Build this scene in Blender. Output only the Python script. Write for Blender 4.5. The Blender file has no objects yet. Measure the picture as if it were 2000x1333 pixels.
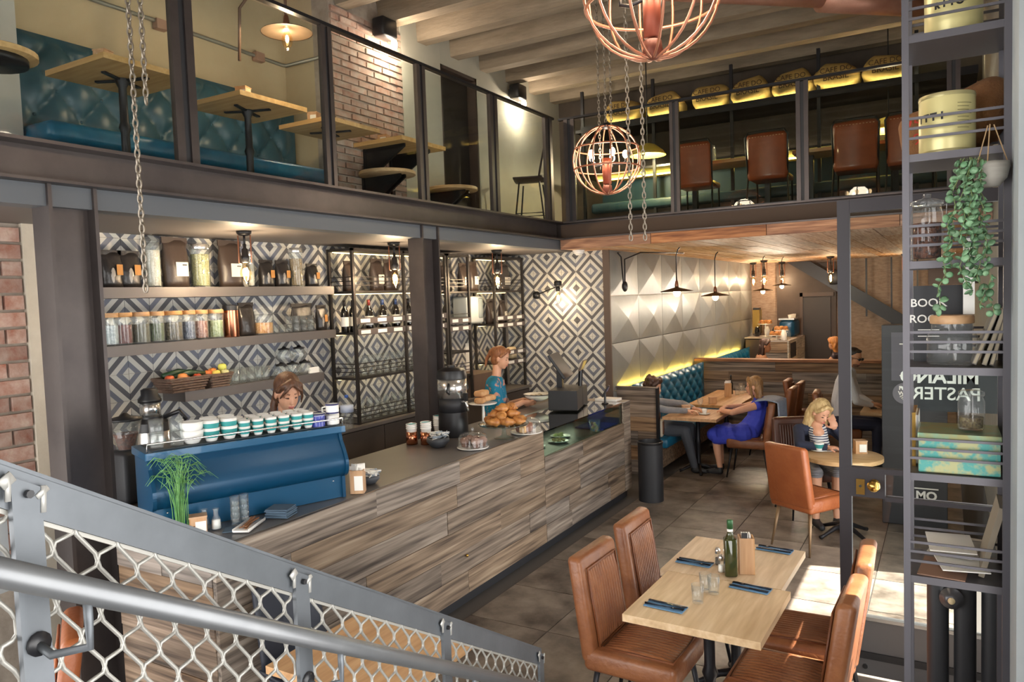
import bpy, math, random
import numpy as np
from mathutils import Vector, Matrix
R = math.radians
PI = math.pi
sc = bpy.context.scene
COL = sc.collection
random.seed(7)

# ---------------------------------------------------------------- camera
def make_camera():
    cd = bpy.data.cameras.new('camera')
    co = bpy.data.objects.new('camera', cd)
    COL.objects.link(co)
    yaw, pit, roll = R(30.251), R(-3.287), R(-1.967)
    fw = Vector((-math.sin(yaw)*math.cos(pit), math.cos(yaw)*math.cos(pit), math.sin(pit)))
    r = Vector((math.cos(yaw), math.sin(yaw), 0))
    u = r.cross(fw)
    c, s = math.cos(roll), math.sin(roll)
    r, u = c*r+s*u, -s*r+c*u
    m = Matrix(((r.x, u.x, -fw.x), (r.y, u.y, -fw.y), (r.z, u.z, -fw.z))).to_4x4()
    m.translation = (0, 0, 2.3)
    co.matrix_world = m
    cd.sensor_width = 36
    cd.lens = 26.2826
    cd.clip_start = .05
    cd.clip_end = 200
    sc.camera = co
make_camera()
sc.cycles.transparent_max_bounces = 32
sc.cycles.max_bounces = 10
sc.cycles.diffuse_bounces = 6

# ---------------------------------------------------------------- light
w = bpy.data.worlds.new('sky')
sc.world = w
w.use_nodes = True
bg = w.node_tree.nodes['Background']
bg.inputs[0].default_value = (1.0, .985, .96, 1)
bg.inputs[1].default_value = 3.5
sd = bpy.data.lights.new('sun', 'SUN')
sd.energy = 15
sd.angle = R(.6)
sd.color = (1, .95, .86)
so = bpy.data.objects.new('sun', sd)
COL.objects.link(so)
so.rotation_euler = Vector((-.60, -.10, -.95)).to_track_quat('-Z', 'Y').to_euler()
vs = sc.view_settings
vs.view_transform = 'Standard'
vs.look = 'None'
vs.exposure = 0.98
vs.gamma = 1
vs.use_curve_mapping = False

# ---------------------------------------------------------------- materials
def lin(c):
    if isinstance(c, str):
        c = c.lstrip('#')
        c = tuple(int(c[i:i+2], 16)/255 for i in (0, 2, 4))
        c = tuple(x/12.92 if x <= .04045 else ((x+.055)/1.055)**2.4 for x in c)
    return (c[0], c[1], c[2], 1)
MATS = {}
def nd(nt, t, **kw):
    n = nt.nodes.new(t)
    for k, v in kw.items():
        setattr(n, k, v)
    return n
def mixc(nt, fac, a, b, mode='MIX'):
    n = nd(nt, 'ShaderNodeMix', data_type='RGBA', blend_type=mode)
    for s, v in ((0, fac), (6, a), (7, b)):
        if hasattr(v, 'links') or hasattr(v, 'is_linked'):
            nt.links.new(v, n.inputs[s])
        else:
            n.inputs[s].default_value = v
    return n.outputs[2]
def mat(name, col, rough=.5, metal=0., bump=0., bscale=60., col2=None, vscale=4., vmul=(1, 1, 1), rnd=0., spec=.5,
        coat=0., emit=0., ecol=None, contrast=.25, detail=5., sub=0.):
    if name in MATS:
        return MATS[name]
    m = bpy.data.materials.new(name)
    MATS[name] = m
    m.use_nodes = True
    nt = m.node_tree
    b = nt.nodes['Principled BSDF']
    b.inputs['Roughness'].default_value = rough
    b.inputs['Metallic'].default_value = metal
    b.inputs['Specular IOR Level'].default_value = spec
    b.inputs['Coat Weight'].default_value = coat
    base = lin(col)
    out = None
    if col2 or bump or rnd:
        tc = nd(nt, 'ShaderNodeTexCoord')
        oi = nd(nt, 'ShaderNodeObjectInfo')
        ad = nd(nt, 'ShaderNodeVectorMath', operation='MULTIPLY_ADD')
        cm = nd(nt, 'ShaderNodeCombineXYZ')
        for i in range(3):
            nt.links.new(oi.outputs['Random'], cm.inputs[i])
        nt.links.new(cm.outputs[0], ad.inputs[0])
        ad.inputs[1].default_value = (17, 23, 31)
        nt.links.new(tc.outputs['Object'], ad.inputs[2])
        mp = nd(nt, 'ShaderNodeMapping')
        mp.inputs['Scale'].default_value = vmul
        nt.links.new(ad.outputs[0], mp.inputs['Vector'])
    if col2:
        no = nd(nt, 'ShaderNodeTexNoise')
        no.inputs['Scale'].default_value = vscale
        no.inputs['Detail'].default_value = detail
        no.inputs['Roughness'].default_value = .62
        nt.links.new(mp.outputs[0], no.inputs['Vector'])
        cr = nd(nt, 'ShaderNodeValToRGB')
        cr.color_ramp.elements[0].position = .5-contrast
        cr.color_ramp.elements[1].position = .5+contrast
        cr.color_ramp.elements[0].color = base
        cr.color_ramp.elements[1].color = lin(col2)
        nt.links.new(no.outputs['Fac'], cr.inputs[0])
        out = cr.outputs[0]
    if rnd:
        hs = nd(nt, 'ShaderNodeHueSaturation')
        mr = nd(nt, 'ShaderNodeMapRange')
        mr.inputs[3].default_value = 1-rnd
        mr.inputs[4].default_value = 1+rnd
        nt.links.new(oi.outputs['Random'], mr.inputs[0])
        nt.links.new(mr.outputs[0], hs.inputs['Value'])
        if out:
            nt.links.new(out, hs.inputs['Color'])
        else:
            hs.inputs['Color'].default_value = base
        out = hs.outputs[0]
    if out:
        nt.links.new(out, b.inputs['Base Color'])
    else:
        b.inputs['Base Color'].default_value = base
    if bump:
        n2 = nd(nt, 'ShaderNodeTexNoise')
        n2.inputs['Scale'].default_value = bscale
        n2.inputs['Detail'].default_value = 4
        nt.links.new(mp.outputs[0], n2.inputs['Vector'])
        bp = nd(nt, 'ShaderNodeBump')
        bp.inputs['Strength'].default_value = bump
        bp.inputs['Distance'].default_value = .01
        nt.links.new(n2.outputs['Fac'], bp.inputs['Height'])
        nt.links.new(bp.outputs[0], b.inputs['Normal'])
    if emit:
        b.inputs['Emission Color'].default_value = lin(ecol or col)
        b.inputs['Emission Strength'].default_value = emit
    return m
def wood(name, cols, axis=1, rough=.6, rnd=.25, scale=3.2, stretch=14, bump=.25, knots=True):
    """plank wood; grain runs along the given local axis"""
    if name in MATS:
        return MATS[name]
    m = bpy.data.materials.new(name)
    MATS[name] = m
    m.use_nodes = True
    nt = m.node_tree
    b = nt.nodes['Principled BSDF']
    b.inputs['Roughness'].default_value = rough
    tc = nd(nt, 'ShaderNodeTexCoord')
    oi = nd(nt, 'ShaderNodeObjectInfo')
    cm = nd(nt, 'ShaderNodeCombineXYZ')
    for i in range(3):
        nt.links.new(oi.outputs['Random'], cm.inputs[i])
    ad = nd(nt, 'ShaderNodeVectorMath', operation='MULTIPLY_ADD')
    nt.links.new(cm.outputs[0], ad.inputs[0])
    ad.inputs[1].default_value = (37, 53, 41)
    nt.links.new(tc.outputs['Object'], ad.inputs[2])
    mp = nd(nt, 'ShaderNodeMapping')
    sv = [stretch]*3
    sv[axis] = 1.0
    mp.inputs['Scale'].default_value = sv
    nt.links.new(ad.outputs[0], mp.inputs['Vector'])
    wd = nd(nt, 'ShaderNodeTexNoise')
    wd.inputs['Scale'].default_value = 1.2
    nt.links.new(ad.outputs[0], wd.inputs['Vector'])
    dm = nd(nt, 'ShaderNodeVectorMath', operation='MULTIPLY_ADD')
    nt.links.new(wd.outputs['Color'], dm.inputs[0])
    dm.inputs[1].default_value = (.35, .35, .35)
    nt.links.new(mp.outputs[0], dm.inputs[2])
    n1 = nd(nt, 'ShaderNodeTexNoise')
    n1.inputs['Scale'].default_value = scale
    n1.inputs['Detail'].default_value = 2.2
    n1.inputs['Roughness'].default_value = .65
    nt.links.new(dm.outputs[0], n1.inputs['Vector'])
    cr = nd(nt, 'ShaderNodeValToRGB')
    el = cr.color_ramp.elements
    n = len(cols)
    while len(el) < n:
        el.new(.5)
    for i, c in enumerate(cols):
        el[i].position = .3+.42*i/(n-1)
        el[i].color = lin(c)
    nt.links.new(n1.outputs['Fac'], cr.inputs[0])
    hs = nd(nt, 'ShaderNodeHueSaturation')
    mr = nd(nt, 'ShaderNodeMapRange')
    mr.inputs[3].default_value = 1-rnd
    mr.inputs[4].default_value = 1+rnd
    nt.links.new(oi.outputs['Random'], mr.inputs[0])
    nt.links.new(mr.outputs[0], hs.inputs['Value'])
    mr2 = nd(nt, 'ShaderNodeMapRange')
    wn = nd(nt, 'ShaderNodeTexWhiteNoise', noise_dimensions='1D')
    nt.links.new(oi.outputs['Random'], wn.inputs['W'])
    mr2.inputs[3].default_value = max(0, 1-rnd*2.2)
    mr2.inputs[4].default_value = 1+rnd*1.6
    nt.links.new(wn.outputs['Value'], mr2.inputs[0])
    nt.links.new(mr2.outputs[0], hs.inputs['Saturation'])
    nt.links.new(cr.outputs[0], hs.inputs['Color'])
    nt.links.new(hs.outputs[0], b.inputs['Base Color'])
    bp = nd(nt, 'ShaderNodeBump')
    bp.inputs['Strength'].default_value = bump
    bp.inputs['Distance'].default_value = .003
    nt.links.new(n1.outputs['Fac'], bp.inputs['Height'])
    nt.links.new(bp.outputs[0], b.inputs['Normal'])
    return m
def glass(name, tint='#ffffff', ior=1.45, gloss=1., rough=.0, white_lift=0.):
    """thin clear glass: transparent body with a Fresnel sheen"""
    if name in MATS:
        return MATS[name]
    m = bpy.data.materials.new(name)
    MATS[name] = m
    m.use_nodes = True
    nt = m.node_tree
    nt.nodes.remove(nt.nodes['Principled BSDF'])
    o = nt.nodes['Material Output']
    tr = nd(nt, 'ShaderNodeBsdfTransparent')
    tr.inputs[0].default_value = lin(tint)
    gl = nd(nt, 'ShaderNodeBsdfGlossy')
    gl.inputs['Roughness'].default_value = rough
    fr = nd(nt, 'ShaderNodeLayerWeight')
    fr.inputs[0].default_value = .5
    pw_ = nd(nt, 'ShaderNodeMath', operation='POWER')
    pw_.inputs[1].default_value = 4.
    nt.links.new(fr.outputs['Facing'], pw_.inputs[0])
    mu = nd(nt, 'ShaderNodeMath', operation='MULTIPLY_ADD')
    f0 = ((ior-1)/(ior+1))**2
    mu.inputs[1].default_value = gloss*.75
    mu.inputs[2].default_value = f0*gloss
    mu.use_clamp = True
    nt.links.new(pw_.outputs[0], mu.inputs[0])
    mx = nd(nt, 'ShaderNodeMixShader')
    nt.links.new(mu.outputs[0], mx.inputs[0])
    nt.links.new(tr.outputs[0], mx.inputs[1])
    nt.links.new(gl.outputs[0], mx.inputs[2])
    last = mx.outputs[0]
    if white_lift:  # brightness put into the colour: white diffuse lifts glass that renders dark
        df = nd(nt, 'ShaderNodeBsdfDiffuse')
        df.inputs[0].default_value = (.9, .92, .92, 1)
        m2 = nd(nt, 'ShaderNodeMixShader')
        m2.inputs[0].default_value = white_lift
        nt.links.new(last, m2.inputs[1])
        nt.links.new(df.outputs[0], m2.inputs[2])
        last = m2.outputs[0]
    nt.links.new(last, o.inputs[0])
    return m

STEEL = mat('dark_steel', '#4a4444', .42, .7, col2='#5d5654', vscale=3)
STEELD = mat('black_steel', '#26262a', .4, .5)
STEELG = mat('grey_steel', '#53575b', .45, .5, col2='#64686d', vscale=6, bump=.04, bscale=30)
MESHM = mat('mesh_steel', '#97958f', .45, .4)
CHROME = mat('chrome', '#dededc', .2, .9)
BRASS = mat('brass', '#c9a257', .22, 1)
COPPER = mat('copper', '#d08a6a', .22, 1)
COPPERP = mat('copper_paint', '#b0765c', .38, .6)
BLACK = mat('black_plastic', '#1c1c1f', .4)
BLACKM = mat('matt_black', '#26272b', .55)
WHITE = mat('white_ceramic', '#efeeea', .2, coat=.4)
PAPER = mat('white_paper', '#f0eee8', .8)
PLASTER = mat('plaster_white', '#c9c7c0', .85, col2='#b4b1a9', vscale=2.2, bump=.15, bscale=14)
CREAM = mat('plaster_cream', '#c5b394', .85, col2='#b3a283', vscale=1.5, bump=.1, bscale=10)
CONC = mat('concrete', '#a39481', .9, col2='#665a49', vscale=2.5, vmul=(.5, 2.5, 2.5), bump=.5, bscale=18, contrast=.3)
FLOORT = mat('floor_tile', '#8f8377', .38, col2='#3d342d', vscale=3.0, bump=.06, bscale=22, rnd=.13, contrast=.17, detail=8)
GROUT = mat('grout', '#4b4642', .9)
TAUPE = mat('taupe_paint', '#6d6663', .55)
SHELFM = mat('shelf_metal', '#67615f', .45, .3)
LEATHER = mat('tan_leather', '#683a22', .4, col2='#935f3b', vscale=7, bump=.25, bscale=45, rnd=.1, contrast=.3)
LEATHERD = mat('tan_leather_edge', '#5c2f18', .45, col2='#7c4826', vscale=8, bump=.2, bscale=50)
LEATHERO = mat('cognac_leather', '#864726', .4, col2='#9c5b34', vscale=6, bump=.3, bscale=35)
TEAL = mat('teal_leather', '#125878', .33, col2='#1c6b8c', vscale=8, bump=.08, bscale=70)
TEALG = mat('slate_teal_leather', '#2b4a57', .35, col2='#395f6d', vscale=5, bump=.08, bscale=70)
OAK = wood('oak', ['#b89a76', '#c9ac88', '#d8bf9e'], axis=1, rough=.45, rnd=.06, scale=2.2, stretch=10, bump=.05)
OAKX = wood('oak_cross', ['#b5905f', '#c49f6e', '#d0ae80'], axis=0, rough=.5, rnd=.05, scale=2.2, stretch=10, bump=.05)
OAKY = wood('oak_honey', ['#a97d4f', '#bb8f60', '#c99f70'], axis=1, rough=.5, rnd=.05, scale=2.2, stretch=10, bump=.05)
BOXW = wood('box_wood', ['#b58a62', '#c49a72', '#cfa880'], axis=2, rough=.55, rnd=.06, scale=3, stretch=8, bump=.05)
RECL = wood('reclaimed_plank', ['#40362f', '#6f6154', '#8d7d6d', '#a69786'], axis=1, rough=.6, rnd=.15, scale=1.2, stretch=24, bump=.35)
RECLX = wood('reclaimed_plank_cross', ['#3f332a', '#6e5b4b', '#8d7865', '#a08a75'], axis=0, rough=.65, rnd=.24, scale=1.2, stretch=24, bump=.35)
CEILW = wood('ceiling_plank', ['#a1714c', '#bf9271', '#d2ad90', '#dfc3aa'], axis=1, rough=.6, rnd=.14, scale=2.4, stretch=14, bump=.25)
FASCIA = wood('fascia_plank', ['#6b3f25', '#97623c', '#b98457'], axis=0, rough=.65, rnd=.2, scale=2.4, stretch=14, bump=.35)
BRICK = mat('brick', '#8f5846', .9, col2='#bda89c', vscale=9, bump=.5, bscale=30, rnd=.22, contrast=.22)
BRICKG = mat('pale_brick', '#9a6b58', .9, col2='#b8aca0', vscale=8, bump=.5, bscale=30, rnd=.18, contrast=.25)
MORTAR = mat('mortar', '#b3a79a', .95, col2='#8f8478', vscale=8, bump=.3, bscale=30)
PANELM = mat('metal_panel', '#7c7e7e', .42, .35, col2='#8d8e8d', vscale=2.5, bump=.03, bscale=20, rnd=.05)
GLASS = glass('pane_glass', '#f7faf9', 1.45, .45)
GLASSD = glass('back_pane', '#eef1ec', 1.45, .5)
GLASSC = glass('clear_glass', '#fdffff', 1.5, 1.25, .05, .04)
GLASSY = glass('amber_bulb_glass', '#fff3dc', 1.4, .8)
OLIVE = glass('bottle_glass_green', '#59683a', 1.5, 1.2)
WARM = mat('bulb_filament', '#ffd9a0', .5, emit=38, ecol='#ffc98a')
GLOBE = mat('bulb_glow', '#fff0d8', .5, emit=14, ecol='#ffd6a0')
LED = mat('led_strip', '#ffe08a', .5, emit=16, ecol='#ffd45a')

# ---------------------------------------------------------------- mesh builder
class MB:
    def __init__(s):
        s.v, s.f, s.m = [], [], []
        s.mi = 0
        s.M = None
    def add(s, vs, fs):
        o = len(s.v)
        if s.M is not None:
            vs = [tuple(s.M @ Vector(p)) for p in vs]
        s.v += [tuple(p) for p in vs]
        s.f += [tuple(i+o for i in f) for f in fs]
        s.m += [s.mi]*len(fs)
        return s
    def box(s, c, d, rz=0):
        x, y, z = c
        a, b, e = d[0]/2, d[1]/2, d[2]/2
        pts = [(-a, -b, -e), (a, -b, -e), (a, b, -e), (-a, b, -e), (-a, -b, e), (a, -b, e), (a, b, e), (-a, b, e)]
        cs, sn = math.cos(rz), math.sin(rz)
        return s.add([(x+p[0]*cs-p[1]*sn, y+p[0]*sn+p[1]*cs, z+p[2]) for p in pts],
                     [(0, 3, 2, 1), (4, 5, 6, 7), (0, 1, 5, 4), (1, 2, 6, 5), (2, 3, 7, 6), (3, 0, 4, 7)])
    def bb(s, x0, x1, y0, y1, z0, z1):
        return s.box(((x0+x1)/2, (y0+y1)/2, (z0+z1)/2), (abs(x1-x0), abs(y1-y0), abs(z1-z0)))
    def rbox(s, c, d, r=.02, n=5, rz=0, fn=None):
        """rounded box"""
        vs, fs, idx = [], [], {}
        cs, sn = math.cos(rz), math.sin(rz)
        g = [-1+2*i/n for i in range(n+1)]
        h = [max(x/2-r, 0) for x in d]
        for ax in range(3):
            for sg in (-1, 1):
                ids = []
                for a in g:
                    row = []
                    for b in g:
                        p = [0, 0, 0]
                        p[ax] = sg
                        p[(ax+1) % 3] = math.tan(a*PI/4)
                        p[(ax+2) % 3] = math.tan(b*PI/4)*sg
                        l = math.sqrt(p[0]**2+p[1]**2+p[2]**2)
                        q = tuple((1 if p[i] > 0 else -1)*h[i]+r*p[i]/l for i in range(3))
                        k = (round(q[0], 5), round(q[1], 5), round(q[2], 5))
                        if k not in idx:
                            idx[k] = len(vs)
                            if fn:
                                q = fn(q)
                            vs.append((c[0]+q[0]*cs-q[1]*sn, c[1]+q[0]*sn+q[1]*cs, c[2]+q[2]))
                        row.append(idx[k])
                    ids.append(row)
                for i in range(n):
                    for j in range(n):
                        f = (ids[i][j], ids[i+1][j], ids[i+1][j+1], ids[i][j+1])
                        if len(set(f)) == 4:
                            fs.append(f)
        return s.add(vs, fs)
    def lathe(s, prof, seg=20, c=(0, 0, 0), closed=False):
        """profile [(r,z)...] about the vertical axis through c"""
        vs, fs = [], []
        n = len(prof)
        for r, z in prof:
            for k in range(seg):
                a = 2*PI*k/seg
                vs.append((c[0]+r*math.cos(a), c[1]+r*math.sin(a), c[2]+z))
        for i in range(n-1):
            for k in range(seg):
                k2 = (k+1) % seg
                fs.append((i*seg+k, i*seg+k2, (i+1)*seg+k2, (i+1)*seg+k))
        if prof[0][0] > 1e-4:
            fs.append(tuple(range(seg-1, -1, -1)))
        if prof[-1][0] > 1e-4:
            fs.append(tuple((n-1)*seg+k for k in range(seg)))
        return s.add(vs, fs)
    def lathe_open(s, prof, seg=20, c=(0, 0, 0)):
        vs, fs = [], []
        n = len(prof)
        for r, z in prof:
            for k in range(seg):
                a = 2*PI*k/seg
                vs.append((c[0]+r*math.cos(a), c[1]+r*math.sin(a), c[2]+z))
        for i in range(n-1):
            for k in range(seg):
                k2 = (k+1) % seg
                fs.append((i*seg+k, i*seg+k2, (i+1)*seg+k2, (i+1)*seg+k))
        return s.add(vs, fs)
    def tube(s, pts, r, seg=8, cap=True, closed=False):
        P = [Vector(p) for p in pts]
        n = len(P)
        rr = r if isinstance(r, (list, tuple)) else [r]*n
        vs, fs = [], []
        up = Vector((0, 0, 1))
        prev = None
        for i in range(n):
            if closed:
                t = (P[(i+1) % n]-P[i-1]).normalized()
            else:
                t = (P[min(i+1, n-1)]-P[max(i-1, 0)]).normalized()
            if prev is None:
                a = up if abs(t.z) < .95 else Vector((1, 0, 0))
                x = t.cross(a).normalized()
            else:
                x = (prev-t*prev.dot(t)).normalized()
            prev = x
            y = t.cross(x)
            for k in range(seg):
                an = 2*PI*k/seg
                vs.append(P[i]+(x*math.cos(an)+y*math.sin(an))*rr[i])
        for i in range(n if closed else n-1):
            j = (i+1) % n
            for k in range(seg):
                k2 = (k+1) % seg
                fs.append((i*seg+k, i*seg+k2, j*seg+k2, j*seg+k))
        if cap and not closed:
            fs.append(tuple(range(seg-1, -1, -1)))
            fs.append(tuple((n-1)*seg+k for k in range(seg)))
        return s.add(vs, fs)
    def bar(s, p, q, w_, h_, up=(0, 0, 1)):
        """rectangular bar from p to q"""
        p, q = Vector(p), Vector(q)
        t = (q-p).normalized()
        u = Vector(up)
        if abs(t.dot(u)) > .98:
            u = Vector((0, 1, 0))
        x = t.cross(u).normalized()
        y = x.cross(t)
        vs = []
        for e in (p, q):
            for a, b in ((-1, -1), (1, -1), (1, 1), (-1, 1)):
                vs.append(e+x*a*w_/2+y*b*h_/2)
        return s.add(vs, [(0, 1, 2, 3), (7, 6, 5, 4), (0, 4, 5, 1), (1, 5, 6, 2), (2, 6, 7, 3), (3, 7, 4, 0)])
    def ell(s, c, r, seg=14, rings=9, rot=None):
        vs, fs = [], []
        r = r if isinstance(r, (tuple, list)) else (r, r, r)
        for i in range(rings+1):
            ph = PI*i/rings
            for k in range(seg):
                a = 2*PI*k/seg
                p = Vector((r[0]*math.sin(ph)*math.cos(a), r[1]*math.sin(ph)*math.sin(a), -r[2]*math.cos(ph)))
                if rot is not None:
                    p = rot @ p
                vs.append(Vector(c)+p)
        for i in range(rings):
            for k in range(seg):
                k2 = (k+1) % seg
                fs.append((i*seg+k, i*seg+k2, (i+1)*seg+k2, (i+1)*seg+k))
        return s.add(vs, fs)
    def prism(s, poly, z0, z1):
        n = len(poly)
        vs = [(x, y, z0) for x, y in poly]+[(x, y, z1) for x, y in poly]
        fs = [tuple(range(n-1, -1, -1)), tuple(range(n, 2*n))]
        fs += [(i, (i+1) % n, n+(i+1) % n, n+i) for i in range(n)]
        return s.add(vs, fs)
    def grid(s, fn, nu, nv):
        vs = [fn(i/nu, j/nv) for i in range(nu+1) for j in range(nv+1)]
        fs = [(i*(nv+1)+j, (i+1)*(nv+1)+j, (i+1)*(nv+1)+j+1, i*(nv+1)+j+1) for i in range(nu) for j in range(nv)]
        return s.add(vs, fs)
    def mesh(s, name, mats, smooth=False):
        me = bpy.data.meshes.new(name)
        me.from_pydata(s.v, [], s.f)
        if not isinstance(mats, (list, tuple)):
            mats = [mats]
        for m_ in mats:
            me.materials.append(m_)
        if len(mats) > 1:
            me.polygons.foreach_set('material_index', s.m)
        if smooth:
            me.polygons.foreach_set('use_smooth', [True]*len(me.polygons))
        me.update()
        return me
    def build(s, name, mats, parent=None, smooth=False, loc=None, rz=0, auto=None):
        me = s.mesh(name, mats, smooth or auto is not None)
        if auto is not None:
            me.set_sharp_from_angle(angle=R(auto))
        return link(name, me, parent, loc, rz)
def link(name, data, parent=None, loc=None, rz=0):
    o = bpy.data.objects.new(name, data)
    COL.objects.link(o)
    if parent is not None:
        o.parent = parent
    if loc is not None:
        o.location = loc
    if rz:
        o.rotation_euler.z = rz
    return o
def tag(o, label, cat, group=None):
    o['label'] = label
    o['category'] = cat
    if group:
        o['group'] = group
    return o
def T(name, label, cat, loc=(0, 0, 0), rz=0, group=None):
    o = link(name, None, None, loc, rz)
    o.empty_display_size = .05
    return tag(o, label, cat, group)
def S(o):
    o['kind'] = 'structure'
    return o
def stuff(o):
    o['kind'] = 'stuff'
    return o
KIDS = {}
def kids(o):
    return [c for c in bpy.data.objects if c.parent == o]
def dup(root, loc, rz=None, label=None, group=None, _kids=None):
    r = root.copy()
    COL.objects.link(r)
    r.location = loc
    if rz is not None:
        r.rotation_euler.z = rz
    if label:
        r['label'] = label
    if group:
        r['group'] = group
    def rec(src, dst):
        if src.name not in KIDS:
            KIDS[src.name] = kids(src)
        for ch in KIDS[src.name]:
            c = ch.copy()
            COL.objects.link(c)
            c.parent = dst
            rec(ch, c)
    rec(root, r)
    return r
def text(s_, size, depth, mat_, name='lettering', parent=None, mtx=None, align='CENTER', bold=0.):
    cu = bpy.data.curves.new(name, 'FONT')
    cu.body = s_
    cu.size = size
    cu.extrude = depth
    cu.align_x = align
    cu.align_y = 'CENTER'
    cu.offset = bold
    cu.resolution_u = 3
    o = bpy.data.objects.new(name, cu)
    COL.objects.link(o)
    dg = bpy.context.evaluated_depsgraph_get()
    me = bpy.data.meshes.new_from_object(o.evaluated_get(dg))
    bpy.data.objects.remove(o)
    bpy.data.curves.remove(cu)
    me.materials.clear()
    me.materials.append(mat_)
    t = link(name, me, parent)
    if mtx is not None:
        t.matrix_local = mtx
    return t
def face_mtx(loc, xdir, updir):
    """matrix whose local X runs along xdir and local Y along updir"""
    x = Vector(xdir).normalized()
    y = Vector(updir).normalized()
    z = x.cross(y)
    m = Matrix(((x.x, y.x, z.x), (x.y, y.y, z.y), (x.z, y.z, z.z))).to_4x4()
    m.translation = loc
    return m
def xf(loc, rz=0, rx=0, ry=0, sc_=1):
    return Matrix.Translation(loc) @ Matrix.Rotation(rz, 4, 'Z') @ Matrix.Rotation(ry, 4, 'Y') @ Matrix.Rotation(rx, 4, 'X') @ Matrix.Scale(sc_, 4)

# ================================================================ STRUCTURE
XW, YE, XP, XB, YB, XF = -5.25, 8.8, -3.68, -4.0, 8.12, .36
ZC = 2.87          # underside of the mezzanine
ZM = 3.15          # mezzanine floor
ZJ = 5.25          # underside of the ceiling joists

# floor with separate tiles
fl = S(MB().bb(-6.6, XF+.3, -3, 17, -.25, -.006).build('floor', GROUT))
tx, ty = .63, .65
tile_me = MB().rbox((0, 0, -.010), (tx-.006, ty-.006, .02), .003, 1).mesh('floor_tile', FLOORT)
for j in range(-5, 26):
    for i in range(-4, 6):
        x, y = -3.01+tx*(i+.5), 4.75-.65*5+ty*j-.65
        if x < -3.2 and y > 2.2 or x > XF-.1 or y > 16.6:
            continue
        link('floor_tile', tile_me, fl, (x, y, 0))

# upper ceiling with concrete joists
ce = S(MB().bb(-6.6, XF+.3, -3, 11, 5.56, 5.75).build('ceiling', CONC))
jm = MB().prism([(-.085, 0), (.085, 0), (.11, .33), (-.11, .33)], 0, 5.8)
jv = [(z-5.22, x, y+ZJ) for x, y, z in jm.v]
jm.v = jv
jme = jm.mesh('joist', CONC)
for k in range(-5, 12):
    link('joist', jme, ce, (0, 3.15+.66*k, 0))

# mezzanine slabs
S(MB().bb(-6.6, XB-.165, -3, 11, ZC, ZM).build('ceiling_bar', TAUPE))
cw = S(MB().bb(XB-.02, XF, YB+.03, 16.8, ZC+.02, ZM).build('ceiling_back', mat('dark_board', '#4a3a2e', .8)))
y_cuts = [YB+.03, 10.1, 12.3, 14.6, 16.8]
k = 0
x = XB-.02
while x < XF-.02:
    wd_ = random.choice((.13, .15, .17))
    x2 = min(x+wd_, XF)
    off = random.uniform(-.7, .7)
    ys = [YB+.03]+[c+off for c in y_cuts[1:-1]]+[16.8]
    for a, b in zip(ys, ys[1:]):
        MB().bb(x+.002, x2-.002, a+.002, b-.002, ZC-.004+random.uniform(-.004, .004), ZC+.03).build('ceiling_plank', CEILW, cw)
    x = x2
# reclaimed fascia under the back beam
tr = S(MB().bb(XB, XF, YB-.01, YB+.03, ZC, 2.99).build('trim_1', mat('dark_board', '#4a3a2e')))
x = XB
while x < XF:
    x2 = min(x+random.uniform(.7, 1.4), XF)
    MB().bb(x+.003, x2-.003, YB-.035, YB-.008, ZC-.012, 2.975).build('fascia_plank', FASCIA, tr)
    x = x2
S(MB().bb(XB-.16, XB-.02, -3, YB, ZC-.012, 2.971).build('trim_2', mat('fascia_grey', '#565a5f', .5)))

# steel beams of the mezzanine edge
def ibeam_y(name, X, y0, y1, label):
    m = MB()
    m.bb(X-.07, X-.05, y0, y1, 2.985, 3.17)
    m.bb(X-.16, X+.06, y0, y1, 2.972, 2.988)
    m.bb(X-.16, X+.06, y0, y1, 3.165, 3.183)
    return tag(m.build(name, STEEL), label, 'beam')
ibeam_y('steel_beam', XB, -3, YB-.02, 'long dark steel beam under the glass front of the left mezzanine')
m = MB()
m.bb(XB-.1, XF, YB+.05, YB+.07, 2.985, 3.17)
m.bb(XB-.1, XF, YB-.06, YB+.16, 2.972, 2.988)
m.bb(XB-.1, XF, YB-.06, YB+.16, 3.165, 3.183)
tag(m.build('steel_beam', STEEL), 'dark steel beam above the wooden fascia under the back mezzanine', 'beam')

def column(y, label):
    t = T('steel_column', label, 'column', (XB-.08, y, 0))
    f = MB()
    f.bb(-.08, .08, -.13, -.11, 0, 2.972)
    f.build('flange', STEEL, t)
    MB().bb(-.08, .08, .11, .13, 0, 2.972).build('flange', STEEL, t)
    MB().bb(-.012, .012, -.11, .11, 0, 2.972).build('web', STEEL, t)
    b = MB().bb(-.1, .1, -.16, .16, 0, .02).build('base_plate', STEEL, t)
    return t
column(2.30, 'tall dark steel column nearest the stairs, beside the coffee machine')
column(5.48, 'dark steel column rising behind the coffee urn on the counter')

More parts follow.
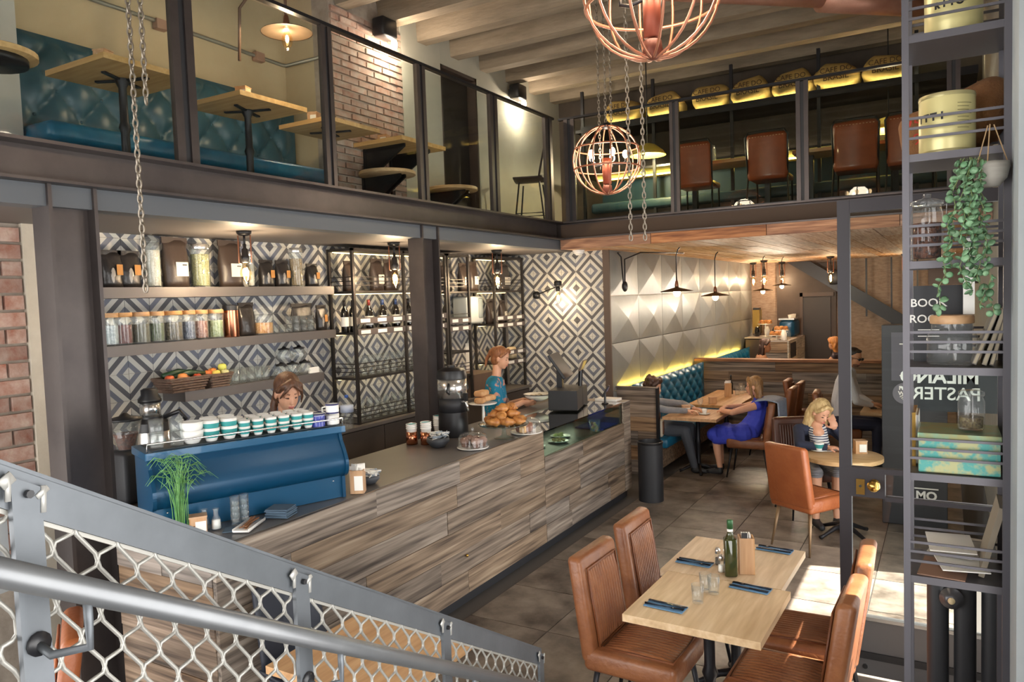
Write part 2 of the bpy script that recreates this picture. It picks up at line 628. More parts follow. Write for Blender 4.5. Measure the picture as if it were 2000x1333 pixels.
# ---- lower walls -------------------------------------------------
TW = mat('cement_tile_white', '#c6c4bd', .55, rnd=.04)
TB = mat('cement_tile_blue', '#6f7380', .55, rnd=.06)
TD = mat('cement_tile_dark', '#56565b', .55, rnd=.06)
def clip(poly, a, b, c):
    out = []
    for i in range(len(poly)):
        p, q = poly[i], poly[(i+1) % len(poly)]
        dp, dq = a*p[0]+b*p[1]-c, a*q[0]+b*q[1]-c
        if dp <= 0:
            out.append(p)
        if (dp < 0 < dq) or (dq < 0 < dp):
            t_ = dp/(dp-dq)
            out.append((p[0]+(q[0]-p[0])*t_, p[1]+(q[1]-p[1])*t_))
    return out
def stripe_tile(size, ax, ay, vertical_plane):
    """square cement tile in bands running across its diagonal; the pale diamond centre lies at corner (ax, ay)"""
    m = MB()
    g = .0012
    sq = [(g/size, g/size), (1-g/size, g/size), (1-g/size, 1-g/size), (g/size, 1-g/size)]
    cols = [0, 1, 0, 2, 0, 1, 0, 2]
    sx, sy = (1 if ax == 0 else -1), (1 if ay == 0 else -1)
    ox, oy = ax, ay
    for k_, c_ in enumerate(cols):
        lo, hi = k_/8*2, (k_+1)/8*2
        A = (sx, sy)
        base = sx*ox+sy*oy
        p = clip(sq, A[0], A[1], base+hi)
        p = clip(p, -A[0], -A[1], -(base+lo))
        if len(p) < 3:
            continue
        m.mi = c_
        pts = [((u-.5)*size, (v-.5)*size) for u, v in p]
        if vertical_plane == 'x':
            m.add([(.008, u, v) for u, v in pts], [tuple(range(len(pts)))])
        else:
            m.add([(u, -.008, v) for u, v in pts], [tuple(range(len(pts)))])
    m.mi = 2
    h = size/2-g
    if vertical_plane == 'x':
        m.box((.0035, 0, 0), (.007, 2*h, 2*h))
    else:
        m.box((0, -.0035, 0), (2*h, .007, 2*h))
    return m.mesh('wall_tile', [TW, TB, TD])
wl = S(MB().bb(XW-.35, XW, 2.62, YE+.3, 0, ZC).build('wall_left', MORTAR))
tm = {(a, b): stripe_tile(.2, a, b, 'x') for a in (0, 1) for b in (0, 1)}
for i in range(-4, 28):
    for j in range(-4, 6):
        y0, z0 = 3.338+.2*i, 1.836+.2*j
        if y0 < 2.6 or y0 > YE-.02 or z0 > ZC-.01:
            continue
        # corner with both indices even is a pale centre
        if (i % 2 == 0):
            a = 0
        else:
            a = 1
        b = 0 if j % 2 == 0 else 1
        link('wall_tile', tm[(a, b)], wl, (XW, y0+.1, z0+.1))
we = S(MB().bb(XW, XP-.02, YE, YE+.3, 0, ZC).build('wall_end', MORTAR))
te = {(a, b): stripe_tile(.2085, a, b, 'y') for a in (0, 1) for b in (0, 1)}
for i in range(-5, 4):
    for j in range(-9, 2):
        x0, z0 = -4.348+.2085*i, 2.61+.2085*j
        if x0 < XW or x0 > XP-.15 or z0 > ZC-.01 or z0 < .75:
            continue
        link('wall_tile', te[(i % 2, j % 2)], we, (x0+.104, YE, z0+.104))
MB().bb(XP-.075, XP+.012, YE-.03, YE+.0, 0, ZC).build('corner_post', mat('brown_trim', '#5a4b43', .6), we)
wp = S(MB().bb(XP-.4, XP-.03, YE+.3, 16.9, 0, ZC).build('wall_pyramid', MORTAR))
pw, ph_ = .99, .61
pm = MB()
a, b = pw/2-.004, ph_/2-.004
pm.add([(0, -a, -b), (0, a, -b), (0, a, b), (0, -a, b), (.04, 0, 0), (-.03, -a, -b), (-.03, a, -b), (-.03, a, b), (-.03, -a, b)],
       [(0, 1, 4), (1, 2, 4), (2, 3, 4), (3, 0, 4), (5, 6, 1, 0), (6, 7, 2, 1), (7, 8, 3, 2), (8, 5, 0, 3)])
pme = pm.mesh('pyramid_panel', PANELM)
for i in range(8):
    for j in range(5):
        zc = 2.285+ph_*(.5-j)
        link('pyramid_panel', pme, wp, (XP, YE+.02+pw*(i+.5), zc))

def bricks(parent, plane, pos, a0, a1, z0, z1, mat_, sgn=1, L=.25, Hh=.075):
    """running-bond bricks on a wall; plane 'x' has the wall at X=pos running along Y, plane 'y' the other way"""
    me = {}
    n = 0
    zi = 0
    z = z0
    while z+Hh*.6 < z1:
        s0 = a0-(L/2 if zi % 2 else 0)
        while s0 < a1:
            p, q = max(s0, a0), min(s0+L, a1)
            if q-p > .05:
                ln = round(q-p-.012, 3)
                key = ln
                if key not in me:
                    m_ = MB()
                    d = (.05, ln, Hh-.014) if plane == 'x' else (ln, .05, Hh-.014)
                    m_.rbox((0, 0, 0), d, .006, 1)
                    me[key] = m_.mesh('brick', mat_)
                o_ = random.uniform(-.008, .006)
                loc = (pos+sgn*(-.012+o_), (p+q)/2, z+Hh/2) if plane == 'x' else ((p+q)/2, pos+sgn*(-.012+o_), z+Hh/2)
                link('brick', me[key], parent, loc)
                n += 1
            s0 += L
        z += Hh
        zi += 1
    return n
wb = S(MB().bb(XW-.35, -5.03, 1.2, 2.535, 0, ZC).build('wall_brick', MORTAR))
bricks(wb, 'x', -5.01, 2.0, 2.53, .75, ZC, BRICK, L=.27, Hh=.105)
S(MB().bb(XW-.3, -4.99, 2.535, 2.655, 0, ZC).build('trim_3', mat('cream_post', '#cfc6b6', .8, col2='#bdb3a2', vscale=6, bump=.1)))
# far wall of the back room
FARB = mat('far_brick', '#7d6556', .9, col2='#a08d7e', vscale=9, vmul=(1, 1, 3), bump=.4, bscale=25)
wk = S(MB().bb(XP-.1, XF, 16.8, 17.1, 0, ZC).build('wall_back', FARB))
DARKB = mat('dark_brown_panel', '#3a2d26', .55, col2='#47382f', vscale=3)
d = S(MB().bb(-3.15, -1.98, 16.72, 16.8, 0, 2.82).build('door_1', DARKB))
MB().bb(-2.62, -2.08, 16.68, 16.72, .05, 2.1).build('door_leaf', mat('dark_door', '#2f2622', .5), d)
MB().bb(-2.68, -2.62, 16.66, 16.72, 0, 2.2).build('door_frame', mat('door_frame_brown', '#4b3a31', .5), d)
MB().bb(-2.68, -2.02, 16.66, 16.72, 2.12, 2.2).build('door_frame', mat('door_frame_brown', '#4b3a31', .5), d)
# stair string rising across the far wall
m = MB()
m.add([(-2.9, 16.5, 2.85), (-2.45, 16.5, 2.85), (-.5, 16.5, 1.55), (-.5, 16.5, 1.25), (-2.9, 16.62, 2.85), (-2.45, 16.62, 2.85), (-.5, 16.62, 1.55), (-.5, 16.62, 1.25)],
      [(3, 2, 1, 0), (4, 5, 6, 7), (0, 1, 5, 4), (1, 2, 6, 5), (2, 3, 7, 6), (3, 0, 4, 7)])
st = tag(m.build('stair_string', STEELD), 'dark sloping stair side crossing the brick wall at the far end', 'staircase')
for k in range(4):
    MB().bb(-1.86+.45*k, -1.83+.45*k, 16.52, 16.56, 2.0-.31*k, 2.85).build('baluster', STEELD, st)

# facade on the right: a wide doorway, a pier and an unseen opening sized for daylight
GREY0 = mat('front_blocker', '#8d877d', .8)
wr = MB()
wr.bb(XF, XF+.3, -3, 2.75, 2.9, 5.6)
wr.bb(XF, XF+.3, -3, 2.75, 0, .3)  # unseen stretch beside the camera, added to dim the pier
wr.bb(XF, XF+.3, -3, -2.8, .3, 2.9)
wr.bb(XF, XF+.3, 2.2, 2.72, .3, 2.9)
wr.bb(XF, XF+.3, 4.4, 4.72, 0, 2.6)
wr.bb(XF, XF+.3, 6.75, 17, 0, 2.6)
wr.bb(XF, XF+.3, 2.75, 17, 2.6, 5.6)
S(wr.build('wall_right', mat('facade_wall', '#9b968e', .85, col2='#8a857d')))
S(MB().bb(.185, 1.2, 2.72, 3.6, 0, 5.6).build('wall_pier', mat('pale_pier', '#a5abad', .8, col2='#969da1', vscale=3, bump=.2, bscale=12)))

wf = MB().bb(-6.6, XF+.3, -3.2, -3, 4.0, 5.75)  # unseen wall added behind the camera to keep bright sky out of glass reflections
wf.bb(-1.5, XF+.3, -3.2, -3, 0, 4.0)
S(wf.build('wall_front_blocker', GREY0))
# ---- upper walls -------------------------------------------------
XU = -5.85
S(MB().bb(XU-.2, XU, -3, 5.62, ZM, ZJ+.3).build('wall_upper_left', CREAM))
S(MB().bb(XU-.1, XW-.2, 5.62, 5.8, ZM, ZJ+.3).build('wall_upper_return', CREAM))
ub = S(MB().bb(XW-.2, XW+.02, 5.62, 6.72, ZM, ZJ+.3).build('wall_upper_brick', MORTAR))
bricks(ub, 'x', XW+.035, 5.62, 6.72, ZM, ZJ+.02, BRICKG, L=.25, Hh=.072)
GREYP = mat('plaster_grey', '#b5b2a4', .8, col2='#a5a294', vscale=2, bump=.06)
S(MB().bb(XW-.2, XW+.04, 6.72, 7.46, ZM, ZJ+.3).build('wall_upper_plaster', GREYP))
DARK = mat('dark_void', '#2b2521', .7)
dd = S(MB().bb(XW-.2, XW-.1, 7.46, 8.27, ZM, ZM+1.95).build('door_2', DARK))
MB().bb(XW-.1, XW+.03, 7.44, 7.5, ZM, ZM+1.97).build('door_frame', DARKB, dd)
MB().bb(XW-.1, XW+.03, 8.24, 8.29, ZM, ZM+1.97).build('door_frame', DARKB, dd)
MB().bb(XW-.1, XW+.03, 7.44, 8.29, ZM+1.93, ZM+1.98).build('door_frame', DARKB, dd)
MB().box((XW-.09, 7.62, ZM+1.42), (.02, .05, .09)).build('switch_plate', PAPER, dd)
S(MB().bb(XW-.2, XW+.04, 7.46, 8.27, ZM+1.97, ZJ+.3).build('wall_upper_lintel', GREYP))
S(MB().bb(XW-.2, XW+.04, 8.27, 10.7, ZM, ZJ+.3).build('wall_upper_corner', GREYP))
S(MB().bb(XW-.2, XF, 10.62, 10.9, ZM, ZJ+.3).build('wall_upper_back', mat('upper_back_dark', '#4b4036', .7, col2='#3b332c')))
S(MB().bb(-5.8, -5.5, 2.3, 2.85, ZM, ZJ+.3).build('wall_upper_pillar', PLASTER))

# ================================================================ BAR
# counter carcass, plank cladding
def planks_y(parent, X, y0, y1, z0, z1, n, mat_, lens=(.9, 1.9), thick=.022):
    h = (z1-z0)/n
    for i in range(n):
        y = y0
        first = True
        while y < y1-.01:
            L = random.uniform(*lens)*(random.uniform(.3, 1) if first else 1)
            y2 = y+L
            if y1-y2 < .3:
                y2 = y1
            first = False
            d = random.uniform(0, .006)
            MB().bb(X-thick, X+d, y+.0015, y2-.0015, z0+h*i+.0015, z0+h*(i+1)-.0015).build('plank', mat_, parent)
            y = y2
def planks_x(parent, Y, x0, x1, z0, z1, n, mat_, lens=(.8, 1.7), thick=.022, sg=-1):
    h = (z1-z0)/n
    for i in range(n):
        x = x0
        first = True
        while x < x1-.01:
            L = random.uniform(*lens)*(random.uniform(.3, 1) if first else 1)
            x2 = x+L
            if x1-x2 < .25:
                x2 = x1
            first = False
            d = random.uniform(0, .006)
            MB().bb(x+.0015, x2-.0015, Y-sg*0+sg*d, Y-sg*thick, z0+h*i+.0015, z0+h*(i+1)-.0015).build('plank', mat_, parent)
            x = x2
CX, CY0, CY1, CYD = -3.11, 2.36, 7.93, 5.83
bc = T('bar_counter', 'long bar counter clad in weathered reclaimed planks', 'counter', (0, 0, 0))
MB().bb(-3.91, CX-.024, CY0+.024, CYD, .1, 1.085).build('carcass', DARKB, bc)
MB().bb(-3.91, CX-.024, CYD, CY1, .1, .83).build('carcass', DARKB, bc)
MB().bb(-3.9, CX-.05, CY0+.05, CY1-.02, 0, .1).build('plinth', BLACKM, bc)
planks_y(bc, CX, CY0, CYD, .1, 1.118, 6, RECL, (.9, 1.7))
planks_y(bc, CX, CYD+.004, 7.73, .1, .868, 5, RECL, (.8, 1.3))
planks_y(bc, CX+.002, 7.735, CY1, .1, 1.09, 1, RECL, (.8, 1.3))
planks_x(bc, CY0, -3.91, CX-.024, .1, 1.085, 6, RECLX, (.5, .8))
planks_x(bc, CY1, -3.91, CX, .1, 1.05, 6, RECLX, (.5, .8), sg=1)
b = MB().ell((CX+.016, 4.533, 0.395), .012, 10, 6).build('screw_cap', BRASS, bc, True)
tag(MB().rbox(((-3.92+CX-.026)/2, (CY0+CYD)/2, 1.104), (.92-.136, CYD-CY0-.01, .032), .004, 1).build('worktop', mat('worktop_grey', '#615d5b', .3, .1, col2='#6d6967', vscale=3)),
    'dark grey smooth worktop running along the bar counter', 'worktop')
# glass display case at the far end of the bar
dc = T('display_case', 'glass display case of small plates at the far end of the bar', 'display case')
MB().bb(-3.9, CX-.04, CYD+.01, 7.72, .832, .86).build('deck', mat('case_deck', '#4b4748', .35, .3), dc)
MB().bb(CX-.03, CX-.022, CYD+.02, 7.715, .868, 1.085).build('front_pane', glass('case_glass', '#dff0ea'), dc)
MB().bb(-3.72, CX-.01, CYD+.005, 7.73, 1.087, 1.099).build('top_pane', glass('case_top', '#d5dedb', 1.7, 2.2), dc)
MB().bb(-3.95, -3.72, CYD+.005, 7.75, .86, 1.09).build('back_box', BLACKM, dc)
MB().bb(-3.715, -3.695, CYD+.05, 7.7, 1.07, 1.084).build('light_strip', mat('case_fill_glow', '#fff0d0', .5, emit=9, ecol='#fff0d0'), dc)  # added fill strip, brightens the dark inside of the case
MB().bb(-3.95, CX-.03, 7.735, CY1-.03, .83, 1.085).build('end_block', DARKB, dc)
MB().bb(-3.96, -3.72, CYD+.005, 7.9, 1.09, 1.105).build('service_top', mat('worktop_grey', '#55524f'), dc)
MB().bb(-3.96, CX, 7.74, CY1, 1.09, 1.1).build('end_top', mat('pale_top', '#a39a92', .5), dc)
for i, (y, c1, lab) in enumerate(((6.0, '#7f9a58', 'green salad'), (6.25, '#c79a55', 'golden pastries'), (6.55, '#8f6f4a', 'brown canapes'), (6.8, '#a8b878', 'pale green canapes'))):
    t = T('food_plate', 'small white plate of %s inside the glass display case' % lab, 'plate', (-3.33-.1*(i % 2), y, .861))
    MB().lathe([(.02, 0), (.06, .003), (.105, .016), (.1, .018), (.055, .008), (0, .006)], 20).build('dish', WHITE, t, True)
    f = MB()
    for k in range(7):
        f.ell((random.uniform(-.055, .055), random.uniform(-.055, .055), .024), (.022, .02, .016), 8, 5)
    f.build('food', mat('food_%d' % i, c1, .6, col2='#c9b78a', vscale=40), t, True)
t = T('fruit_cup', 'clear cup of chopped fruit inside the display case near its end', 'cup', (-3.2, 7.15, .861))
MB().lathe_open([(.045, 0), (.06, .13), (.058, .13), (.043, .004)], 18).build('cup', GLASSC, t, True)
f = MB()
for k in range(16):
    f.ell((random.uniform(-.03, .03), random.uniform(-.03, .03), random.uniform(.02, .11)), .017, 7, 5)
f.build('fruit', mat('fruit_mix', '#d86a3a', .4, col2='#c9b53a', vscale=35, contrast=.1), t, True)
tag(MB().bb(-3.5, -3.16, 7.3, 7.68, .862, .875).build('folded_cloth', mat('navy_cloth', '#2a2b5c', .8)), 'folded navy cloth lying inside the display case', 'cloth')

# base cabinets below the back wall
bcab = T('back_cabinet', 'low dark brown cabinet run below the tiled back wall', 'cabinet')
CABM = mat('cabinet_brown', '#4f4641', .5, col2='#5a504a', vscale=4)
MB().bb(XW+.01, -4.86, 2.7, YE-.05, 0, 1.1).build('body', CABM, bcab)
MB().bb(XW+.01, -4.82, 2.7, YE-.05, 1.1, 1.13).build('top', mat('cab_top', '#6a6460', .4), bcab)
y = 2.72
while y < YE-.5:
    MB().bb(-4.86, -4.84, y+.005, y+.595, .1, 1.085).build('door', CABM, bcab)
    y += .6

# wall shelves
def shelf(y0, y1, ztop, label, dep_=.27, th=.075):
    return tag(MB().bb(XW+.012, XW+.012+dep_, y0, y1, ztop-th, ztop).build('wall_shelf', SHELFM), label, 'shelf')
shelf(2.68, 5.24, 2.468, 'topmost grey wall shelf, holding bags and tall jars')
shelf(2.68, 5.24, 2.062, 'middle grey wall shelf, holding jars with wooden lids')
shelf(3.6, 5.06, 1.676, 'lowest short grey wall shelf, holding fruit baskets and glasses')

# ---- goods for the shelves
BAGM = mat('black_foil_bag', '#2a2625', .32, bump=.5, bscale=22)
BAGM2 = mat('dark_brown_bag', '#3d322c', .4, bump=.4, bscale=18)
KRAFT = mat('kraft_label', '#b9803f', .7)
def bag(loc, w_, h_, d_, label, label_kind='white', rz=0, group=None, m_=None):
    """standing foil bag: pinched flat top, gusseted bottom, label on its +X face"""
    t = T('coffee_bag', label, 'bag', loc, rz, group)
    b_ = MB()
    def fn(u, v):
        return 0
    rows = []
    n = 14
    vs, fs = [], []
    for i in range(8):
        k_ = i/7
        z = h_*k_
        thick = d_*(1-.93*max(0, (k_-.45)/.55)**1.2)*(1 if k_ > .05 else .9)
        ww = w_*(1-.04*math.sin(k_*9)) if k_ < .9 else w_*1.02
        for a in range(n):
            an = 2*PI*a/n
            ca, sa = math.cos(an), math.sin(an)
            p = 3.2
            rr = (abs(ca)**p+abs(sa)**p)**(-1/p)
            vs.append((thick/2*rr*ca+.004*math.sin(7*k_+3*an), ww/2*rr*sa, z))
    for i in range(7):
        for a in range(n):
            a2 = (a+1) % n
            fs.append((i*n+a, i*n+a2, (i+1)*n+a2, (i+1)*n+a))
    fs.append(tuple(range(n-1, -1, -1)))
    fs.append(tuple(7*n+a for a in range(n)))
    b_.add(vs, fs)
    b_.build('pouch', m_ or BAGM, t, True)
    MB().bb(-.006, .006, -w_/2*1.03, w_/2*1.03, h_*.93, h_*1.06).build('fold', m_ or BAGM, t)
    if label_kind == 'white':
        l_ = MB().box((d_/2+.003, w_*.1, h_*.38), (.002, w_*.5, h_*.3)).build('label', mat('cream_label', '#d9d3c4', .7), t)
        MB().box((d_/2+.0045, w_*.2, h_*.47), (.001, w_*.18, .008)).build('print', BLACK, l_)
    elif label_kind == 'kraft':
        MB().box((d_/2+.003, w_*.24, h_*.5), (.002, w_*.3, h_*.3)).build('label', KRAFT, t)
        MB().ell((d_/2, -w_*.08, h_*.34), (.004, w_*.13, h_*.22), 10, 6).build('window', mat('bag_window', '#9a938c', .15), t, True)
    return t
def jar(loc, r, h, label, lid='wood', fill=None, fillh=.7, group=None):
    t = T('glass_jar', label, 'jar', loc, 0, group)
    MB().lathe_open([(r*.96, 0), (r, .01), (r, h*.9), (r*.94, h), (r*.9, h), (r*.93, h*.88), (r*.93, .012), (0, .008)], 22).build('body', GLASSC, t, True)
    if fill:
        MB().lathe([(r*.9, .012), (r*.91, h*fillh*.98), (0, h*fillh)], 16).build('contents', fill, t)
    if lid == 'wood':
        MB().lathe([(r*1.0, h*.985), (r*1.04, h), (r*1.04, h+.022), (r*1.0, h+.028)], 22).build('lid', OAKY, t, auto=40)
    elif lid == 'glass':
        MB().lathe([(r*.95, h), (r*1.02, h+.008), (r*.9, h+.03), (r*.3, h+.05), (r*.12, h+.055), (r*.2, h+.075), (0, h+.085)], 20).build('lid', GLASSC, t, True)
    elif lid == 'metal':
        MB().lathe([(r*1.0, h-.01), (r*1.02, h), (r*1.02, h+.02), (r*.95, h+.028)], 20).build('lid', CHROME, t, auto=40)
    return t
XI = -5.09
FILLS = {}
def grain(n_, a, b_, s_=120):
    return mat('fill_'+n_, a, .8, col2=b_, vscale=s_, contrast=.12, detail=2, bump=.4, bscale=s_)
z1 = 2.469
bag((XI, 2.704, z1), .16, .26, .1, 'black bag behind the steel column at the left end of the top shelf', None)
bag((XI, 3.158, z1), .15, .25, .09, 'small black pouch with tan label, first on the top shelf', 'kraft')
bag((XI, 3.292, z1), .16, .25, .09, 'small black pouch with tan label, second on the top shelf', 'kraft')
jar((XI, 3.478, z1), .06, .33, 'tall clip jar of white grain behind the hanging chain', 'glass', grain('rice', '#d8d2c4', '#b9b2a2'), .85)
bag((XI, 3.670, z1), .21, .36, .1, 'large dark bag with cream label between two tall jars', 'white', m_=BAGM2)
jar((XI, 3.888, z1), .075, .31, 'tall jar of yellow green herbs on the top shelf', 'metal', grain('herb', '#a8a46a', '#6e7048'), .85)
bag((XI, 4.177, z1), .22, .36, .1, 'large dark bag with cream label behind the bulb by the machine', 'white', m_=BAGM2)
jar((XI+.02, 4.370, z1), .028, .27, 'slim glass jar beside the bulb on the top shelf', 'metal', grain('pale', '#cfc6b4', '#a99e8a'), .5)
bag((XI, 4.548, z1), .14, .22, .09, 'small black pouch with tan label, right of the bulb', 'kraft')
bag((XI, 4.727, z1), .14, .22, .09, 'small black pouch with tan label, just left of the tall grain jar', 'kraft')
jar((XI, 4.896, z1), .06, .32, 'tall jar of beige grain near the right end of the top shelf', 'metal', grain('oat', '#a58f6c', '#7a6648'), .8)
bag((XI, 5.086, z1), .13, .2, .1, 'small black pouch with tan label, last on the top shelf', 'kraft')
z2 = 2.063
jar((XI+.03, 2.684, z2), .055, .2, 'wooden lidded jar of grey leaves left of the steel column', 'wood', grain('gl', '#5b6a5c', '#8a9488'), .5)
JR = [(218, .05, 'clear straws', '#9aa3a6', '#c3c9ca'), (242, .06, 'dark red petals', '#5a1f22', '#7c4a45'), (277, .062, 'brown tea leaves', '#4d4a3c', '#6d6a55'), (307, .055, 'green tea leaves', '#475038', '#6b7656'),
      (341, .066, 'dark mixed tea', '#3f3a2c', '#7a6a52'), (370, .05, 'blue grey blossoms', '#3c4358', '#767e92'), (394, .055, 'red and orange fruit tea', '#7d3a26', '#b98b76'), (423, .06, 'pale green pods', '#7c8a5a', '#aab488')]
for px, r_, nm, a, b_ in JR:
    jar((XI+.06, {218: 3.093, 242: 3.183, 277: 3.315, 307: 3.440, 341: 3.579, 370: 3.711, 394: 3.820, 423: 3.957}[px], z2), r_, .2,
        'wooden lidded jar of %s on the middle shelf' % nm, 'wood', grain(nm.replace(' ', '_'), a, b_, 70), .72)
t = T('copper_canister', 'shiny copper canister with black lid on the middle shelf', 'canister', (XI+.07, 4.098, z2))
MB().lathe([(.058, 0), (.06, .004), (.06, .215), (.056, .218)], 28).build('body', COPPER, t, auto=40)
MB().lathe([(.062, .216), (.062, .255), (.056, .26)], 28).build('lid', BLACK, t, auto=40)
bag((XI+.04, 4.274, z2), .15, .26, .09, 'crumpled black bag between copper canister and ribbed jar', None)
jar((XI+.06, 4.440, z2), .082, .17, 'squat ribbed glass jar of orange slices on the middle shelf', 'glass', grain('orange', '#b87a3c', '#d5a76a', 30), .6)
bag((XI, 4.934, z2), .24, .24, .06, 'wide black bag leaning behind small glasses on the middle shelf', None)
bag((XI+.02, 5.160, z2), .12, .22, .07, 'small black pouch with tan label at the right end of the middle shelf', 'kraft')
# small glasses
def tumbler_me(r, h, name='tumbler'):
    return MB().lathe_open([(0, .006), (r*.85, .006), (r*.8, 0), (r*.88, .004), (r, h), (r*.94, h), (r*.82, .012), (0, .012)], 16).mesh(name, GLASSC, True)
tm1 = tumbler_me(.035, .075)
for i, px in enumerate((4.554, 4.635, 4.711, 4.802, 4.889, 4.971)):
    for k in range(2 if i > 1 else 1):
        tag(link('small_tumbler', tm1, None, (-5.02, px, z2+.07*k)), 'small clear tumbler stacked at the right part of the middle shelf', 'glass', 'small tumblers on the middle shelf')
# lowest shelf: baskets of fruit
WICK = mat('wicker', '#5a4438', .75, col2='#7d6657', vscale=26, vmul=(1, 1, 3), bump=.9, bscale=60)
z3 = 1.677
def basket(y0, y1, label):
    t = T('fruit_basket', label, 'basket', (XI+.04, (y0+y1)/2, z3))
    L, W, h = y1-y0, .22, .1
    m_ = MB()
    for sx, sy, dx, dy in ((1, 0, .012, L), (-1, 0, .012, L), (0, 1, W, .012), (0, -1, W, .012)):
        for k in range(5):
            e = 1-.05*(4-k)
            m_.rbox((sx*W/2*e, sy*L/2*e, .012+.02*k), (dx if sx else dx*e, dy if sy else dy*e, .019), .006, 2)
    m_.bb(-W/2*.82, W/2*.82, -L/2*.82, L/2*.82, 0, .01)
    m_.build('woven_body', WICK, t)
    MB().tube([(W/2, L/2, h+.005), (W/2, -L/2, h+.005), (-W/2, -L/2, h+.005), (-W/2, L/2, h+.005)], .01, 6, closed=True).build('rim', WICK, t)
    return t
ba, bb_ = 3.463, 3.804
basket(ba, bb_, 'brown wicker basket of apples and dark courgettes, left on the lowest shelf')
bd = 4.021
basket(bb_+.012, bd, 'smaller brown wicker basket of yellow and orange fruit beside the glasses')
def fruit(loc, r, c1, c2, label, name='apple'):
    t = T(name, label, 'fruit', loc)
    MB().lathe([(0, .06*r), (r*.3, 0), (r*.75, r*.25), (r, r*.9), (r*.85, r*1.5), (r*.45, r*1.75), (r*.12, r*1.6), (0, r*1.5)], 16).build('flesh', mat('skin_'+c1[1:], c1, .4, col2=c2, vscale=18), t, True)
    MB().tube([(0, 0, r*1.5), (r*.08, 0, r*1.95)], r*.06, 5).build('stem', DARKB, t)
Lb = bb_-ba
fruit((XI+.07, ba+.05, z3+.07), .036, '#b23a2c', '#d8763c', 'red apple at the near end of the left wicker basket')
fruit((XI+.1, ba+.14, z3+.075), .038, '#d8713a', '#e0a05a', 'orange peach at the front of the left wicker basket', 'peach')
fruit((XI+.08, ba+Lb-.16, z3+.06), .034, '#b8402e', '#c9673a', 'red apple low in the middle of the left wicker basket')
fruit((XI+.08, ba+Lb-.06, z3+.065), .034, '#a83428', '#c45a38', 'red apple at the far end of the left wicker basket')
m_ = MB().tube([(0, -.13, .0), (.01, 0, .02), (0, .15, .0)], [.02, .028, .018], 10)
tag(m_.build('courgette', mat('courgette_skin', '#1f3a22', .4), None, True, (XI, ba+Lb*.5, z3+.125)), 'long dark green courgette lying across the left basket', 'vegetable')
tag(m_.build('courgette', mat('courgette_skin', '#1f3a22', .4), None, True, (XI+.045, ba+Lb*.68, z3+.115)), 'dark green courgette resting in front of another one in the left basket', 'vegetable')
y = bb_
fruit((XI+.05, y+.06, z3+.075), .035, '#cc5a34', '#d98a4a', 'orange apple at the left of the smaller basket')
fruit((XI+.1, y+.1, z3+.075), .034, '#d9b83a', '#e2cf72', 'yellow fruit in front in the smaller basket', 'yellow_fruit')
fruit((XI+.03, y+.12, z3+.09), .034, '#c46a34', '#d9a04a', 'orange yellow apple at the back of the smaller basket')
fruit((XI+.09, y+.19, z3+.075), .033, '#e0dcae', '#d3cf8a', 'pale cream apple at the right of the smaller basket')
fruit((XI+.06, y+.19, z3+.115), .036, '#b9c04a', '#ccd070', 'green apple on top of the smaller basket')
tm2 = tumbler_me(.036, .12)
i = 0
for px in (4.042, 4.117, 4.195, 4.275, 4.356, 4.433):
    for dx in (0, .085):
        tag(link('water_tumbler', tm2, None, (-5.03-dx, px+.02*(dx > 0), z3)), 'clear straight tumbler in the rows right of the fruit baskets', 'glass', 'tumblers on the lowest shelf')
pot_b = MB().lathe_open([(0, .0), (.05, .0), (.066, .03), (.06, .07), (.045, .09), (.045, .1), (.04, .1), (.055, .07), (.06, .03), (0, .005)], 18).mesh('pot_glass', GLASSC, True)
pot_l = MB().lathe([(.05, .1), (.05, .112), (.02, .118), (.012, .13), (0, .132)], 16).mesh('pot_lid', BLACK, True)
pot_s = MB().tube([(.0, -.05, .05), (0, -.085, .07), (0, -.1, .095)], [.014, .01, .007], 8).tube([(0, .055, .085), (0, .1, .08), (0, .095, .035), (0, .06, .025)], .006, 6).mesh('pot_handle', GLASSC, True)
for i, (y, lv) in enumerate(((4.626, 0), (4.757, 0), (4.905, 0), (4.667, 1), (4.843, 1))):
    t = T('glass_teapot', ['glass teapot in the lower row of the stack, nearest the tumblers', 'glass teapot in the middle of the lower row of the stack', 'glass teapot at the right of the lower row, behind the white card',
                           'glass teapot on top of the stack, left one', 'glass teapot on top of the stack, right one'][i], 'teapot', (-5.05, y, z3+.135*lv))
    link('body', pot_b, t)
    link('lid', pot_l, t)
    link('handle', pot_s, t)
tag(MB().rbox((-4.995, 4.957, z3+.03), (.02, .12, .055), .003, 1).build('card_sign', PAPER), 'small white card at the right end of the lowest shelf', 'sign')

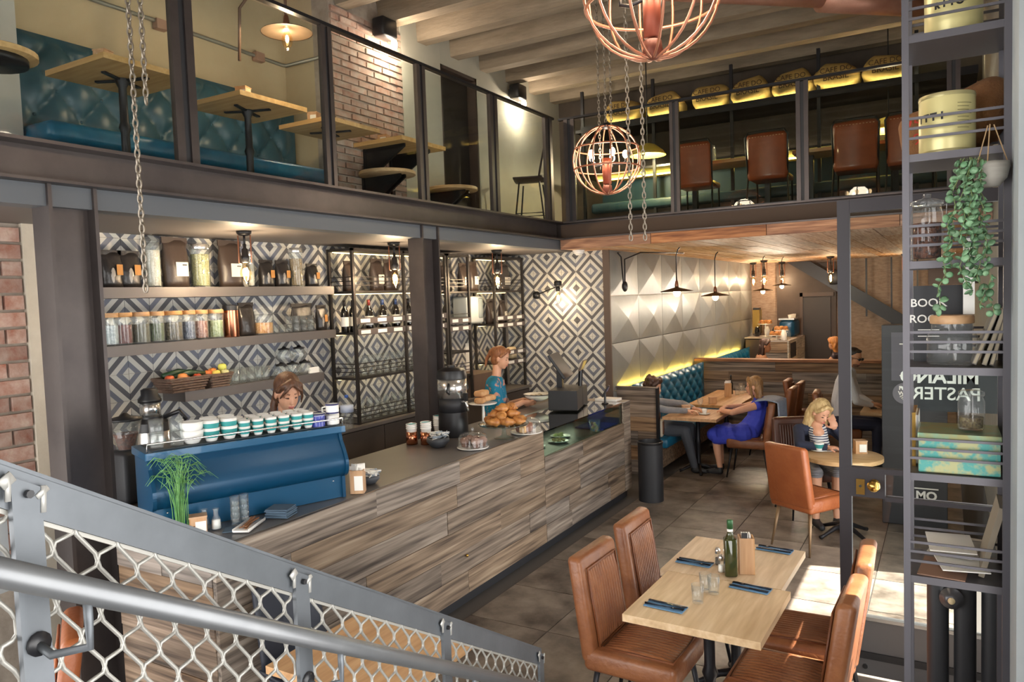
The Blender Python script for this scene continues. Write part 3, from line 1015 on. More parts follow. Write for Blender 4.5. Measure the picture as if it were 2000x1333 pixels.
# ---- etageres (metal shelving) on the back wall
ETM = mat('etagere_steel', '#3a3634', .45, .5)
def etagere(name, y0, y1, xb, xf_, zs, label, rails=(), extra=(), z0=1.13, z1=2.83):
    t = T(name, label, 'shelving')
    w_ = .028
    ypts = [y0, y1]+list(extra)
    for y in ypts:
        for x in (xb, xf_):
            if y in extra and x == xb:
                continue
            MB().bb(x-w_/2, x+w_/2, y-w_/2, y+w_/2, z0, z1).build('post', ETM, t)
    for z in zs:
        MB().bb(xb, xf_, y0, y1, z-.022, z).build('shelf', ETM, t)
    MB().bb(xb, xf_+w_/2, y0-w_/2, y1+w_/2, z1-.025, z1).build('top', ETM, t)
    for z in zs[:-1]+[z1-.003]:
        MB().bb(xb+.03, xb+.05, y0+.02, y1-.02, z-.03, z-.0225).build('light_strip', mat('shelf_light', '#ffe9b0', .5, emit=3, ecol='#ffdf9a'), t)
    for z in rails:
        for k in range(3):
            zz = z+.055+.04*k
            MB().bar((xf_, y0, zz), (xf_, y1, zz), .006, .008).build('rail', ETM, t)
            MB().bar((xb, y0, zz), (xf_, y0, zz), .006, .008).build('rail', ETM, t)
    return t
E1a, E1b = 5.43, 6.95
ZS = [2.42, 2.02, 1.58, 1.142]
et = etagere('etagere', E1a, E1b, -5.2, -4.9, ZS, 'tall dark metal shelving of wine and glasses left of the second column', rails=(2.42, 1.58, 1.142), extra=(6.2,))
def pricerail(y0, y1, X, z, parent, n):
    MB().bb(X-.002, X+.006, y0, y1, z-.03, z+.03).build('price_rail', mat('rail_brown', '#5c5250', .5), parent)
    L = (y1-y0)/n
    for k in range(n):
        MB().bb(X+.006, X+.009, y0+L*k+.04, y0+L*k+.04+L*.55, z-.018, z+.018).build('price_label', PAPER, parent)
pricerail(E1a+.03, E1b, -4.895, 2.13, et, 6)
pricerail(E1a+.03, E1b, -4.895, 2.02, et, 6)
# wine bottles
WB = mat('wine_glass', '#1a1714', .12, coat=.5)
wb_me = MB().lathe([(.036, 0), (.038, .006), (.038, .19), (.03, .22), (.015, .245), (.014, .3), (.0145, .31)], 16).mesh('bottle_body', WB, True)
lab_me = MB().lathe_open([(.0388, .06), (.0388, .15)], 16).mesh('bottle_label', PAPER, True)
CAPS = [mat('capsule_red', '#7a2a24', .4), mat('capsule_blue', '#2c3f68', .4), mat('capsule_gold', '#a8854a', .4), mat('capsule_black', '#262324', .4)]
def wine(loc, cap, label, group):
    t = T('wine_bottle', label, 'bottle', loc, random.uniform(0, 6), group)
    link('body', wb_me, t)
    link('label', lab_me, t)
    MB().lathe([(.0155, .255), (.0158, .312), (0, .313)], 12).build('capsule', CAPS[cap], t, True)
for i, y in enumerate((5.434, 5.55)):
    wine((-5.03, y, 2.021), 3, ('dark wine bottle at the outer side of the wine shelf', 'dark wine bottle just behind the front post of the wine shelf')[i], None)
for i in range(11):
    wine((-4.97-.1*(i % 2), 5.72+.105*i, 2.021), (0, 2, 1, 1, 1, 3, 3, 0, 2, 3, 3)[i], 'dark wine bottle in the row behind the price rail', 'wine bottles on the metal shelving')
# bags on top shelf of the etagere
bag((-5.06, 5.55, 2.421), .13, .28, .1, 'brown bag with cream label at the outer end of the metal shelving', 'white', m_=BAGM2)
bag((-5.05, 5.95, 2.421), .17, .31, .1, 'brown bag leaning left on the top tier of the metal shelving', 'white', m_=BAGM2)
bag((-5.05, 6.17, 2.421), .2, .31, .1, 'brown bag beside the hanging bulb on the top tier of the metal shelving', 'white', m_=BAGM2)
# stemware
wg = MB().lathe_open([(.034, 0), (.03, .003), (.005, .008), (.004, .08), (.02, .1), (.036, .14), (.033, .19), (.031, .19), (.034, .14), (.015, .1), (0, .09)], 14).mesh('wine_glass', GLASSC, True)
tb = tumbler_me(.034, .1)
tb2 = tumbler_me(.036, .14)
for i in range(12):
    y = 5.56+.11*i
    tag(link('wine_glass', wg, None, (-5.1, y, 1.581)), 'stemmed wine glass in the back row of the third tier', 'glass', 'wine glasses on the metal shelving')
for i in range(11):
    tag(link('tall_tumbler', tb, None, (-4.98, 5.5+.115*i, 1.581)), 'clear tumbler in the front row of the third tier', 'glass', 'tumblers on the third tier')
for i in range(10):
    tag(link('bottom_tumbler', tb2, None, (-4.99, 5.55+.12*i, 1.143)), 'clear tall tumbler in the front row of the bottom tier', 'glass', 'tumblers on the bottom tier')
for i in range(8):
    tag(link('balloon_glass', wg, None, (-5.11, 5.7+.13*i, 1.143)), 'stemmed glass at the back of the bottom tier', 'glass', 'stemmed glasses on the bottom tier')
t = T('water_carboy', 'clear plastic water bottle with blue cap beside the metal shelving', 'bottle', (-4.84, 5.2, 1.131))
MB().lathe_open([(.055, 0), (.06, .01), (.056, .04), (.06, .07), (.055, .1), (.06, .13), (.06, .2), (.045, .25), (.015, .28), (.015, .3)], 18).build('body', GLASSC, t, True)
MB().lathe([(.062, .16), (.062, .225)], 18).build('label', mat('blue_label', '#b9c6e0', .6), t, True)
MB().lathe([(.018, .295), (.018, .32)], 12).build('cap', mat('blue_cap', '#3c62b0', .4), t, True)
# second etagere
E2a, E2b, E2m = 7.0, 8.72, 7.72
et2 = etagere('etagere', E2a, 7.42, -5.2, -4.9, [2.4, 2.0, 1.7, 1.42], 'narrow dark metal shelving just right of the second column', rails=(2.4, 2.0, 1.42), z1=2.83)
et3 = etagere('etagere', 8.0, 8.72, -5.2, -4.9, [2.4, 1.98, 1.49, .9], 'dark metal shelving in the corner by the patterned end wall', rails=(2.4,), z0=.86, z1=2.83)
MB().bb(-5.2, -4.9, 7.42, 8.0, 2.378, 2.4).build('bridge_shelf', ETM, et3)
for z, n in ((2.05, 3), (1.96, 3), (1.6, 3), (1.47, 3)):
    pricerail(8.0, 8.72, -4.89, z, et3, n)
pricerail(E2a, 7.42, -4.89, 2.06, et2, 2)
pricerail(E2a, 7.42, -4.89, 1.97, et2, 2)
bag((-5.03, 7.1, 2.401), .16, .32, .09, 'dark bag on the upper tier just right of the second column', 'white', m_=BAGM2)
bag((-5.03, 7.5, 2.401), .15, .32, .09, 'dark bag in the middle of the bridging shelf, left of a taller one', 'white', m_=BAGM2)
bag((-5.03, 7.72, 2.401), .17, .34, .09, 'dark bag in the middle of the bridging shelf, next to the bulb', 'white', m_=BAGM2)
bag((-5.03, 8.45, 2.401), .28, .33, .1, 'wide silvery dark bag on the top tier in the corner', 'white', m_=mat('silver_bag', '#5a5450', .25, .3, bump=.6, bscale=14))
bag((-5.03, 8.1, 1.981), .15, .3, .09, 'brown bag on the second tier at the left of the corner shelving', 'white', m_=BAGM2)
bag((-5.03, 8.4, 1.981), .12, .28, .09, 'brown bag on the second tier in the middle of the corner shelving', 'white', m_=BAGM2)
wine((-5.03, 7.12, 2.001), 3, 'lone dark bottle on the shelving right of the second column', None)
tp = T('towel_dispenser', 'white and grey paper dispenser on the tiles between the metal shelvings', 'dispenser', (-5.1, 7.7, 2.0))
MB().rbox((0, 0, .17), (.24, .36, .34), .04, 5).build('body', mat('dispenser_white', '#c8ccca', .3), tp, True)
MB().rbox((.08, .1, .19), (.1, .12, .26), .03, 4).build('cover', mat('dispenser_grey', '#8e9796', .25), tp, True)
tag(MB().bb(XW+.008, XW+.012, 7.82, 7.97, 1.4, 1.75).build('paper_notice', PAPER), 'white sheet of paper on the tiled wall below the dispenser', 'notice')
tag(MB().bb(-5.22, -4.87, 7.44, 7.98, 1.13, 1.4).build('storage_box', mat('brown_board', '#6a564a', .6, col2='#755f52', vmul=(4, 4, .5))), 'plain brown wooden box below the paper dispenser', 'box')
for i in range(5):
    o = tag(MB().rbox((0, 0, .05), (.1, .14, .1), .035, 4).build('bread_pack', mat('bread_wrap', '#d6b98a', .5, col2='#e5d2ae', vscale=14), None, True, (-5.02+.06*(i % 2), 8.12+.12*i, 1.491+.07*(i % 2))),
            'pale wrapped bread roll piled on the third tier of the corner shelving', 'bread', 'bread rolls in the corner shelving')

# ---- coffee machine on the counter
MB_BLUE = mat('machine_blue', '#0a4365', .33, .2)
ML = 1.098
ang = math.atan2(-.398, 1.023)
cm = T('espresso_machine', 'large glossy blue espresso machine with a rounded back and cup tray', 'coffee machine', (-3.579, 2.351, 1.121), ang)
def prof(pts, t0, t1):
    n = len(pts)
    vs = [(d_, t0, z) for d_, z in pts]+[(d_, t1, z) for d_, z in pts]
    return vs, [tuple(range(n)), tuple(range(2*n-1, n-1, -1))]+[(i, n+i, n+(i+1) % n, (i+1) % n) for i in range(n)]
curve = [(-.02, .135)]+[(.0+.055*math.sin(a)-.005, .215-.08*math.cos(a)) for a in np.linspace(.2, 1.9, 10)]+[(.015, .3), (-.02, .35), (-.035, .395)]
MB().add(*prof([(-.29, .0), (-.015, .0), (-.015, .14), (-.29, .14)], .02, ML-.02)).build('lower_panel', mat('machine_blue_light', '#134f73', .32, .25, coat=.3), cm)
MB().add(*prof(curve+[(-.29, .395), (-.29, .135)], .02, ML-.02)).build('drum', MB_BLUE, cm, auto=35)
for t0, t1 in ((0, .02), (ML-.02, ML)):
    e = [(d_+.012, z) for d_, z in curve]
    MB().add(*prof([(-.3, 0), (.0, 0), (.0, .13)]+e+[(-.3, .4)], t0, t1)).build('end_plate', MB_BLUE, cm)
tr_ = MB().rbox((-.15, ML/2, .418), (.32, ML+.03, .046), .008, 2).build('cup_tray', mat('machine_blue_light', '#1d6088'), cm)
MB().tube([(.0, .0, .44), (.0, .0, .485), (.0, ML, .485), (.0, ML, .44)], .005, 8).build('cup_rail', CHROME, tr_, True)
MB().bb(-.29, -.03, .03, ML-.03, .441, .444).build('tray_liner', mat('liner_dark', '#2f3a42', .5), tr_)
for y in (.08, ML-.08):
    MB().lathe([(.006, 0), (.006, .004)], 8, (.0, y, .11)).build('screw', CHROME, cm)
for sgn, y in ((-1, .3), (1, .75)):
    MB().tube([(-.28, y, .2), (-.38, y, .19), (-.48, y, .17)], [.025, .02, .016], 10).build('portafilter', BLACK, cm, True)
# cups on the machine
TEALC = mat('cup_teal', '#3f9a9a', .25, coat=.4)
BLUEC = mat('cup_blue', '#3a44a0', .25, coat=.4)
def cup_parts(r, h):
    body = MB().lathe_open([(0, .002), (r*.55, 0), (r*.62, .003), (r*.9, h*.55), (r, h), (r*.93, h), (r*.82, h*.5), (r*.5, .008), (0, .008)], 18).mesh('cup_body', WHITE, True)
    band = MB().lathe_open([(r*.76+.001, h*.28), (r*.9+.0012, h*.55), (r*.96+.001, h*.78)], 18).mesh('cup_band', TEALC, True)
    return body, band
cbig, bbig = cup_parts(.047, .075)
csm, bsm = cup_parts(.034, .06)
cwh = MB().lathe_open([(0, .004), (.03, 0), (.036, .004), (.058, .04), (.062, .075), (.058, .075), (.05, .035), (0, .012)], 20).mesh('bowl', WHITE, True)
mug_w = MB().lathe_open([(0, 0), (.037, 0), (.04, .006), (.04, .075), (.037, .076), (.036, .01), (0, .01)], 20).mesh('mug', WHITE, True)
mug_b = MB().lathe_open([(.0405, .0), (.0405, .066)], 20).mesh('mug_glaze', BLUEC, True)
mug_r = MB().lathe_open([(.0402, .068), (.0402, .077), (.037, .077)], 20).mesh('mug_rim', mat('rim_blue', '#2a2c62', .3), True)
mh = MB().tube([(.0, .036, .06), (0, .06, .055), (0, .062, .03), (0, .038, .018)], .005, 7).mesh('handle', BLUEC, True)
mhw = MB().tube([(.0, .036, .06), (0, .06, .055), (0, .062, .03), (0, .038, .018)], .005, 7).mesh('handle', WHITE, True)
CM = Matrix.Translation((-3.579, 2.351, 1.121)) @ Matrix.Rotation(ang, 4, 'Z')
def on_tray(d_, t_, z=.0):
    p = CM @ Vector((d_, t_, .445+z))
    return (p.x, p.y, p.z)
for k in range(2):
    tag(link('white_bowl', cwh, None, on_tray(-.09, 0.250, .045*k)), ('white porcelain bowl at the bottom of the pair on the machine', 'white porcelain bowl on top of the pair on the machine')[k], 'bowl')
def cup(kind, d_, t_, z, label, group):
    t = T('coffee_cup', label, 'cup', on_tray(d_, t_, z), 0, group)
    link('body', cbig if kind else csm, t)
    link('band', bbig if kind else bsm, t)
for i, tt in enumerate((0.348, 0.446)):
    for rr_ in range(2):
        for k in range(2):
            cup(1, -.08-.11*rr_, tt+.02*rr_, .043*k, 'large white cup with teal band, stacked in pairs near the white bowls', 'large teal banded cups')
tts = (0.528, 0.605, 0.682, 0.759, 0.838, 0.908)
for tt in tts:
    for rr_ in range(3):
        for k in range(2):
            cup(0, -.07-.085*rr_, tt+.008*rr_, .034*k, 'small white espresso cup with teal band on the machine tray', 'small teal banded cups')
for i, (tt, d_) in enumerate(((0.973, -.07), (0.973, -.17), (1.057, -.17))):
    t = T('enamel_mug', ['deep blue mug in front on the machine tray', 'deep blue mug behind another on the machine tray', 'blue rimmed mug in the back corner of the machine tray'][i], 'mug', on_tray(d_, tt), 2.2)
    link('body', mug_w, t)
    link('glaze', mug_b, t)
    link('rim', mug_r, t)
    link('handle', mh, t)
for k in range(2):
    t = T('enamel_mug', ('white mug with blue rim, lower of the stacked pair at the tray end', 'white mug with blue rim, upper of the stacked pair at the tray end')[k], 'mug', on_tray(-.07, 1.067, .05*k), 2.2)
    link('body', mug_w, t)
    link('rim', mug_r, t)
    link('handle', mhw, t)
tg = tumbler_me(.038, .085, 'glass')
for i in range(2):
    tag(link('stacked_glass', tg, None, on_tray(-.09, .07+.1*i)), 'clear glass on the near end of the machine tray', 'glass', 'glasses on the machine tray')
    for k in range(1):
        tag(link('stacked_glass', tg, None, on_tray(-.09, .07+.1*i, .07)), 'clear glass stacked on another at the near end of the machine tray', 'glass', 'stacked glasses on the machine tray')

# ---- things behind / left of the machine
gp = (-3.750, 2.291, 1.361)
t = T('coffee_grinder', 'black coffee grinder with clear bean hopper left of the machine', 'grinder', (-4.4, 2.757, 1.12), .0)
t.scale = (1.1, 1.1, 1.15)
MB().rbox((0, 0, .14), (.2, .17, .28), .03, 4).build('body', BLACKM, t, True)
MB().lathe_open([(.03, .27), (.05, .28), (.085, .44), (.08, .44), (.045, .285)], 20).build('hopper', GLASSC, t, True)
MB().lathe([(.04, .285), (.066, .37), (0, .375)], 16).build('beans', grain('coffee', '#3a1f14', '#6a3a24', 90), t)
MB().lathe([(.088, .44), (.088, .452), (.03, .465), (.012, .48), (0, .482)], 20).build('hopper_lid', BLACK, t, True)
tag(MB().bb(-4.6, -4.25, 2.760-.2, 2.760+.2, 0, 1.118).build('grinder_stand', DARKB), 'dark narrow cabinet under the coffee grinder', 'cabinet')
t = T('thermos_jug', 'steel vacuum jug with black pump top behind the grinder', 'jug', (-4.9, 3.263, 1.131))
t.scale = (1.25, 1.25, 1.35)
MB().lathe([(.1, 0), (.105, .01), (.105, .24), (.085, .27)], 24).build('body', CHROME, t, auto=40)
MB().lathe([(.108, .235), (.1, .28), (.06, .3), (.06, .31)], 24).build('shoulder', BLACK, t, auto=40)
MB().lathe([(.055, .31), (.055, .385)], 20).build('neck', CHROME, t, True)
MB().lathe([(.062, .385), (.062, .4), (.045, .42), (.045, .45), (.03, .458)], 20).build('pump_cap', BLACK, t, True)
MB().tube([(.05, .05, .3), (.12, .1, .33), (.15, .12, .28)], .012, 8).build('handle', BLACK, t, True)
# ---- near end of the counter: plant, box, bottles, glasses, napkins, tray
Z = 1.121
t = T('potted_grass', 'papyrus like green grass in a small brown bowl near the machine', 'plant', tuple(CM @ Vector((.095, 0.118, 0))))
MB().lathe_open([(.03, 0), (.05, .005), (.07, .045), (.062, .045), (.045, .01), (0, .01)], 18).build('pot', mat('terracotta', '#7a5038', .7), t, True)
MB().lathe([(.06, .03), (.03, .04), (0, .042)], 14).build('soil', mat('soil', '#4a2d20', .9, bump=.6), t)
gm = MB()
rs = random.Random(3)
for k in range(46):
    a = rs.uniform(0, 6.28)
    l_ = rs.uniform(.3, .52)
    b0 = Vector((rs.uniform(-.03, .03), rs.uniform(-.03, .03), .04))
    dx, dy = math.cos(a), math.sin(a)
    sp = rs.uniform(.02, .10)
    p = [b0+Vector((dx*sp*s_**2.2, dy*sp*s_**2.2, l_*(s_-.25*s_**3))) for s_ in (0, .35, .7, 1)]
    gm.tube(p, [.0028, .0024, .002, .0007], 4)
    if k % 3 == 0:
        for q in range(6):
            aa = rs.uniform(0, 6.28)
            e = p[-1]
            gm.tube([e, e+Vector((.05*math.cos(aa), .05*math.sin(aa), .012)), e+Vector((.095*math.cos(aa), .095*math.sin(aa), -.03))], [.0018, .0016, .0006], 4)
stuff(gm.build('grass_blades', mat('grass_green', '#4d8a4a', .6, col2='#7fb06a', vscale=20), t, True))
def menu_box(loc, rz, label, w_=.085, d_=.075, h=.12, open_top=False, card=True, name='napkin_box'):
    t = T(name, label, 'box', loc, rz)
    th = .007
    for x, y, dx, dy in ((w_/2-th/2, 0, th, d_), (-w_/2+th/2, 0, th, d_), (0, d_/2-th/2, w_-2*th, th), (0, -d_/2+th/2, w_-2*th, th)):
        MB().box((x, y, h/2), (dx, dy, h)).build('side', BOXW, t)
    MB().box((0, 0, th/2), (w_-2*th, d_-2*th, th)).build('bottom', BOXW, t)
    if not open_top:
        MB().box((0, 0, h+th/2), (w_+.006, d_+.006, th)).build('lid', BOXW, t)
    else:
        mm = MB()
        rr_ = random.Random(5)
        for k in range(9):
            mm.box((rr_.uniform(-.025, .025), rr_.uniform(-.02, .02), h+rr_.uniform(-.01, .012)), (.05, .004, .05), rr_.uniform(0, 3))
        stuff(mm.build('napkins', PAPER, t))
    if card:
        MB().box((.012, -d_/2-.002, h*.46), (w_*.62, .003, h*.62)).build('card', PAPER, t)
    return t
menu_box((-3.422, 2.511, 1.121), .95, 'small light wood box with white card behind the railing', .085, .075, .085)
menu_box((-3.182, 3.486, 1.121), .55, 'light wood box stuffed with napkins at the right end of the machine', .085, .085, .145, True)
for i, p in enumerate((tuple(CM @ Vector((.07, 0.245, 0))), tuple(CM @ Vector((.1, 0.295, 0))))):
    t = T('dressing_bottle', ('small clear bottle behind the wooden box, empty looking', 'small clear bottle filled with white dressing by the wooden box')[i], 'bottle', p)
    MB().lathe_open([(.0, .0), (.026, 0), (.027, .01), (.024, .05), (.013, .075), (.013, .1), (.018, .112), (.016, .112), (.011, .1), (.011, .078)], 14).build('body', GLASSC, t, True)
    if i:
        MB().lathe([(.024, .004), (.021, .05), (0, .052)], 12).build('filling', WHITE, t, True)
for i, p in enumerate((tuple(CM @ Vector((.1, 0.397, 0))), tuple(CM @ Vector((.09, 0.450, 0))))):
    for k in range(4):
        tag(link('stacked_tumbler', tumbler_me(.026, .062) if not (i or k) else bpy.data.objects['stacked_tumbler'].data, None, (p[0], p[1], p[2]+.032*k)),
            'clear tumbler in the two tall stacks on the counter by the machine', 'glass', 'stacked tumblers by the machine')
p = (-3.241, 2.912, 1.121)
NAPB = mat('blue_napkin', '#5a83a8', .85, bump=.2, bscale=80)
NAPD = mat('slate_napkin', '#4f6376', .85)
for k in range(7):
    tag(MB().box((p[0]+.004*math.sin(k*5), p[1]+.004*math.cos(k*3), p[2]+.004+.007*k), (.13, .12, .006), .35+.06*math.sin(k*2.3)).build('paper_napkin', NAPD),
        'slate blue paper napkin in the stack beside the machine', 'napkin', 'napkin stack beside the machine')
t = T('cutlery_tray', 'white oblong tray of wooden stirrers on a blue napkin', 'tray', (-3.239, 2.688, 1.121), .45)
MB().rbox((0, 0, .008), (.09, .22, .012), .005, 2).build('tray', WHITE, t, True)
for s_ in (-1, 1):
    MB().rbox((s_*.043, 0, .014), (.006, .22, .016), .003, 2).build('rim', WHITE, t, True)
for k in range(9):
    MB().bar((random.uniform(-.03, .03), -.09, .018+.002*k), (random.uniform(-.03, .03), .085, .018+.002*k), .008, .003).build('stirrer', mat('stirrer_wood', '#8a5f3e', .6, rnd=.25), t)
tag(MB().box((-3.28, 2.62, 1.123), (.1, .1, .003), .7).build('paper_napkin', NAPD), 'single slate blue napkin under the oblong tray', 'napkin')
# bowl of sugar sachets behind the napkin box
def sachets(loc, r, label, n=26):
    t = T('sachet_bowl', label, 'bowl', loc)
    MB().lathe_open([(0, 0), (r*.55, 0), (r*.95, r*.45), (r*.92, r*.8), (r*.85, r*.8), (r*.85, r*.45), (0, .01)], 20).build('bowl', mat('slate_bowl', '#43464c', .5), t, True)
    mm = MB()
    rr_ = random.Random(int(r*1000))
    for k in range(n):
        c_ = (rr_.uniform(-.6, .6)*r, rr_.uniform(-.6, .6)*r, r*(.75+.45*rr_.random()))
        mm.mi = k % 2
        mm.M = Matrix.Translation(c_) @ Matrix.Rotation(rr_.uniform(0, 3.1), 4, 'Z') @ Matrix.Rotation(rr_.uniform(-1, 1), 4, 'X')
        mm.box((0, 0, 0), (.075, .022, .004))
    mm.M = None
    stuff(mm.build('sachets', [PAPER, mat('sachet_grey', '#9aa3ad', .6)], t))
sachets((-3.265, 3.688, 1.121), .07, 'slate bowl of paper sachets behind the napkin box')
sachets((-3.556, 4.856, 1.121), .098, 'dark slate bowl heaped with striped sugar sachets on the counter', 34)
# paper cups in copper holders
def cup_stack(p, n_, label, holder=True, r=.046):
    t = T('cup_holder', label, 'cups', p)
    z = 0
    if holder:
        MB().lathe_open([(r*.98, 0), (r*1.04, .0), (r*1.04, .105), (r*.98, .105), (r*.98, .006), (0, .006)], 24).build('copper_sleeve', COPPER, t, True)
        z = .045
    for k in range(n_):
        c_ = MB().lathe_open([(r*.72, z+.016*k), (r*.96, z+.016*k+.085), (r*1.03, z+.016*k+.088), (r*1.0, z+.016*k+.094), (r*.92, z+.016*k+.09)], 20).build('paper_cup', WHITE, t, True)
    MB().lathe_open([(r*.92, z+.016*n_+.073), (r*.7, z+.016*n_)], 20).build('cup_lining', TEALC, t, True)
    return t
cup_stack((-3.829, 4.867, 1.121), 3, 'teal lined paper cups in a shiny copper holder, front one')
cup_stack((-3.713, 4.910, 1.121), 4, 'teal lined paper cups in a copper holder half behind the sachet bowl')
cup_stack((-3.859, 5.292, 1.121), 6, 'tall stack of teal lined paper cups beside the coffee urn', False, .05)
# pair of white cups behind machine end
for k in range(4):
    tag(link('white_saucer', MB().lathe([(.03, 0), (.055, .008), (.057, .012), (0, .008)], 18).mesh('saucer', WHITE, True) if k == 0 else bpy.data.objects['white_saucer'].data, None, (-3.42, 3.5, 1.121+.014*k)),
        'white saucer in the small pile behind the machine end', 'saucer', 'saucers behind the machine')
# coffee urn
t = T('coffee_urn', 'tall black and steel coffee urn with tap on the counter', 'urn', (-3.72, 5.316, 1.121))
t.scale = (1.15, 1.15, 1.12)
r = .112
MB().lathe([(r*.95, 0), (r, .01), (r, .1), (r*.98, .19)], 28).build('base', BLACK, t, auto=40)
MB().lathe([(r*.93, .19), (r*.93, .3)], 28).build('lower_band', BLACKM, t, True)
MB().lathe([(r*1.0, .3), (r*1.0, .45)], 28).build('steel_band', CHROME, t, True)
MB().lathe([(r*1.03, .45), (r*1.03, .475), (r*.95, .51), (r*.6, .53), (r*.3, .535), (.03, .55), (0, .552)], 28).build('lid', BLACK, t, auto=35)
MB().tube([(.08, -.02, .27), (.14, -.02, .27), (.15, -.02, .2)], [.016, .014, .01], 8).build('tap', CHROME, t, True)
MB().box((.135, -.02, .31), (.03, .02, .06)).build('tap_handle', BLACK, t)
for s_ in (-1, 1):
    MB().tube([(.05, s_*r*.98, .34), (.05, s_*r*1.25, .36), (.05, s_*r*1.0, .42)], .009, 7).build('handle', BLACK, t, True)
# domes and cake stands
def dome(p, r, h, label, foot=0):
    t = T('cake_dome', label, 'cake dome', p)
    MB().lathe([(r*.5, foot), (r*1.05, foot+.008), (r*1.06, foot+.014), (r*.95, foot+.012), (0, foot+.01)], 28).build('plate', WHITE, t, True)
    z = foot+.014
    MB().lathe_open([(r, z), (r*.99, z+h*.55), (r*.85, z+h*.85), (r*.5, z+h*.98), (r*.1, z+h), (r*.05, z+h+.012), (r*.14, z+h+.03), (0, z+h+.04)], 28).build('glass_cover', GLASSC, t, True)
    return z
p = (-3.252, 4.905, 1.121)
z = dome(p, .12, .115, 'glass dome over chocolate muffins on a white plate')
for i, (dx, dy) in enumerate(((-.05, -.04), (.05, -.035), (.0, .045), (-.06, .05), (.065, .04))):
    t = T('chocolate_muffin', 'chocolate muffin under the glass dome on the counter', 'muffin', (p[0]+dx, p[1]+dy, p[2]+z), 0, 'muffins under the dome')
    MB().lathe([(.024, 0), (.032, .035)], 14).build('paper_case', mat('muffin_case', '#6a4a3c', .7), t)
    MB().lathe([(.034, .034), (.04, .045), (.034, .065), (.015, .078), (0, .08)], 14).build('top', mat('muffin_top', '#5a3428', .8, col2='#b08f80', vscale=25, bump=.6, bscale=60), t, True)
p = (-3.175, 5.638, 1.121)
z = dome(p, .135, .12, 'glass dome over a brown loaf cake near the display case')
t = T('loaf_cake', 'round brown cake with a cut side under the far glass dome', 'cake', (p[0]-.02, p[1], p[2]+z))
MB().lathe([(.07, 0), (.075, .02), (.075, .07), (.06, .078), (0, .08)], 20).build('sponge', mat('cake_brown', '#6a3a22', .7, col2='#8a5230', vscale=20, bump=.4), t, True)
MB().bb(.0, .05, -.085, -.05, .0, .075).build('cut_face', mat('cake_cut', '#d9b078', .8), t)
# croissant stand
p = (-3.237, 5.365, 1.121)
t = T('pastry_stand', 'footed glass stand piled with croissants on the counter', 'cake stand', p)
t.scale = (1.3, 1.3, 1.2)
MB().lathe([(.07, 0), (.06, .006), (.018, .02), (.012, .06), (.02, .085), (.16, .095), (.165, .105), (.155, .102), (0, .098)], 28).build('stand', glass('stand_glass', '#dfe9e6', 1.5, 1.4), t, True)
CRO = mat('croissant_crust', '#8a4a1e', .45, col2='#cf9350', vscale=22, contrast=.2, bump=.3, bscale=70, coat=.2)
def croissant_mesh():
    m_ = MB()
    n, seg = 17, 12
    vs, fs = [], []
    for i in range(n):
        u = -1+2*i/(n-1)
        a = u*1.15
        c_ = Vector((.055*math.sin(a), .055*(1-math.cos(a)), 0))
        rr_ = .03*(1-abs(u)**1.6)*(1+.13*math.cos(u*13))+.004
        tdir = Vector((math.cos(a), math.sin(a), 0))
        nn = Vector((-math.sin(a), math.cos(a), 0))
        for k in range(seg):
            an = 2*PI*k/seg
            vs.append(c_+nn*rr_*math.cos(an)+Vector((0, 0, 1))*(rr_*.85*math.sin(an)+.024))
    for i in range(n-1):
        for k in range(seg):
            k2 = (k+1) % seg
            fs.append((i*seg+k, i*seg+k2, (i+1)*seg+k2, (i+1)*seg+k))
    m_.add(vs, fs)
    return m_.mesh('croissant', CRO, True)
cme = croissant_mesh()
cr_rng = random.Random(11)
spots = [(math.cos(a)*.1, math.sin(a)*.1, 0) for a in np.arange(0, 6.2, .78)]+[(math.cos(a)*.055, math.sin(a)*.055, .04) for a in np.arange(.3, 6, 1.2)]+[(.0, 0, .082), (.03, .03, .085)]
for x, y, z in spots:
    o = tag(link('croissant', cme, None, (p[0]+x*1.3, p[1]+y*1.3, p[2]+.126+z*1.25)), 'golden baked croissant piled on the footed glass stand', 'croissant', 'croissants on the glass stand')
    o.scale = (1.3, 1.3, 1.3)
    o.rotation_euler = (cr_rng.uniform(-.3, .3), cr_rng.uniform(-.3, .3), cr_rng.uniform(0, 6.28))
p = (-3.780, 5.898, 1.087)
p = (-3.78, p[1], 1.106)
t = T('bread_stand', 'tall footed stand with sliced ciabatta behind the croissants', 'cake stand', p)
MB().lathe([(.06, 0), (.05, .006), (.015, .02), (.012, .18), (.02, .2), (.13, .21), (.135, .218), (0, .212)], 24).build('stand', WHITE, t, True)
for i, (dx, dy, dz, rz_) in enumerate(((0, -.03, 0, .3), (.02, .05, .01, -.2), (-.01, .0, .06, .1))):
    tag(MB().rbox((0, 0, .03), (.1, .17, .055), .025, 4, fn=lambda q: (q[0]*(1-.8*max(0, q[1])), q[1], q[2])).build('ciabatta', mat('ciabatta_crust', '#b87f4c', .7, col2='#d9b284', vscale=12, bump=.4), None, True,
        (p[0]+dx, p[1]+dy, p[2]+.22+dz), rz_), ('ciabatta roll at the near side of the tall stand', 'ciabatta roll at the far side of the tall stand', 'ciabatta roll lying on top of two others')[i], 'bread')
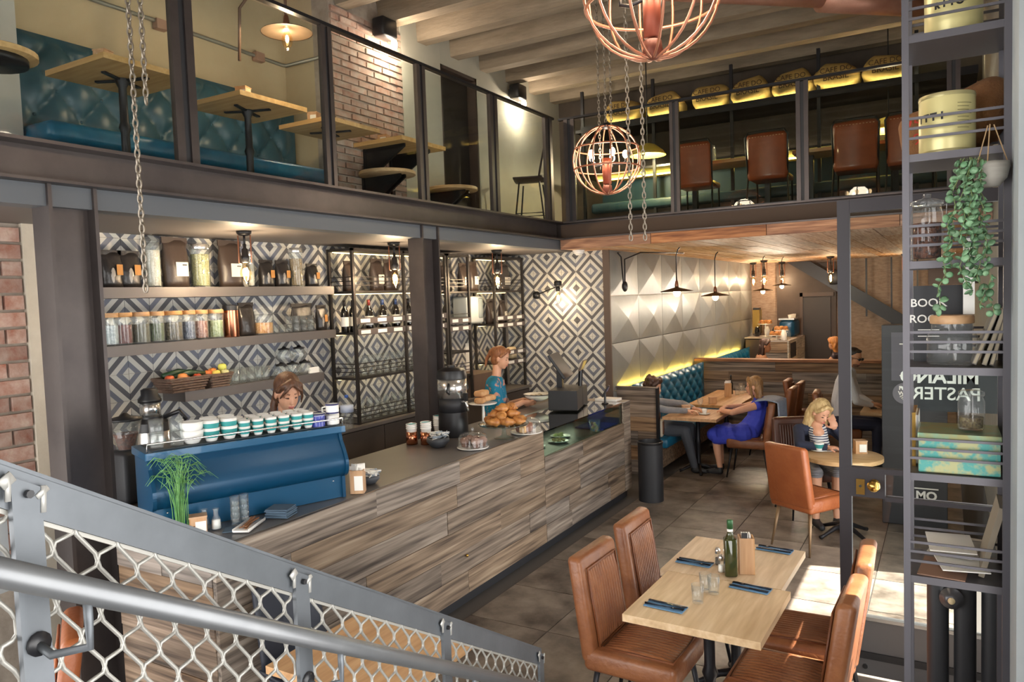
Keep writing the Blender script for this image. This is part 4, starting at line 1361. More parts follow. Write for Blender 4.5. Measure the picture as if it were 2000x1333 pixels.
# till
t = T('cash_register', 'black till with tilted screen and receipt printer at the counter end', 'cash register', (-3.5, 7.22, 1.106), .25)
t.scale = (1.2, 1.35, 1.25)
MB().rbox((-.02, -.12, .09), (.26, .24, .17), .01, 2).build('drawer_box', BLACKM, t)
MB().rbox((-.02, .15, .085), (.24, .22, .16), .01, 2).build('printer', BLACKM, t)
MB().bar((-.1, .02, .17), (-.1, .02, .33), .05, .06).build('stand', BLACK, t)
m_ = MB()
m_.M = Matrix.Translation((-.09, .02, .36)) @ Matrix.Rotation(R(-35), 4, 'Y')
m_.rbox((0, 0, 0), (.03, .34, .25), .01, 2)
m_.build('screen', BLACK, t)
m_ = MB()
m_.M = Matrix.Translation((.09, .12, .35)) @ Matrix.Rotation(R(25), 4, 'Y')
m_.rbox((0, 0, 0), (.02, .16, .1), .008, 2)
m_.build('customer_display', mat('display_bronze', '#6a5a50', .3), t)
MB().tube([(.06, .12, .17), (.07, .12, .31)], .02, 8).build('display_pole', BLACK, t)
t = T('card_terminal', 'small payment terminal with purple screen beside the till', 'card terminal', (-3.26, 7.58, 1.101), .3)
MB().tube([(0, 0, 0), (0, 0, .12)], .012, 8).build('stem', BLACK, t)
MB().lathe([(.04, 0), (.035, .01)], 16).build('base', BLACK, t)
m_ = MB()
m_.M = Matrix.Translation((.01, 0, .14)) @ Matrix.Rotation(R(30), 4, 'Y')
m_.rbox((0, 0, 0), (.025, .075, .15), .008, 2)
m_.mi = 1
m_.box((.0135, 0, .03), (.002, .055, .05))
m_.build('handset', [BLACK, mat('terminal_screen', '#8f7fb5', .3)], t)
tag(MB().rbox((-3.33, 7.84, 1.115), (.26, .17, .03), .004, 1).build('paper_stack', PAPER), 'flat stack of white paper menus at the end of the bar', 'paper')

# smoke detector and tile wall lamp handled with the lamps; waste bin
t = T('waste_bin', 'tall matt black cylindrical bin at the end of the bar', 'bin', (-2.85, 7.85, 0))
MB().lathe_open([(0, .01), (.135, .0), (.137, .0), (.137, .655), (.13, .66), (.128, .65), (.128, .02), (0, .02)], 32).build('drum', BLACKM, t, auto=40)
MB().lathe_open([(.139, .635), (.142, .64), (.142, .662), (.13, .664)], 32).build('rim', BLACK, t, auto=40)
# pale papers and board left of the first column
tag(MB().box((-4.35, 1.9, 1.02), (.02, .28, .4), .2).build('menu_board', mat('board_grey', '#aeb4b8', .4)), 'pale grey blank board standing left of the steel column', 'board')

# ================================================================ LAMPS
def plight(loc, e, col=(1, .85, .66), r=.03):
    ld = bpy.data.lights.new('bulb_light', 'POINT')
    ld.energy = e
    ld.color = col
    ld.shadow_soft_size = r
    o = link('bulb_light', ld, None, loc)
    return o
BULB_BODY = MB().lathe_open([(.014, 0), (.018, -.015), (.04, -.06), (.043, -.085), (.034, -.12), (.015, -.14), (.004, -.155), (0, -.158)], 14).mesh('bulb', GLASSY, True)
FIL = MB().ell((0, 0, -.07), (.013, .013, .03), 8, 6).mesh('filament', WARM, True)
SOCK = MB().lathe([(.018, .0), (.026, .005), (.026, .02), (.03, .025), (.03, .05), (.024, .055), (.024, .1), (.012, .11), (.012, .14)], 14).mesh('socket', BLACK, True)
CAN = MB().lathe([(.02, .2), (.04, .205), (.055, .22), (.055, .235)], 14).mesh('canopy', BLACK, True)
ROD = MB().tube([(.045, 0, .205), (.045, 0, .0), (.03, 0, -.005)], .005, 6).tube([(-.045, 0, .205), (-.045, 0, .0), (-.03, 0, -.005)], .005, 6).mesh('rods', COPPERP, True)
STEM = MB().tube([(0, 0, .13), (0, 0, .205)], .009, 8).mesh('stem', BLACK, True)
CAGE = MB().lathe_open([(.034, .03), (.044, -.04), (.046, -.09), (.03, -.15)], 6).mesh('cage', GLASSY, True)
def pendant(p, label, e=6, s_=1., group=None):
    """socket pendant with clear pointed bulb, p = point on the ceiling"""
    t = T('pendant_bulb', label, 'pendant lamp', (p[0], p[1], p[2]-.235*s_), .6, group)
    t.scale = (s_, s_, s_)
    for n_, me in (('bulb', BULB_BODY), ('socket', SOCK), ('canopy', CAN), ('rods', ROD), ('stem', STEM)):
        o = link(n_, me, t)
        if n_ == 'bulb':
            link('filament', FIL, o)
    plight((p[0], p[1], p[2]-.31*s_), e)
pendant((-4.548, 3.872, 2.868), 'glass pendant bulb nearest the camera, above the coffee machine', 20, 1.0)
pendant((-4.562, 5.648, 2.868), 'glass pendant bulb in front of the wine shelving, left of the column', 20, 1.1)
pendant((-4.573, 7.556, 2.868), 'glass pendant bulb above the croissants, right of the second column', 20, 1.15)
pls = [((-3.070, 15.067, 2.862), 'cage pendant in the back room beneath the wooden ceiling, left of a close pair'), ((-2.991, 16.459, 2.862), 'cage pendant in the back room beneath the wooden ceiling, right of a close pair'),
       ((-1.839, 14.797, 2.862), 'cage pendant hanging in front of the dark door beside the glass door stile'), ((-4.039, 14.146, 2.862), 'bright pendant close to the metal panels between two plate lamps'),
       ((-4.120, 16.208, 2.862), 'small pendant over the partition near the metal panels'), ((-3.478, 16.0, 2.862), 'small pendant at the far corner of the metal panel wall'), ((-0.659, 15.489, 2.862), 'pendant half hidden behind the shelving post on the right')]
for p, l_ in pls:
    pendant(p, l_, 15, 1.25)
# plate lamps in the back room
DISK = MB().lathe_open([(.02, .06), (.025, .02), (.2, -.02), (.205, -.025), (.2, -.018), (.02, .028)], 28).mesh('shade', mat('shade_bronze', '#5a4a3c', .35, .6), True)
SOCK2 = MB().lathe([(.02, .02), (.026, .05), (.018, .1), (.006, .12)], 12).mesh('socket', mat('socket_copper', '#8a5a42', .35, .6), True)
RBULB = MB().ell((0, 0, -.04), (.045, .045, .05), 14, 10).mesh('bulb', GLOBE, True)
def plate_lamp(p, label, cable_top, e=12, s_=1.):
    t = T('plate_lamp', label, 'pendant lamp', p)
    t.scale = (s_, s_, s_)
    link('shade', DISK, t)
    link('socket', SOCK2, t)
    link('bulb', RBULB, t)
    L = (cable_top-p[2])/s_
    MB().tube([(0, 0, .11), (0, 0, L-.1), (.02, 0, L-.03), (.05, 0, L)], .008, 6).build('cable', BLACK, t, True)
    plight((p[0], p[1], p[2]-.11), e)
plate_lamp((-2.936, 9.190, 2.336), 'flat disc lamp hanging by the metal panels, nearer one', 2.862)
plate_lamp((-2.893, 10.833, 2.255), 'flat disc lamp hanging by the metal panels, farther one', 2.862)
plate_lamp((-2.682, 13.046, 2.298), 'small disc lamp hanging before the far brick wall, left one', 2.862, 22, .8)
plate_lamp((-2.521, 13.841, 2.377), 'small disc lamp hanging before the far dark door, right one', 2.862, 22, .8)
# cable loops and plugs along the panel wall
pl = (-3.600, 9.093, 2.445)
m_ = MB()
m_.tube([(XP+.03, 9.1, 2.84), (XP+.05, pl[1]-.12, 2.83), (XP+.06, pl[1]-.03, 2.78), (XP+.08, pl[1]-.02, 2.45)], .01, 6)
m_.tube([(XP+.08, pl[1]+.03, 2.45), (XP+.08, pl[1]+.04, 2.75), (XP+.2, pl[1]+.3, 2.84), (XP+.5, pl[1]+1.2, 2.845)], .01, 6)
cb = tag(m_.build('lamp_cable', BLACK, None, True), 'black looped lamp cable hanging on the first metal panel', 'cable')
MB().ell((XP+.09, pl[1], 2.4), (.04, .04, .07), 12, 8).build('hook', BLACK, cb, True)
# tile wall lamp
p = (-4.317, 8.620, 2.362)
t = T('wall_lamp', 'black swing arm wall lamp glowing on the patterned end wall', 'wall lamp', p)
a0 = (-4.718, 8.780, 2.327)
MB().lathe([(.02, -.05), (.05, -.03), (.05, .03), (.02, .05)], 14, (a0[0]-p[0], a0[1]-p[1], a0[2]-p[2])).build('wall_plate', BLACK, t, True)
MB().tube([(a0[0]-p[0], a0[1]-p[1]-.02, a0[2]-p[2]), (-.03, 0, .06)], .008, 6).build('arm', BLACK, t)
link('socket', SOCK, t)
MB().lathe([(.035, .07), (.05, .08), (.05, .13), (.035, .14)], 14).build('head', BLACK, t, True)
o = link('bulb', BULB_BODY, t)
link('filament', FIL, o)
plight((p[0], p[1], p[2]-.09), 5)
t = T('smoke_detector', 'white round smoke detector below the corner of the wooden ceiling', 'smoke detector', (-3.930, 8.445, 2.862))
MB().lathe([(.05, -.05), (.062, -.04), (.062, -.02), (.075, -.018), (.075, 0)], 20).build('housing', WHITE, t, auto=40)
MB().lathe([(.03, -.062), (.045, -.05)], 16).build('sensor', PAPER, t, auto=40)
t = T('wall_speaker', 'small black speaker high on the dark far wall', 'speaker', (-1.95, 16.4, 2.5))
MB().rbox((0, 0, 0), (.22, .16, .3), .03, 3).build('box', BLACK, t, True)
MB().box((.0, .17, .0), (.05, .2, .05)).build('bracket', BLACK, t)
# upper wall lamps
for i, (px, lab) in enumerate((((-5.080, 6.294, 5.107), 'black box lamp with bare bulb above the upper brick wall'), ((-5.080, 9.106, 5.061), 'black box lamp with bare bulb above the upper plaster wall'))):
    t = T('box_lamp', lab, 'wall lamp', px)
    MB().rbox((0, 0, .05), (.16, .24, .2), .03, 3).build('housing', BLACK, t, True)
    MB().box((-.08, 0, .05), (.08, .1, .1)).build('bracket', BLACK, t)
    MB().ell((.02, .12, -.08), (.035, .035, .06), 12, 8).build('bulb', GLOBE, t, True)
    plight((px[0]+.04, px[1]+.12, px[2]-.16), 14)
# upper lamp in the cream corner on a conduit arm
p = (-4.388, 4.249, 4.421)
t = T('enamel_lamp', 'wide bronze disc lamp on a pipe arm in the cream upper corner', 'wall lamp', p)
o = link('shade', DISK, t)
o.scale = (.95, .95, .95)
link('socket', SOCK2, t)
link('bulb', BULB_BODY, t)
link('filament', FIL, t)
MB().tube([(0, 0, .1), (0, 0, .3), (-.12, -.03, .33), (-.3, -.1, .28), (-.36, -.13, .2), (-.38, -.14, -.2)], .012, 8).build('pipe_arm', mat('conduit_rust', '#6e5648', .5, .5), t, True)
plight((p[0], p[1], p[2]-.1), 14)
# conduit on the upper cream wall
m_ = MB()
c0, c1, c2_ = (-5.820, 3.557, 4.733), (-5.820, 4.129, 4.758), (-5.820, 5.583, 4.731)
e_ = (-5.246, 5.600, 4.719)
m_.tube([(XU+.04, 2.9, c1[2]+.0), (XU+.04, c1[1], c1[2]), (XU+.04, 5.54, c2_[2]), (XU+.06, 5.58, c2_[2]), (-5.3, 5.58, c2_[2])], .018, 8)
cd_ = tag(m_.build('conduit', mat('conduit_grey', '#8c8a80', .45, .4), None, True), 'grey electrical conduit running round the cream upper walls', 'pipe')
for y in (c1[1]+.05, 5.237):
    MB().rbox((XU+.045, y, c2_[2]+(5.54-y)*.0), (.07, .11, .09), .01, 2).build('junction_box', mat('junction_rust', '#a07f6c', .6), cd_)
# globe chandeliers
def globe(c, r, label, ztop, lights=5, e=5):
    t = T('globe_chandelier', label, 'chandelier', c)
    for k in range(6):
        a = PI*k/6
        pts = []
        for q in range(36):
            b_ = 2*PI*q/36
            pts.append((r*math.cos(b_)*math.cos(a), r*math.cos(b_)*math.sin(a), r*math.sin(b_)))
        MB().tube(pts, r*.022, 6, closed=True).build('meridian', COPPERP, t, True)
    for z_, rr_ in ((.35, .94), (-.25, .97)):
        MB().tube([(r*rr_*math.cos(2*PI*q/40), r*rr_*math.sin(2*PI*q/40), r*z_) for q in range(40)], r*.025, 6, closed=True).build('hoop', COPPERP, t, True)
    MB().lathe([(r*.03, -r*1.03), (r*.16, -r*.98), (r*.13, -r*.75), (r*.04, -r*.7)], 16).build('bottom_cap', mat('cap_rust', '#6a3a2c', .5, .4), t, True)
    MB().lathe([(r*.13, -r*.7), (r*.13, r*.05)], 14).build('column', mat('column_copper', '#8a4632', .5, .4), t, True)
    MB().lathe([(r*.05, r*.9), (r*.15, r*.97), (r*.12, r*1.06), (r*.03, r*1.1)], 14).build('top_cap', STEELD, t, True)
    for k in range(lights):
        a = 2*PI*k/lights+.4
        x, y = r*.55*math.cos(a), r*.55*math.sin(a)
        MB().tube([(0, 0, -r*.1), (x*.7, y*.7, -r*.14), (x, y, -r*.08), (x, y, r*.02)], r*.03, 6).build('arm', STEELD, t, True)
        MB().ell((x, y, r*.15), (r*.085, r*.085, r*.12), 12, 8).build('bulb', GLOBE, t, True)
    plight(c, e*lights, r=.15)
    return t
link_me = MB()
lp = []
for q in range(14):
    a = 2*PI*q/14
    lp.append((.0085*math.cos(a), 0, .0185*math.sin(a) if abs(math.sin(a)) < .99 else .0185*math.sin(a)))
link_me = link_me.tube(lp, .0036, 6, closed=True)
CHM = mat('chain_steel', '#8d8478', .4, .8)
link_data = link_me.mesh('chain_link', CHM, True)
def chain(strands, label, pitch=.028, sc_=1.):
    """strands: list of (x,y,z_top,z_bottom)"""
    t = T('hanging_chain', label, 'chain', (strands[0][0], strands[0][1], strands[0][2]))
    for (x, y, zt, zb) in strands:
        z = zt-pitch/2
        k = 0
        while z > zb:
            o = link('chain_link', link_data, t, (x-strands[0][0], y-strands[0][1], z-strands[0][2]))
            o.rotation_euler = (0, 0, .5+(PI/2 if k % 2 else 0))
            o.scale = (sc_, sc_, sc_)
            z -= pitch*sc_
            k += 1
    return t
gs = (-2.399, 5.747, 3.397)
globe(gs, .275, 'copper wire globe chandelier with glowing bulbs, farther smaller looking one', 5.2, 5, 4)
gb = (-1.178, 3.406, 3.703)
globe(gb, .315, 'large copper wire globe chandelier cut by the top of the view', 5.2, 5, 4)
chain([(gs[0], gs[1], 5.24, gs[2]+.3), (gs[0]+.06, gs[1]-.03, 5.24, gs[2]-.05), (gs[0]-.07, gs[1]+.03, 5.24, gs[2]-.05)], 'dark chain strands holding the farther copper globe', sc_=1.0)
c1 = (-3.148, 2.111, 3.234)
c2_ = (-3.102, 2.139, 3.255)
chain([(c1[0], c1[1], 5.24, 2.395), (c2_[0], c2_[1], 5.24, 3.239)], 'pair of steel chains hanging in front of the left mezzanine', sc_=1.2)
ca, cb_ = (-1.692, 4.405, 3.164), (-1.616, 4.449, 3.161)
chain([(ca[0], ca[1], 5.24, 2.634), (cb_[0], cb_[1], 5.24, 2.628)], 'pale doubled chain hanging beside the farther copper globe', sc_=1.15)
# copper duct near the ceiling
q0, q1 = (-2.091, 6.856, 5.050), (-0.319, 8.421, 5.050)
dk = T('duct', 'large brown copper duct under the concrete ceiling at the upper right', 'duct')
q0, q1 = Vector(q0), Vector(q1)
MB().tube([q0-(q1-q0)*.3, q0+(q1-q0)*.75], .1, 20).build('pipe', mat('duct_copper', '#9a6a58', .45, .5, col2='#b58a78', vscale=5), dk, True)
MB().tube([q0+(q1-q0)*.6, q1+(q1-q0)*.1], .14, 24).build('wide_pipe', mat('duct_copper', '#9a6a58'), dk, True)

# ================================================================ STAIR RAILING (foreground)
E0 = Vector((-1.36, 2.45, .95))
DD = Vector((-.1089, .8550, -.5076))     # down the stair
HH = Vector((-.1264, .9920, 0))
NN = Vector((.9920, .1264, 0))           # towards the stair
SL = .5891
def rp(s_, off=0, dz=0):
    """point at horizontal distance s_ up the stair from the end post"""
    return E0-HH*s_+NN*off+Vector((0, 0, SL*s_+dz))
rl = T('stair_railing', 'grey steel stair railing with diamond mesh infill across the lower left foreground', 'railing')
a, b = rp(-.02), rp(2.55)
m_ = MB()
top = [rp(-.02, -.006), rp(2.55, -.006), rp(2.55, .006), rp(-.02, .006)]
m_.add([p for p in top]+[p-Vector((0, 0, .062)) for p in top], [(0, 1, 2, 3), (7, 6, 5, 4), (0, 4, 5, 1), (1, 5, 6, 2), (2, 6, 7, 3), (3, 7, 4, 0)])
m_.build('top_bar', STEELG, rl)
m_ = MB()
top = [rp(-.02, -.03, .006), rp(2.55, -.03, .006), rp(2.55, .006, .006), rp(-.02, .006, .006)]
m_.add([p for p in top]+[p-Vector((0, 0, .007)) for p in top], [(0, 1, 2, 3), (7, 6, 5, 4), (0, 4, 5, 1), (1, 5, 6, 2), (2, 6, 7, 3), (3, 7, 4, 0)])
m_.build('top_flange', STEELG, rl)
posts = [0., .74, 1.36, 1.925, 2.5]
WELD = mat('weld_patch', '#a3a29e', .5, .4)
for i, s_ in enumerate(posts):
    p = rp(s_)
    z0 = max(0.0, p.z-.97)
    m_ = MB()
    w_ = .021
    c_ = [p+HH*w_+NN*.004, p-HH*w_+NN*.004, p-HH*w_+NN*.014, p+HH*w_+NN*.014]
    m_.add([(q.x, q.y, p.z-.015+SL*(w_ if k in (1, 2) else -w_)) for k, q in enumerate(c_)]+[(q.x, q.y, z0) for q in c_], [(0, 1, 2, 3), (7, 6, 5, 4), (0, 4, 5, 1), (1, 5, 6, 2), (2, 6, 7, 3), (3, 7, 4, 0)])
    po = m_.build('post', STEELG, rl)
    m_ = MB()
    for k in (-1, 1):
        q = p+NN*.0145-HH*k*.024+Vector((0, 0, -.02+.014*k))
        m_.bar(q-HH*.011+Vector((0, 0, -SL*.011)), q+HH*.006+Vector((0, 0, .004)), .003, .012+.004*k)
        m_.bar(q+Vector((0, 0, .008)), q-HH*.003-Vector((0, 0, .03)), .003, .007)
    m_.build('weld', WELD, po, True)
    q = p+NN*.016+Vector((0, 0, -.032))
    MB().tube([q, q+NN*.006], .006, 8).build('bolt', BLACK, po)
# round handrail on curved brackets
MB().tube([rp(-.1, .08, -.155), rp(2.5, .08, -.155)], .0185, 16).build('handrail', mat('handrail_steel', '#66686b', .36, .55, col2='#77797b', vscale=5), rl, True)
for s_ in posts[1:]:
    p = rp(s_, .012, -.245)
    q = rp(s_-.03, .08, -.17)
    b_ = Vector(q)
    MB().tube([p, p+NN*.03+Vector((0, 0, -.012)), Vector((b_.x, b_.y, p.z-.008)), Vector((b_.x, b_.y, p.z+.03)), b_], .0065, 8).build('bracket', STEELG, rl, True)
    MB().tube([p-NN*.002, p+NN*.008], .017, 12).build('rosette', BLACK, rl, True)
# expanded mesh bays
for (sa, sb) in zip(posts, posts[1:]):
    m_ = MB()
    pitch = .034
    vp = .042
    n_ = int((sb-sa-.05)/pitch)
    pitch = (sb-sa-.05)/n_
    hgt = .62
    nv = int(hgt/vp)
    for i in range(n_+1):
        s0 = sa+.025+pitch*i
        pts = []
        for j in range(nv*4+1):
            v = j/4
            ph = math.sin(PI*(v+.5))
            sgn = 1 if i % 2 else -1
            ph = max(-1, min(1, ph*1.15))
            s_ = s0+sgn*ph*pitch*.5
            s_ = min(max(s_, sa+.018), sb-.018)
            p = rp(s_, -.001, -.058-v*vp)
            pts.append(p)
        m_.tube(pts, .0035, 5)
    m_.build('mesh_panel', MESHM, rl, True)
    q = [rp(sa, -.002, -.066), rp(sb, -.002, -.066)]
    MB().bar(q[0], q[1], .006, .006).build('mesh_edge', MESHM, rl)
# stair flight under the camera
stt = T('stair_flight', 'dark steel stair flight beside the mesh railing', 'staircase')
for k in range(13):
    y = 2.3-.289*k
    z = .17*(k+1)
    if z > 1.75:
        break
    x0 = -1.32+.037*k
    MB().bb(x0, .17, y-.29, y, z-.04, z).build('tread', STEELD, stt)
    MB().bb(x0, .17, y-.01, y, z-.17, z-.04).build('riser', STEELD, stt)

# ================================================================ GLAZED MEZZANINE FRONTS
gl = T('glass_balustrade', 'glazed balustrade with dark steel posts along the left mezzanine', 'balustrade')
ymul = [(.4, .52), (1.62, 1.76), (2.966, 3.118), (4.234, 4.34), (5.396, 5.518), (6.613, 6.757), (7.826, 8.0)]
for a, b in ymul:
    w_ = (b-a)*.36
    MB().bb(XB-.06, XB-.02, a, a+w_, 3.184, 4.385).build('post', STEEL, gl)
    MB().bb(XB-.05, XB-.035, a+w_, b-w_, 3.184, 4.38).build('post_gap', BLACKM, gl)
    MB().bb(XB-.06, XB-.02, b-w_, b, 3.184, 4.385).build('post', STEEL, gl)
for (a0, a), (b, b1) in zip(ymul, ymul[1:]):
    MB().bb(XB-.045, XB-.037, a+.002, b-.002, 3.2, 4.36).build('glass_pane', GLASS, gl)
    MB().bb(XB-.055, XB-.027, a, b, 3.184, 3.2).build('bead', STEELD, gl)
MB().bb(XB-.065, XB-.015, -1, 8.05, 4.385, 4.41).build('top_rail', STEELD, gl)
gr = T('glass_balustrade', 'glazed balustrade with dark steel posts along the back mezzanine', 'balustrade')
xmul = [(-3.93, -3.796), (-2.64, -2.536), (-1.322, -1.205), (.0, .11)]
for a, b in xmul:
    w_ = (b-a)*.36
    MB().bb(a, a+w_, YB+.0, YB+.04, 3.184, 4.385).build('post', STEEL, gr)
    MB().bb(a+w_, b-w_, YB+.01, YB+.025, 3.184, 4.38).build('post_gap', BLACKM, gr)
    MB().bb(b-w_, b, YB+.0, YB+.04, 3.184, 4.385).build('post', STEEL, gr)
for (a0, a), (b, b1) in zip(xmul, xmul[1:]):
    MB().bb(a+.002, b-.002, YB+.016, YB+.024, 3.2, 4.36).build('glass_pane', GLASSD, gr)
    MB().bb(a, b, YB+.008, YB+.034, 3.184, 3.2).build('bead', STEELD, gr)
MB().bb(-4.0, .3, YB-.005, YB+.045, 4.385, 4.41).build('top_rail', STEELD, gr)

# ================================================================ LEFT MEZZANINE FURNITURE
def tufted(parent, name, P0, U, V, N, W, H, nx, ny, d_, mat_, nu=60, nv=26, buttons=True):
    P0, U, V, N = Vector(P0), Vector(U), Vector(V), Vector(N)
    def f(u, v):
        a = u*nx+v*ny
        b_ = u*nx-v*ny
        h = (abs(math.sin(PI*a))*abs(math.sin(PI*b_)))**.38
        e = min(1, 12*min(u, 1-u), 9*min(v, 1-v))
        h = h*min(1, e+.2)*(1 if e > .0 else 0)
        return P0+U*(u*W)+V*(v*H)+N*(d_*(.25+.75*h)*(.35+.65*e))
    o = MB().grid(f, nu, nv).build(name, mat_, parent, True)
    bm_ = MB().ell((0, 0, 0), .014, 8, 6).mesh('button', mat_, True) if buttons else None
    if buttons:
        for i in range(2*nx+1):
            for j in range(2*ny+1):
                if (i+j) % 2 == 0 and 0 < i < 2*nx and 0 < j < 2*ny:
                    u, v = i/(2*nx), j/(2*ny)
                    link('button', bm_, o, P0+U*(u*W)+V*(v*H)+N*(d_*.32))
    return o
ubn = T('banquette', 'long tufted slate teal banquette along the cream upper wall', 'bench')
Y0, Y1 = 2.87, 5.58
MB().bb(XU+.005, XU+.12, Y0, Y1, ZM+.3, 4.32).build('back_frame', TEALG, ubn)
tufted(ubn, 'tufted_back', (XU+.12, Y0, ZM+.4), (0, 1, 0), (0, 0, 1), (1, 0, 0), Y1-Y0, 4.34-ZM-.4, 8, 2, .085, TEALG, 160, 30)
MB().rbox(((XU+.12+XU+.62)/2, (Y0+Y1)/2, ZM+.4), (.52, Y1-Y0, .14), .05, 5).build('seat', TEAL, ubn, True)
MB().bb(XU+.1, XU+.58, Y0+.02, Y1-.02, ZM, ZM+.33).build('base', mat('teal_base', '#16506c', .4), ubn)
def pedestal(parent, z0, h, mat_=None, spread=.24, rz=.4, cross=True):
    mm = mat_ or STEELD
    MB().lathe([(.035, z0+.02), (.045, z0+.06), (.03, z0+.12), (.028, z0+h*.5), (.04, z0+h*.55), (.028, z0+h*.6), (.026, z0+h-.06), (.045, z0+h-.02), (.045, z0+h)], 14).build('pillar', mm, parent, auto=50)
    if cross:
        m_ = MB()
        for k in range(4):
            a = rz+k*PI/2
            c_, s_ = math.cos(a), math.sin(a)
            m_.tube([(0, 0, z0+.09), (c_*spread*.4, s_*spread*.4, z0+.075), (c_*spread*.85, s_*spread*.85, z0+.025), (c_*spread, s_*spread, z0+.012)], [.026, .022, .016, .02], 8)
        m_.build('foot', mm, parent, True)
        m_ = MB()
        for k in range(4):
            a = rz+k*PI/2
            m_.bar((0, 0, z0+h-.01), (math.cos(a)*spread*.8, math.sin(a)*spread*.8, z0+h-.006), .03, .012)
        m_.build('top_spider', mm, parent)
def square_table(loc, w_, l_, label, h=.75, mat_=None, rz=0, th=.04, group=None, top_name='top'):
    t = T('bistro_table', label, 'table', loc, rz, group)
    MB().rbox((0, 0, h-th/2), (w_, l_, th), .004, 1).build(top_name, mat_ or OAKX, t)
    pedestal(t, 0, h-th)
    return t
HT = 3.9-ZM+.02
t1 = square_table((-4.86, 3.18, ZM), .66, .66, 'wooden table on the mezzanine nearest the left pillar', HT, OAKX)
t2 = square_table((-4.86, 4.24, ZM), .64, .68, 'wooden table on the mezzanine between the second and third posts', HT, OAKX)
t3 = square_table((-4.88, 5.2, ZM), .6, .68, 'wooden table on the mezzanine in front of the cream corner', HT, OAKX)
for i, (x, y, l_) in enumerate(((-4.8, 3.02, 'small wooden box on the mezzanine table nearest the left pillar'), (-4.76, 4.12, 'small wooden box with white card on the middle mezzanine table'), (-4.9, 5.02, 'small wooden box on the mezzanine table by the cream corner'))):
    menu_box((x, y, ZM+HT+.001), .3, l_, .09, .08, .09)
t = T('pedestal_table', 'round wooden topped table at the far left edge of the mezzanine', 'table', (-4.72, 2.28, ZM))
MB().lathe([(.24, .62), (.25, .625), (.25, .655), (.24, .66)], 28).build('top', OAKX, t, auto=40)
MB().lathe([(.2, .585), (.2, .62)], 24).build('under_ring', STEELD, t, True)
pedestal(t, 0, .6)
# wall bracket tables
def bracket_table(x0, x1, y0, y1, z, label, th=.04, round_=False):
    t = T('bracket_table', label, 'table', (x0, (y0+y1)/2, z))
    L, W = y1-y0, x1-x0
    if round_:
        MB().lathe([(W/2-.01, -th), (W/2, -th+.006), (W/2, -.006), (W/2-.01, 0)], 28, (W/2, 0, 0)).build('top', OAKX, t, auto=40)
    else:
        MB().bb(0, W, -L/2, L/2, -th, 0).build('top', OAKX, t)
    for s_ in ((-.28, .28) if not round_ else (-.1, .1)):
        m_ = MB()
        y = s_*L
        poly = [(0, -th), (W*.85, -th), (W*.85, -th-.03), (.04, -.36), (0, -.36)]
        m_.add([(px_, y-.012, pz) for px_, pz in poly]+[(px_, y+.012, pz) for px_, pz in poly], [(0, 1, 2, 3, 4), (9, 8, 7, 6, 5)]+[(i, 5+i, 5+(i+1) % 5, (i+1) % 5) for i in range(5)])
        m_.build('bracket', STEELD, t)
        MB().bb(0, .03, y-.025, y+.025, -.75 if z > 3.8 else -.4, -th).build('wall_strut', STEELD, t)
    return t
bracket_table(XW+.055, -4.58, 5.86, 6.6, 3.92, 'wooden shelf table on steel brackets below the brick wall')
bracket_table(XW+.055, -4.62, 5.84, 6.2, 3.62, 'low round wooden seat bracketed to the brick wall', round_=True)
menu_box((-4.98, 6.08, 3.921), .2, 'small wooden box on the bracket table below the brick wall', .1, .08, .08)
bracket_table(XW+.06, -4.6, 6.95, 7.35, 3.58, 'small round bracket seat before the dark upper doorway', round_=True)
# shell stool at the corner
def shell_chair(loc, rz, label, seat=.62, mat_=None, group=None, legm=None):
    t = T('bar_chair', label, 'chair', loc, rz, group)
    mm = mat_ or mat('dark_shell', '#33231f', .45)
    def f(u, v):
        x = (u-.5)*.42*(1-.12*v)
        if v < .5:
            y = .2-.4*(v/.5)
            z = seat+.03*(1-math.cos((u-.5)*PI))*1.2
        else:
            k = (v-.5)/.5
            y = -.2-.09*k
            z = seat+.42*k+.02
        y += .07*abs(u-.5)*2*(1 if v > .5 else 0)
        return (x, y, z)
    o = MB().grid(f, 14, 20).build('shell', mm, t, True)
    md = o.modifiers.new('thickness', 'SOLIDIFY')
    md.thickness = .02
    for sx in (-1, 1):
        for sy in (-1, 1):
            MB().tube([(sx*.15, sy*.13, seat-.01), (sx*.2, sy*.2, 0)], .011, 8).build('leg', legm or STEELD, t)
    m_ = MB()
    q = seat*.35
    m_.tube([(.187, .175, q), (-.187, .175, q), (-.187, -.175, q), (.187, -.175, q)], .008, 6, closed=True)
    m_.build('foot_ring', legm or STEELD, t)
    return t
shell_chair((-4.62, 8.55, ZM), 1.9, 'dark bar chair behind the glass in the upper corner', .62)

# ================================================================ BACK MEZZANINE
BURLAP = mat('burlap', '#b79a5a', .9, col2='#8f7640', vscale=6, bump=.4, bscale=120)
shf = T('sack_shelf', 'high dark shelf of coffee sacks along the upper back wall', 'shelving')
MB().bb(-4.6, .3, 9.9, 10.6, 4.62, 4.66).build('board', STEELD, shf)
MB().bb(-4.6, .3, 9.95, 10.6, 4.02, 4.05).build('board', STEELD, shf)
for x in (-4.5, -3.45, -2.4, -1.35, -.3):
    MB().bb(x-.02, x+.02, 9.92, 9.96, ZM, 5.2).build('upright', STEELD, shf)
MB().bb(-4.5, .3, 9.86, 9.875, 4.6, 4.69).build('lip', STEELD, shf)
MB().bb(-4.5, .3, 9.88, 9.9, 4.661, 4.668).build('led_strip', mat('led_pale', '#ffeeb0', .5, emit=22, ecol='#ffeebc'), shf)
MB().bb(-4.5, .3, 10.4, 10.44, 3.99, 4.01).build('led_strip', LED, shf)
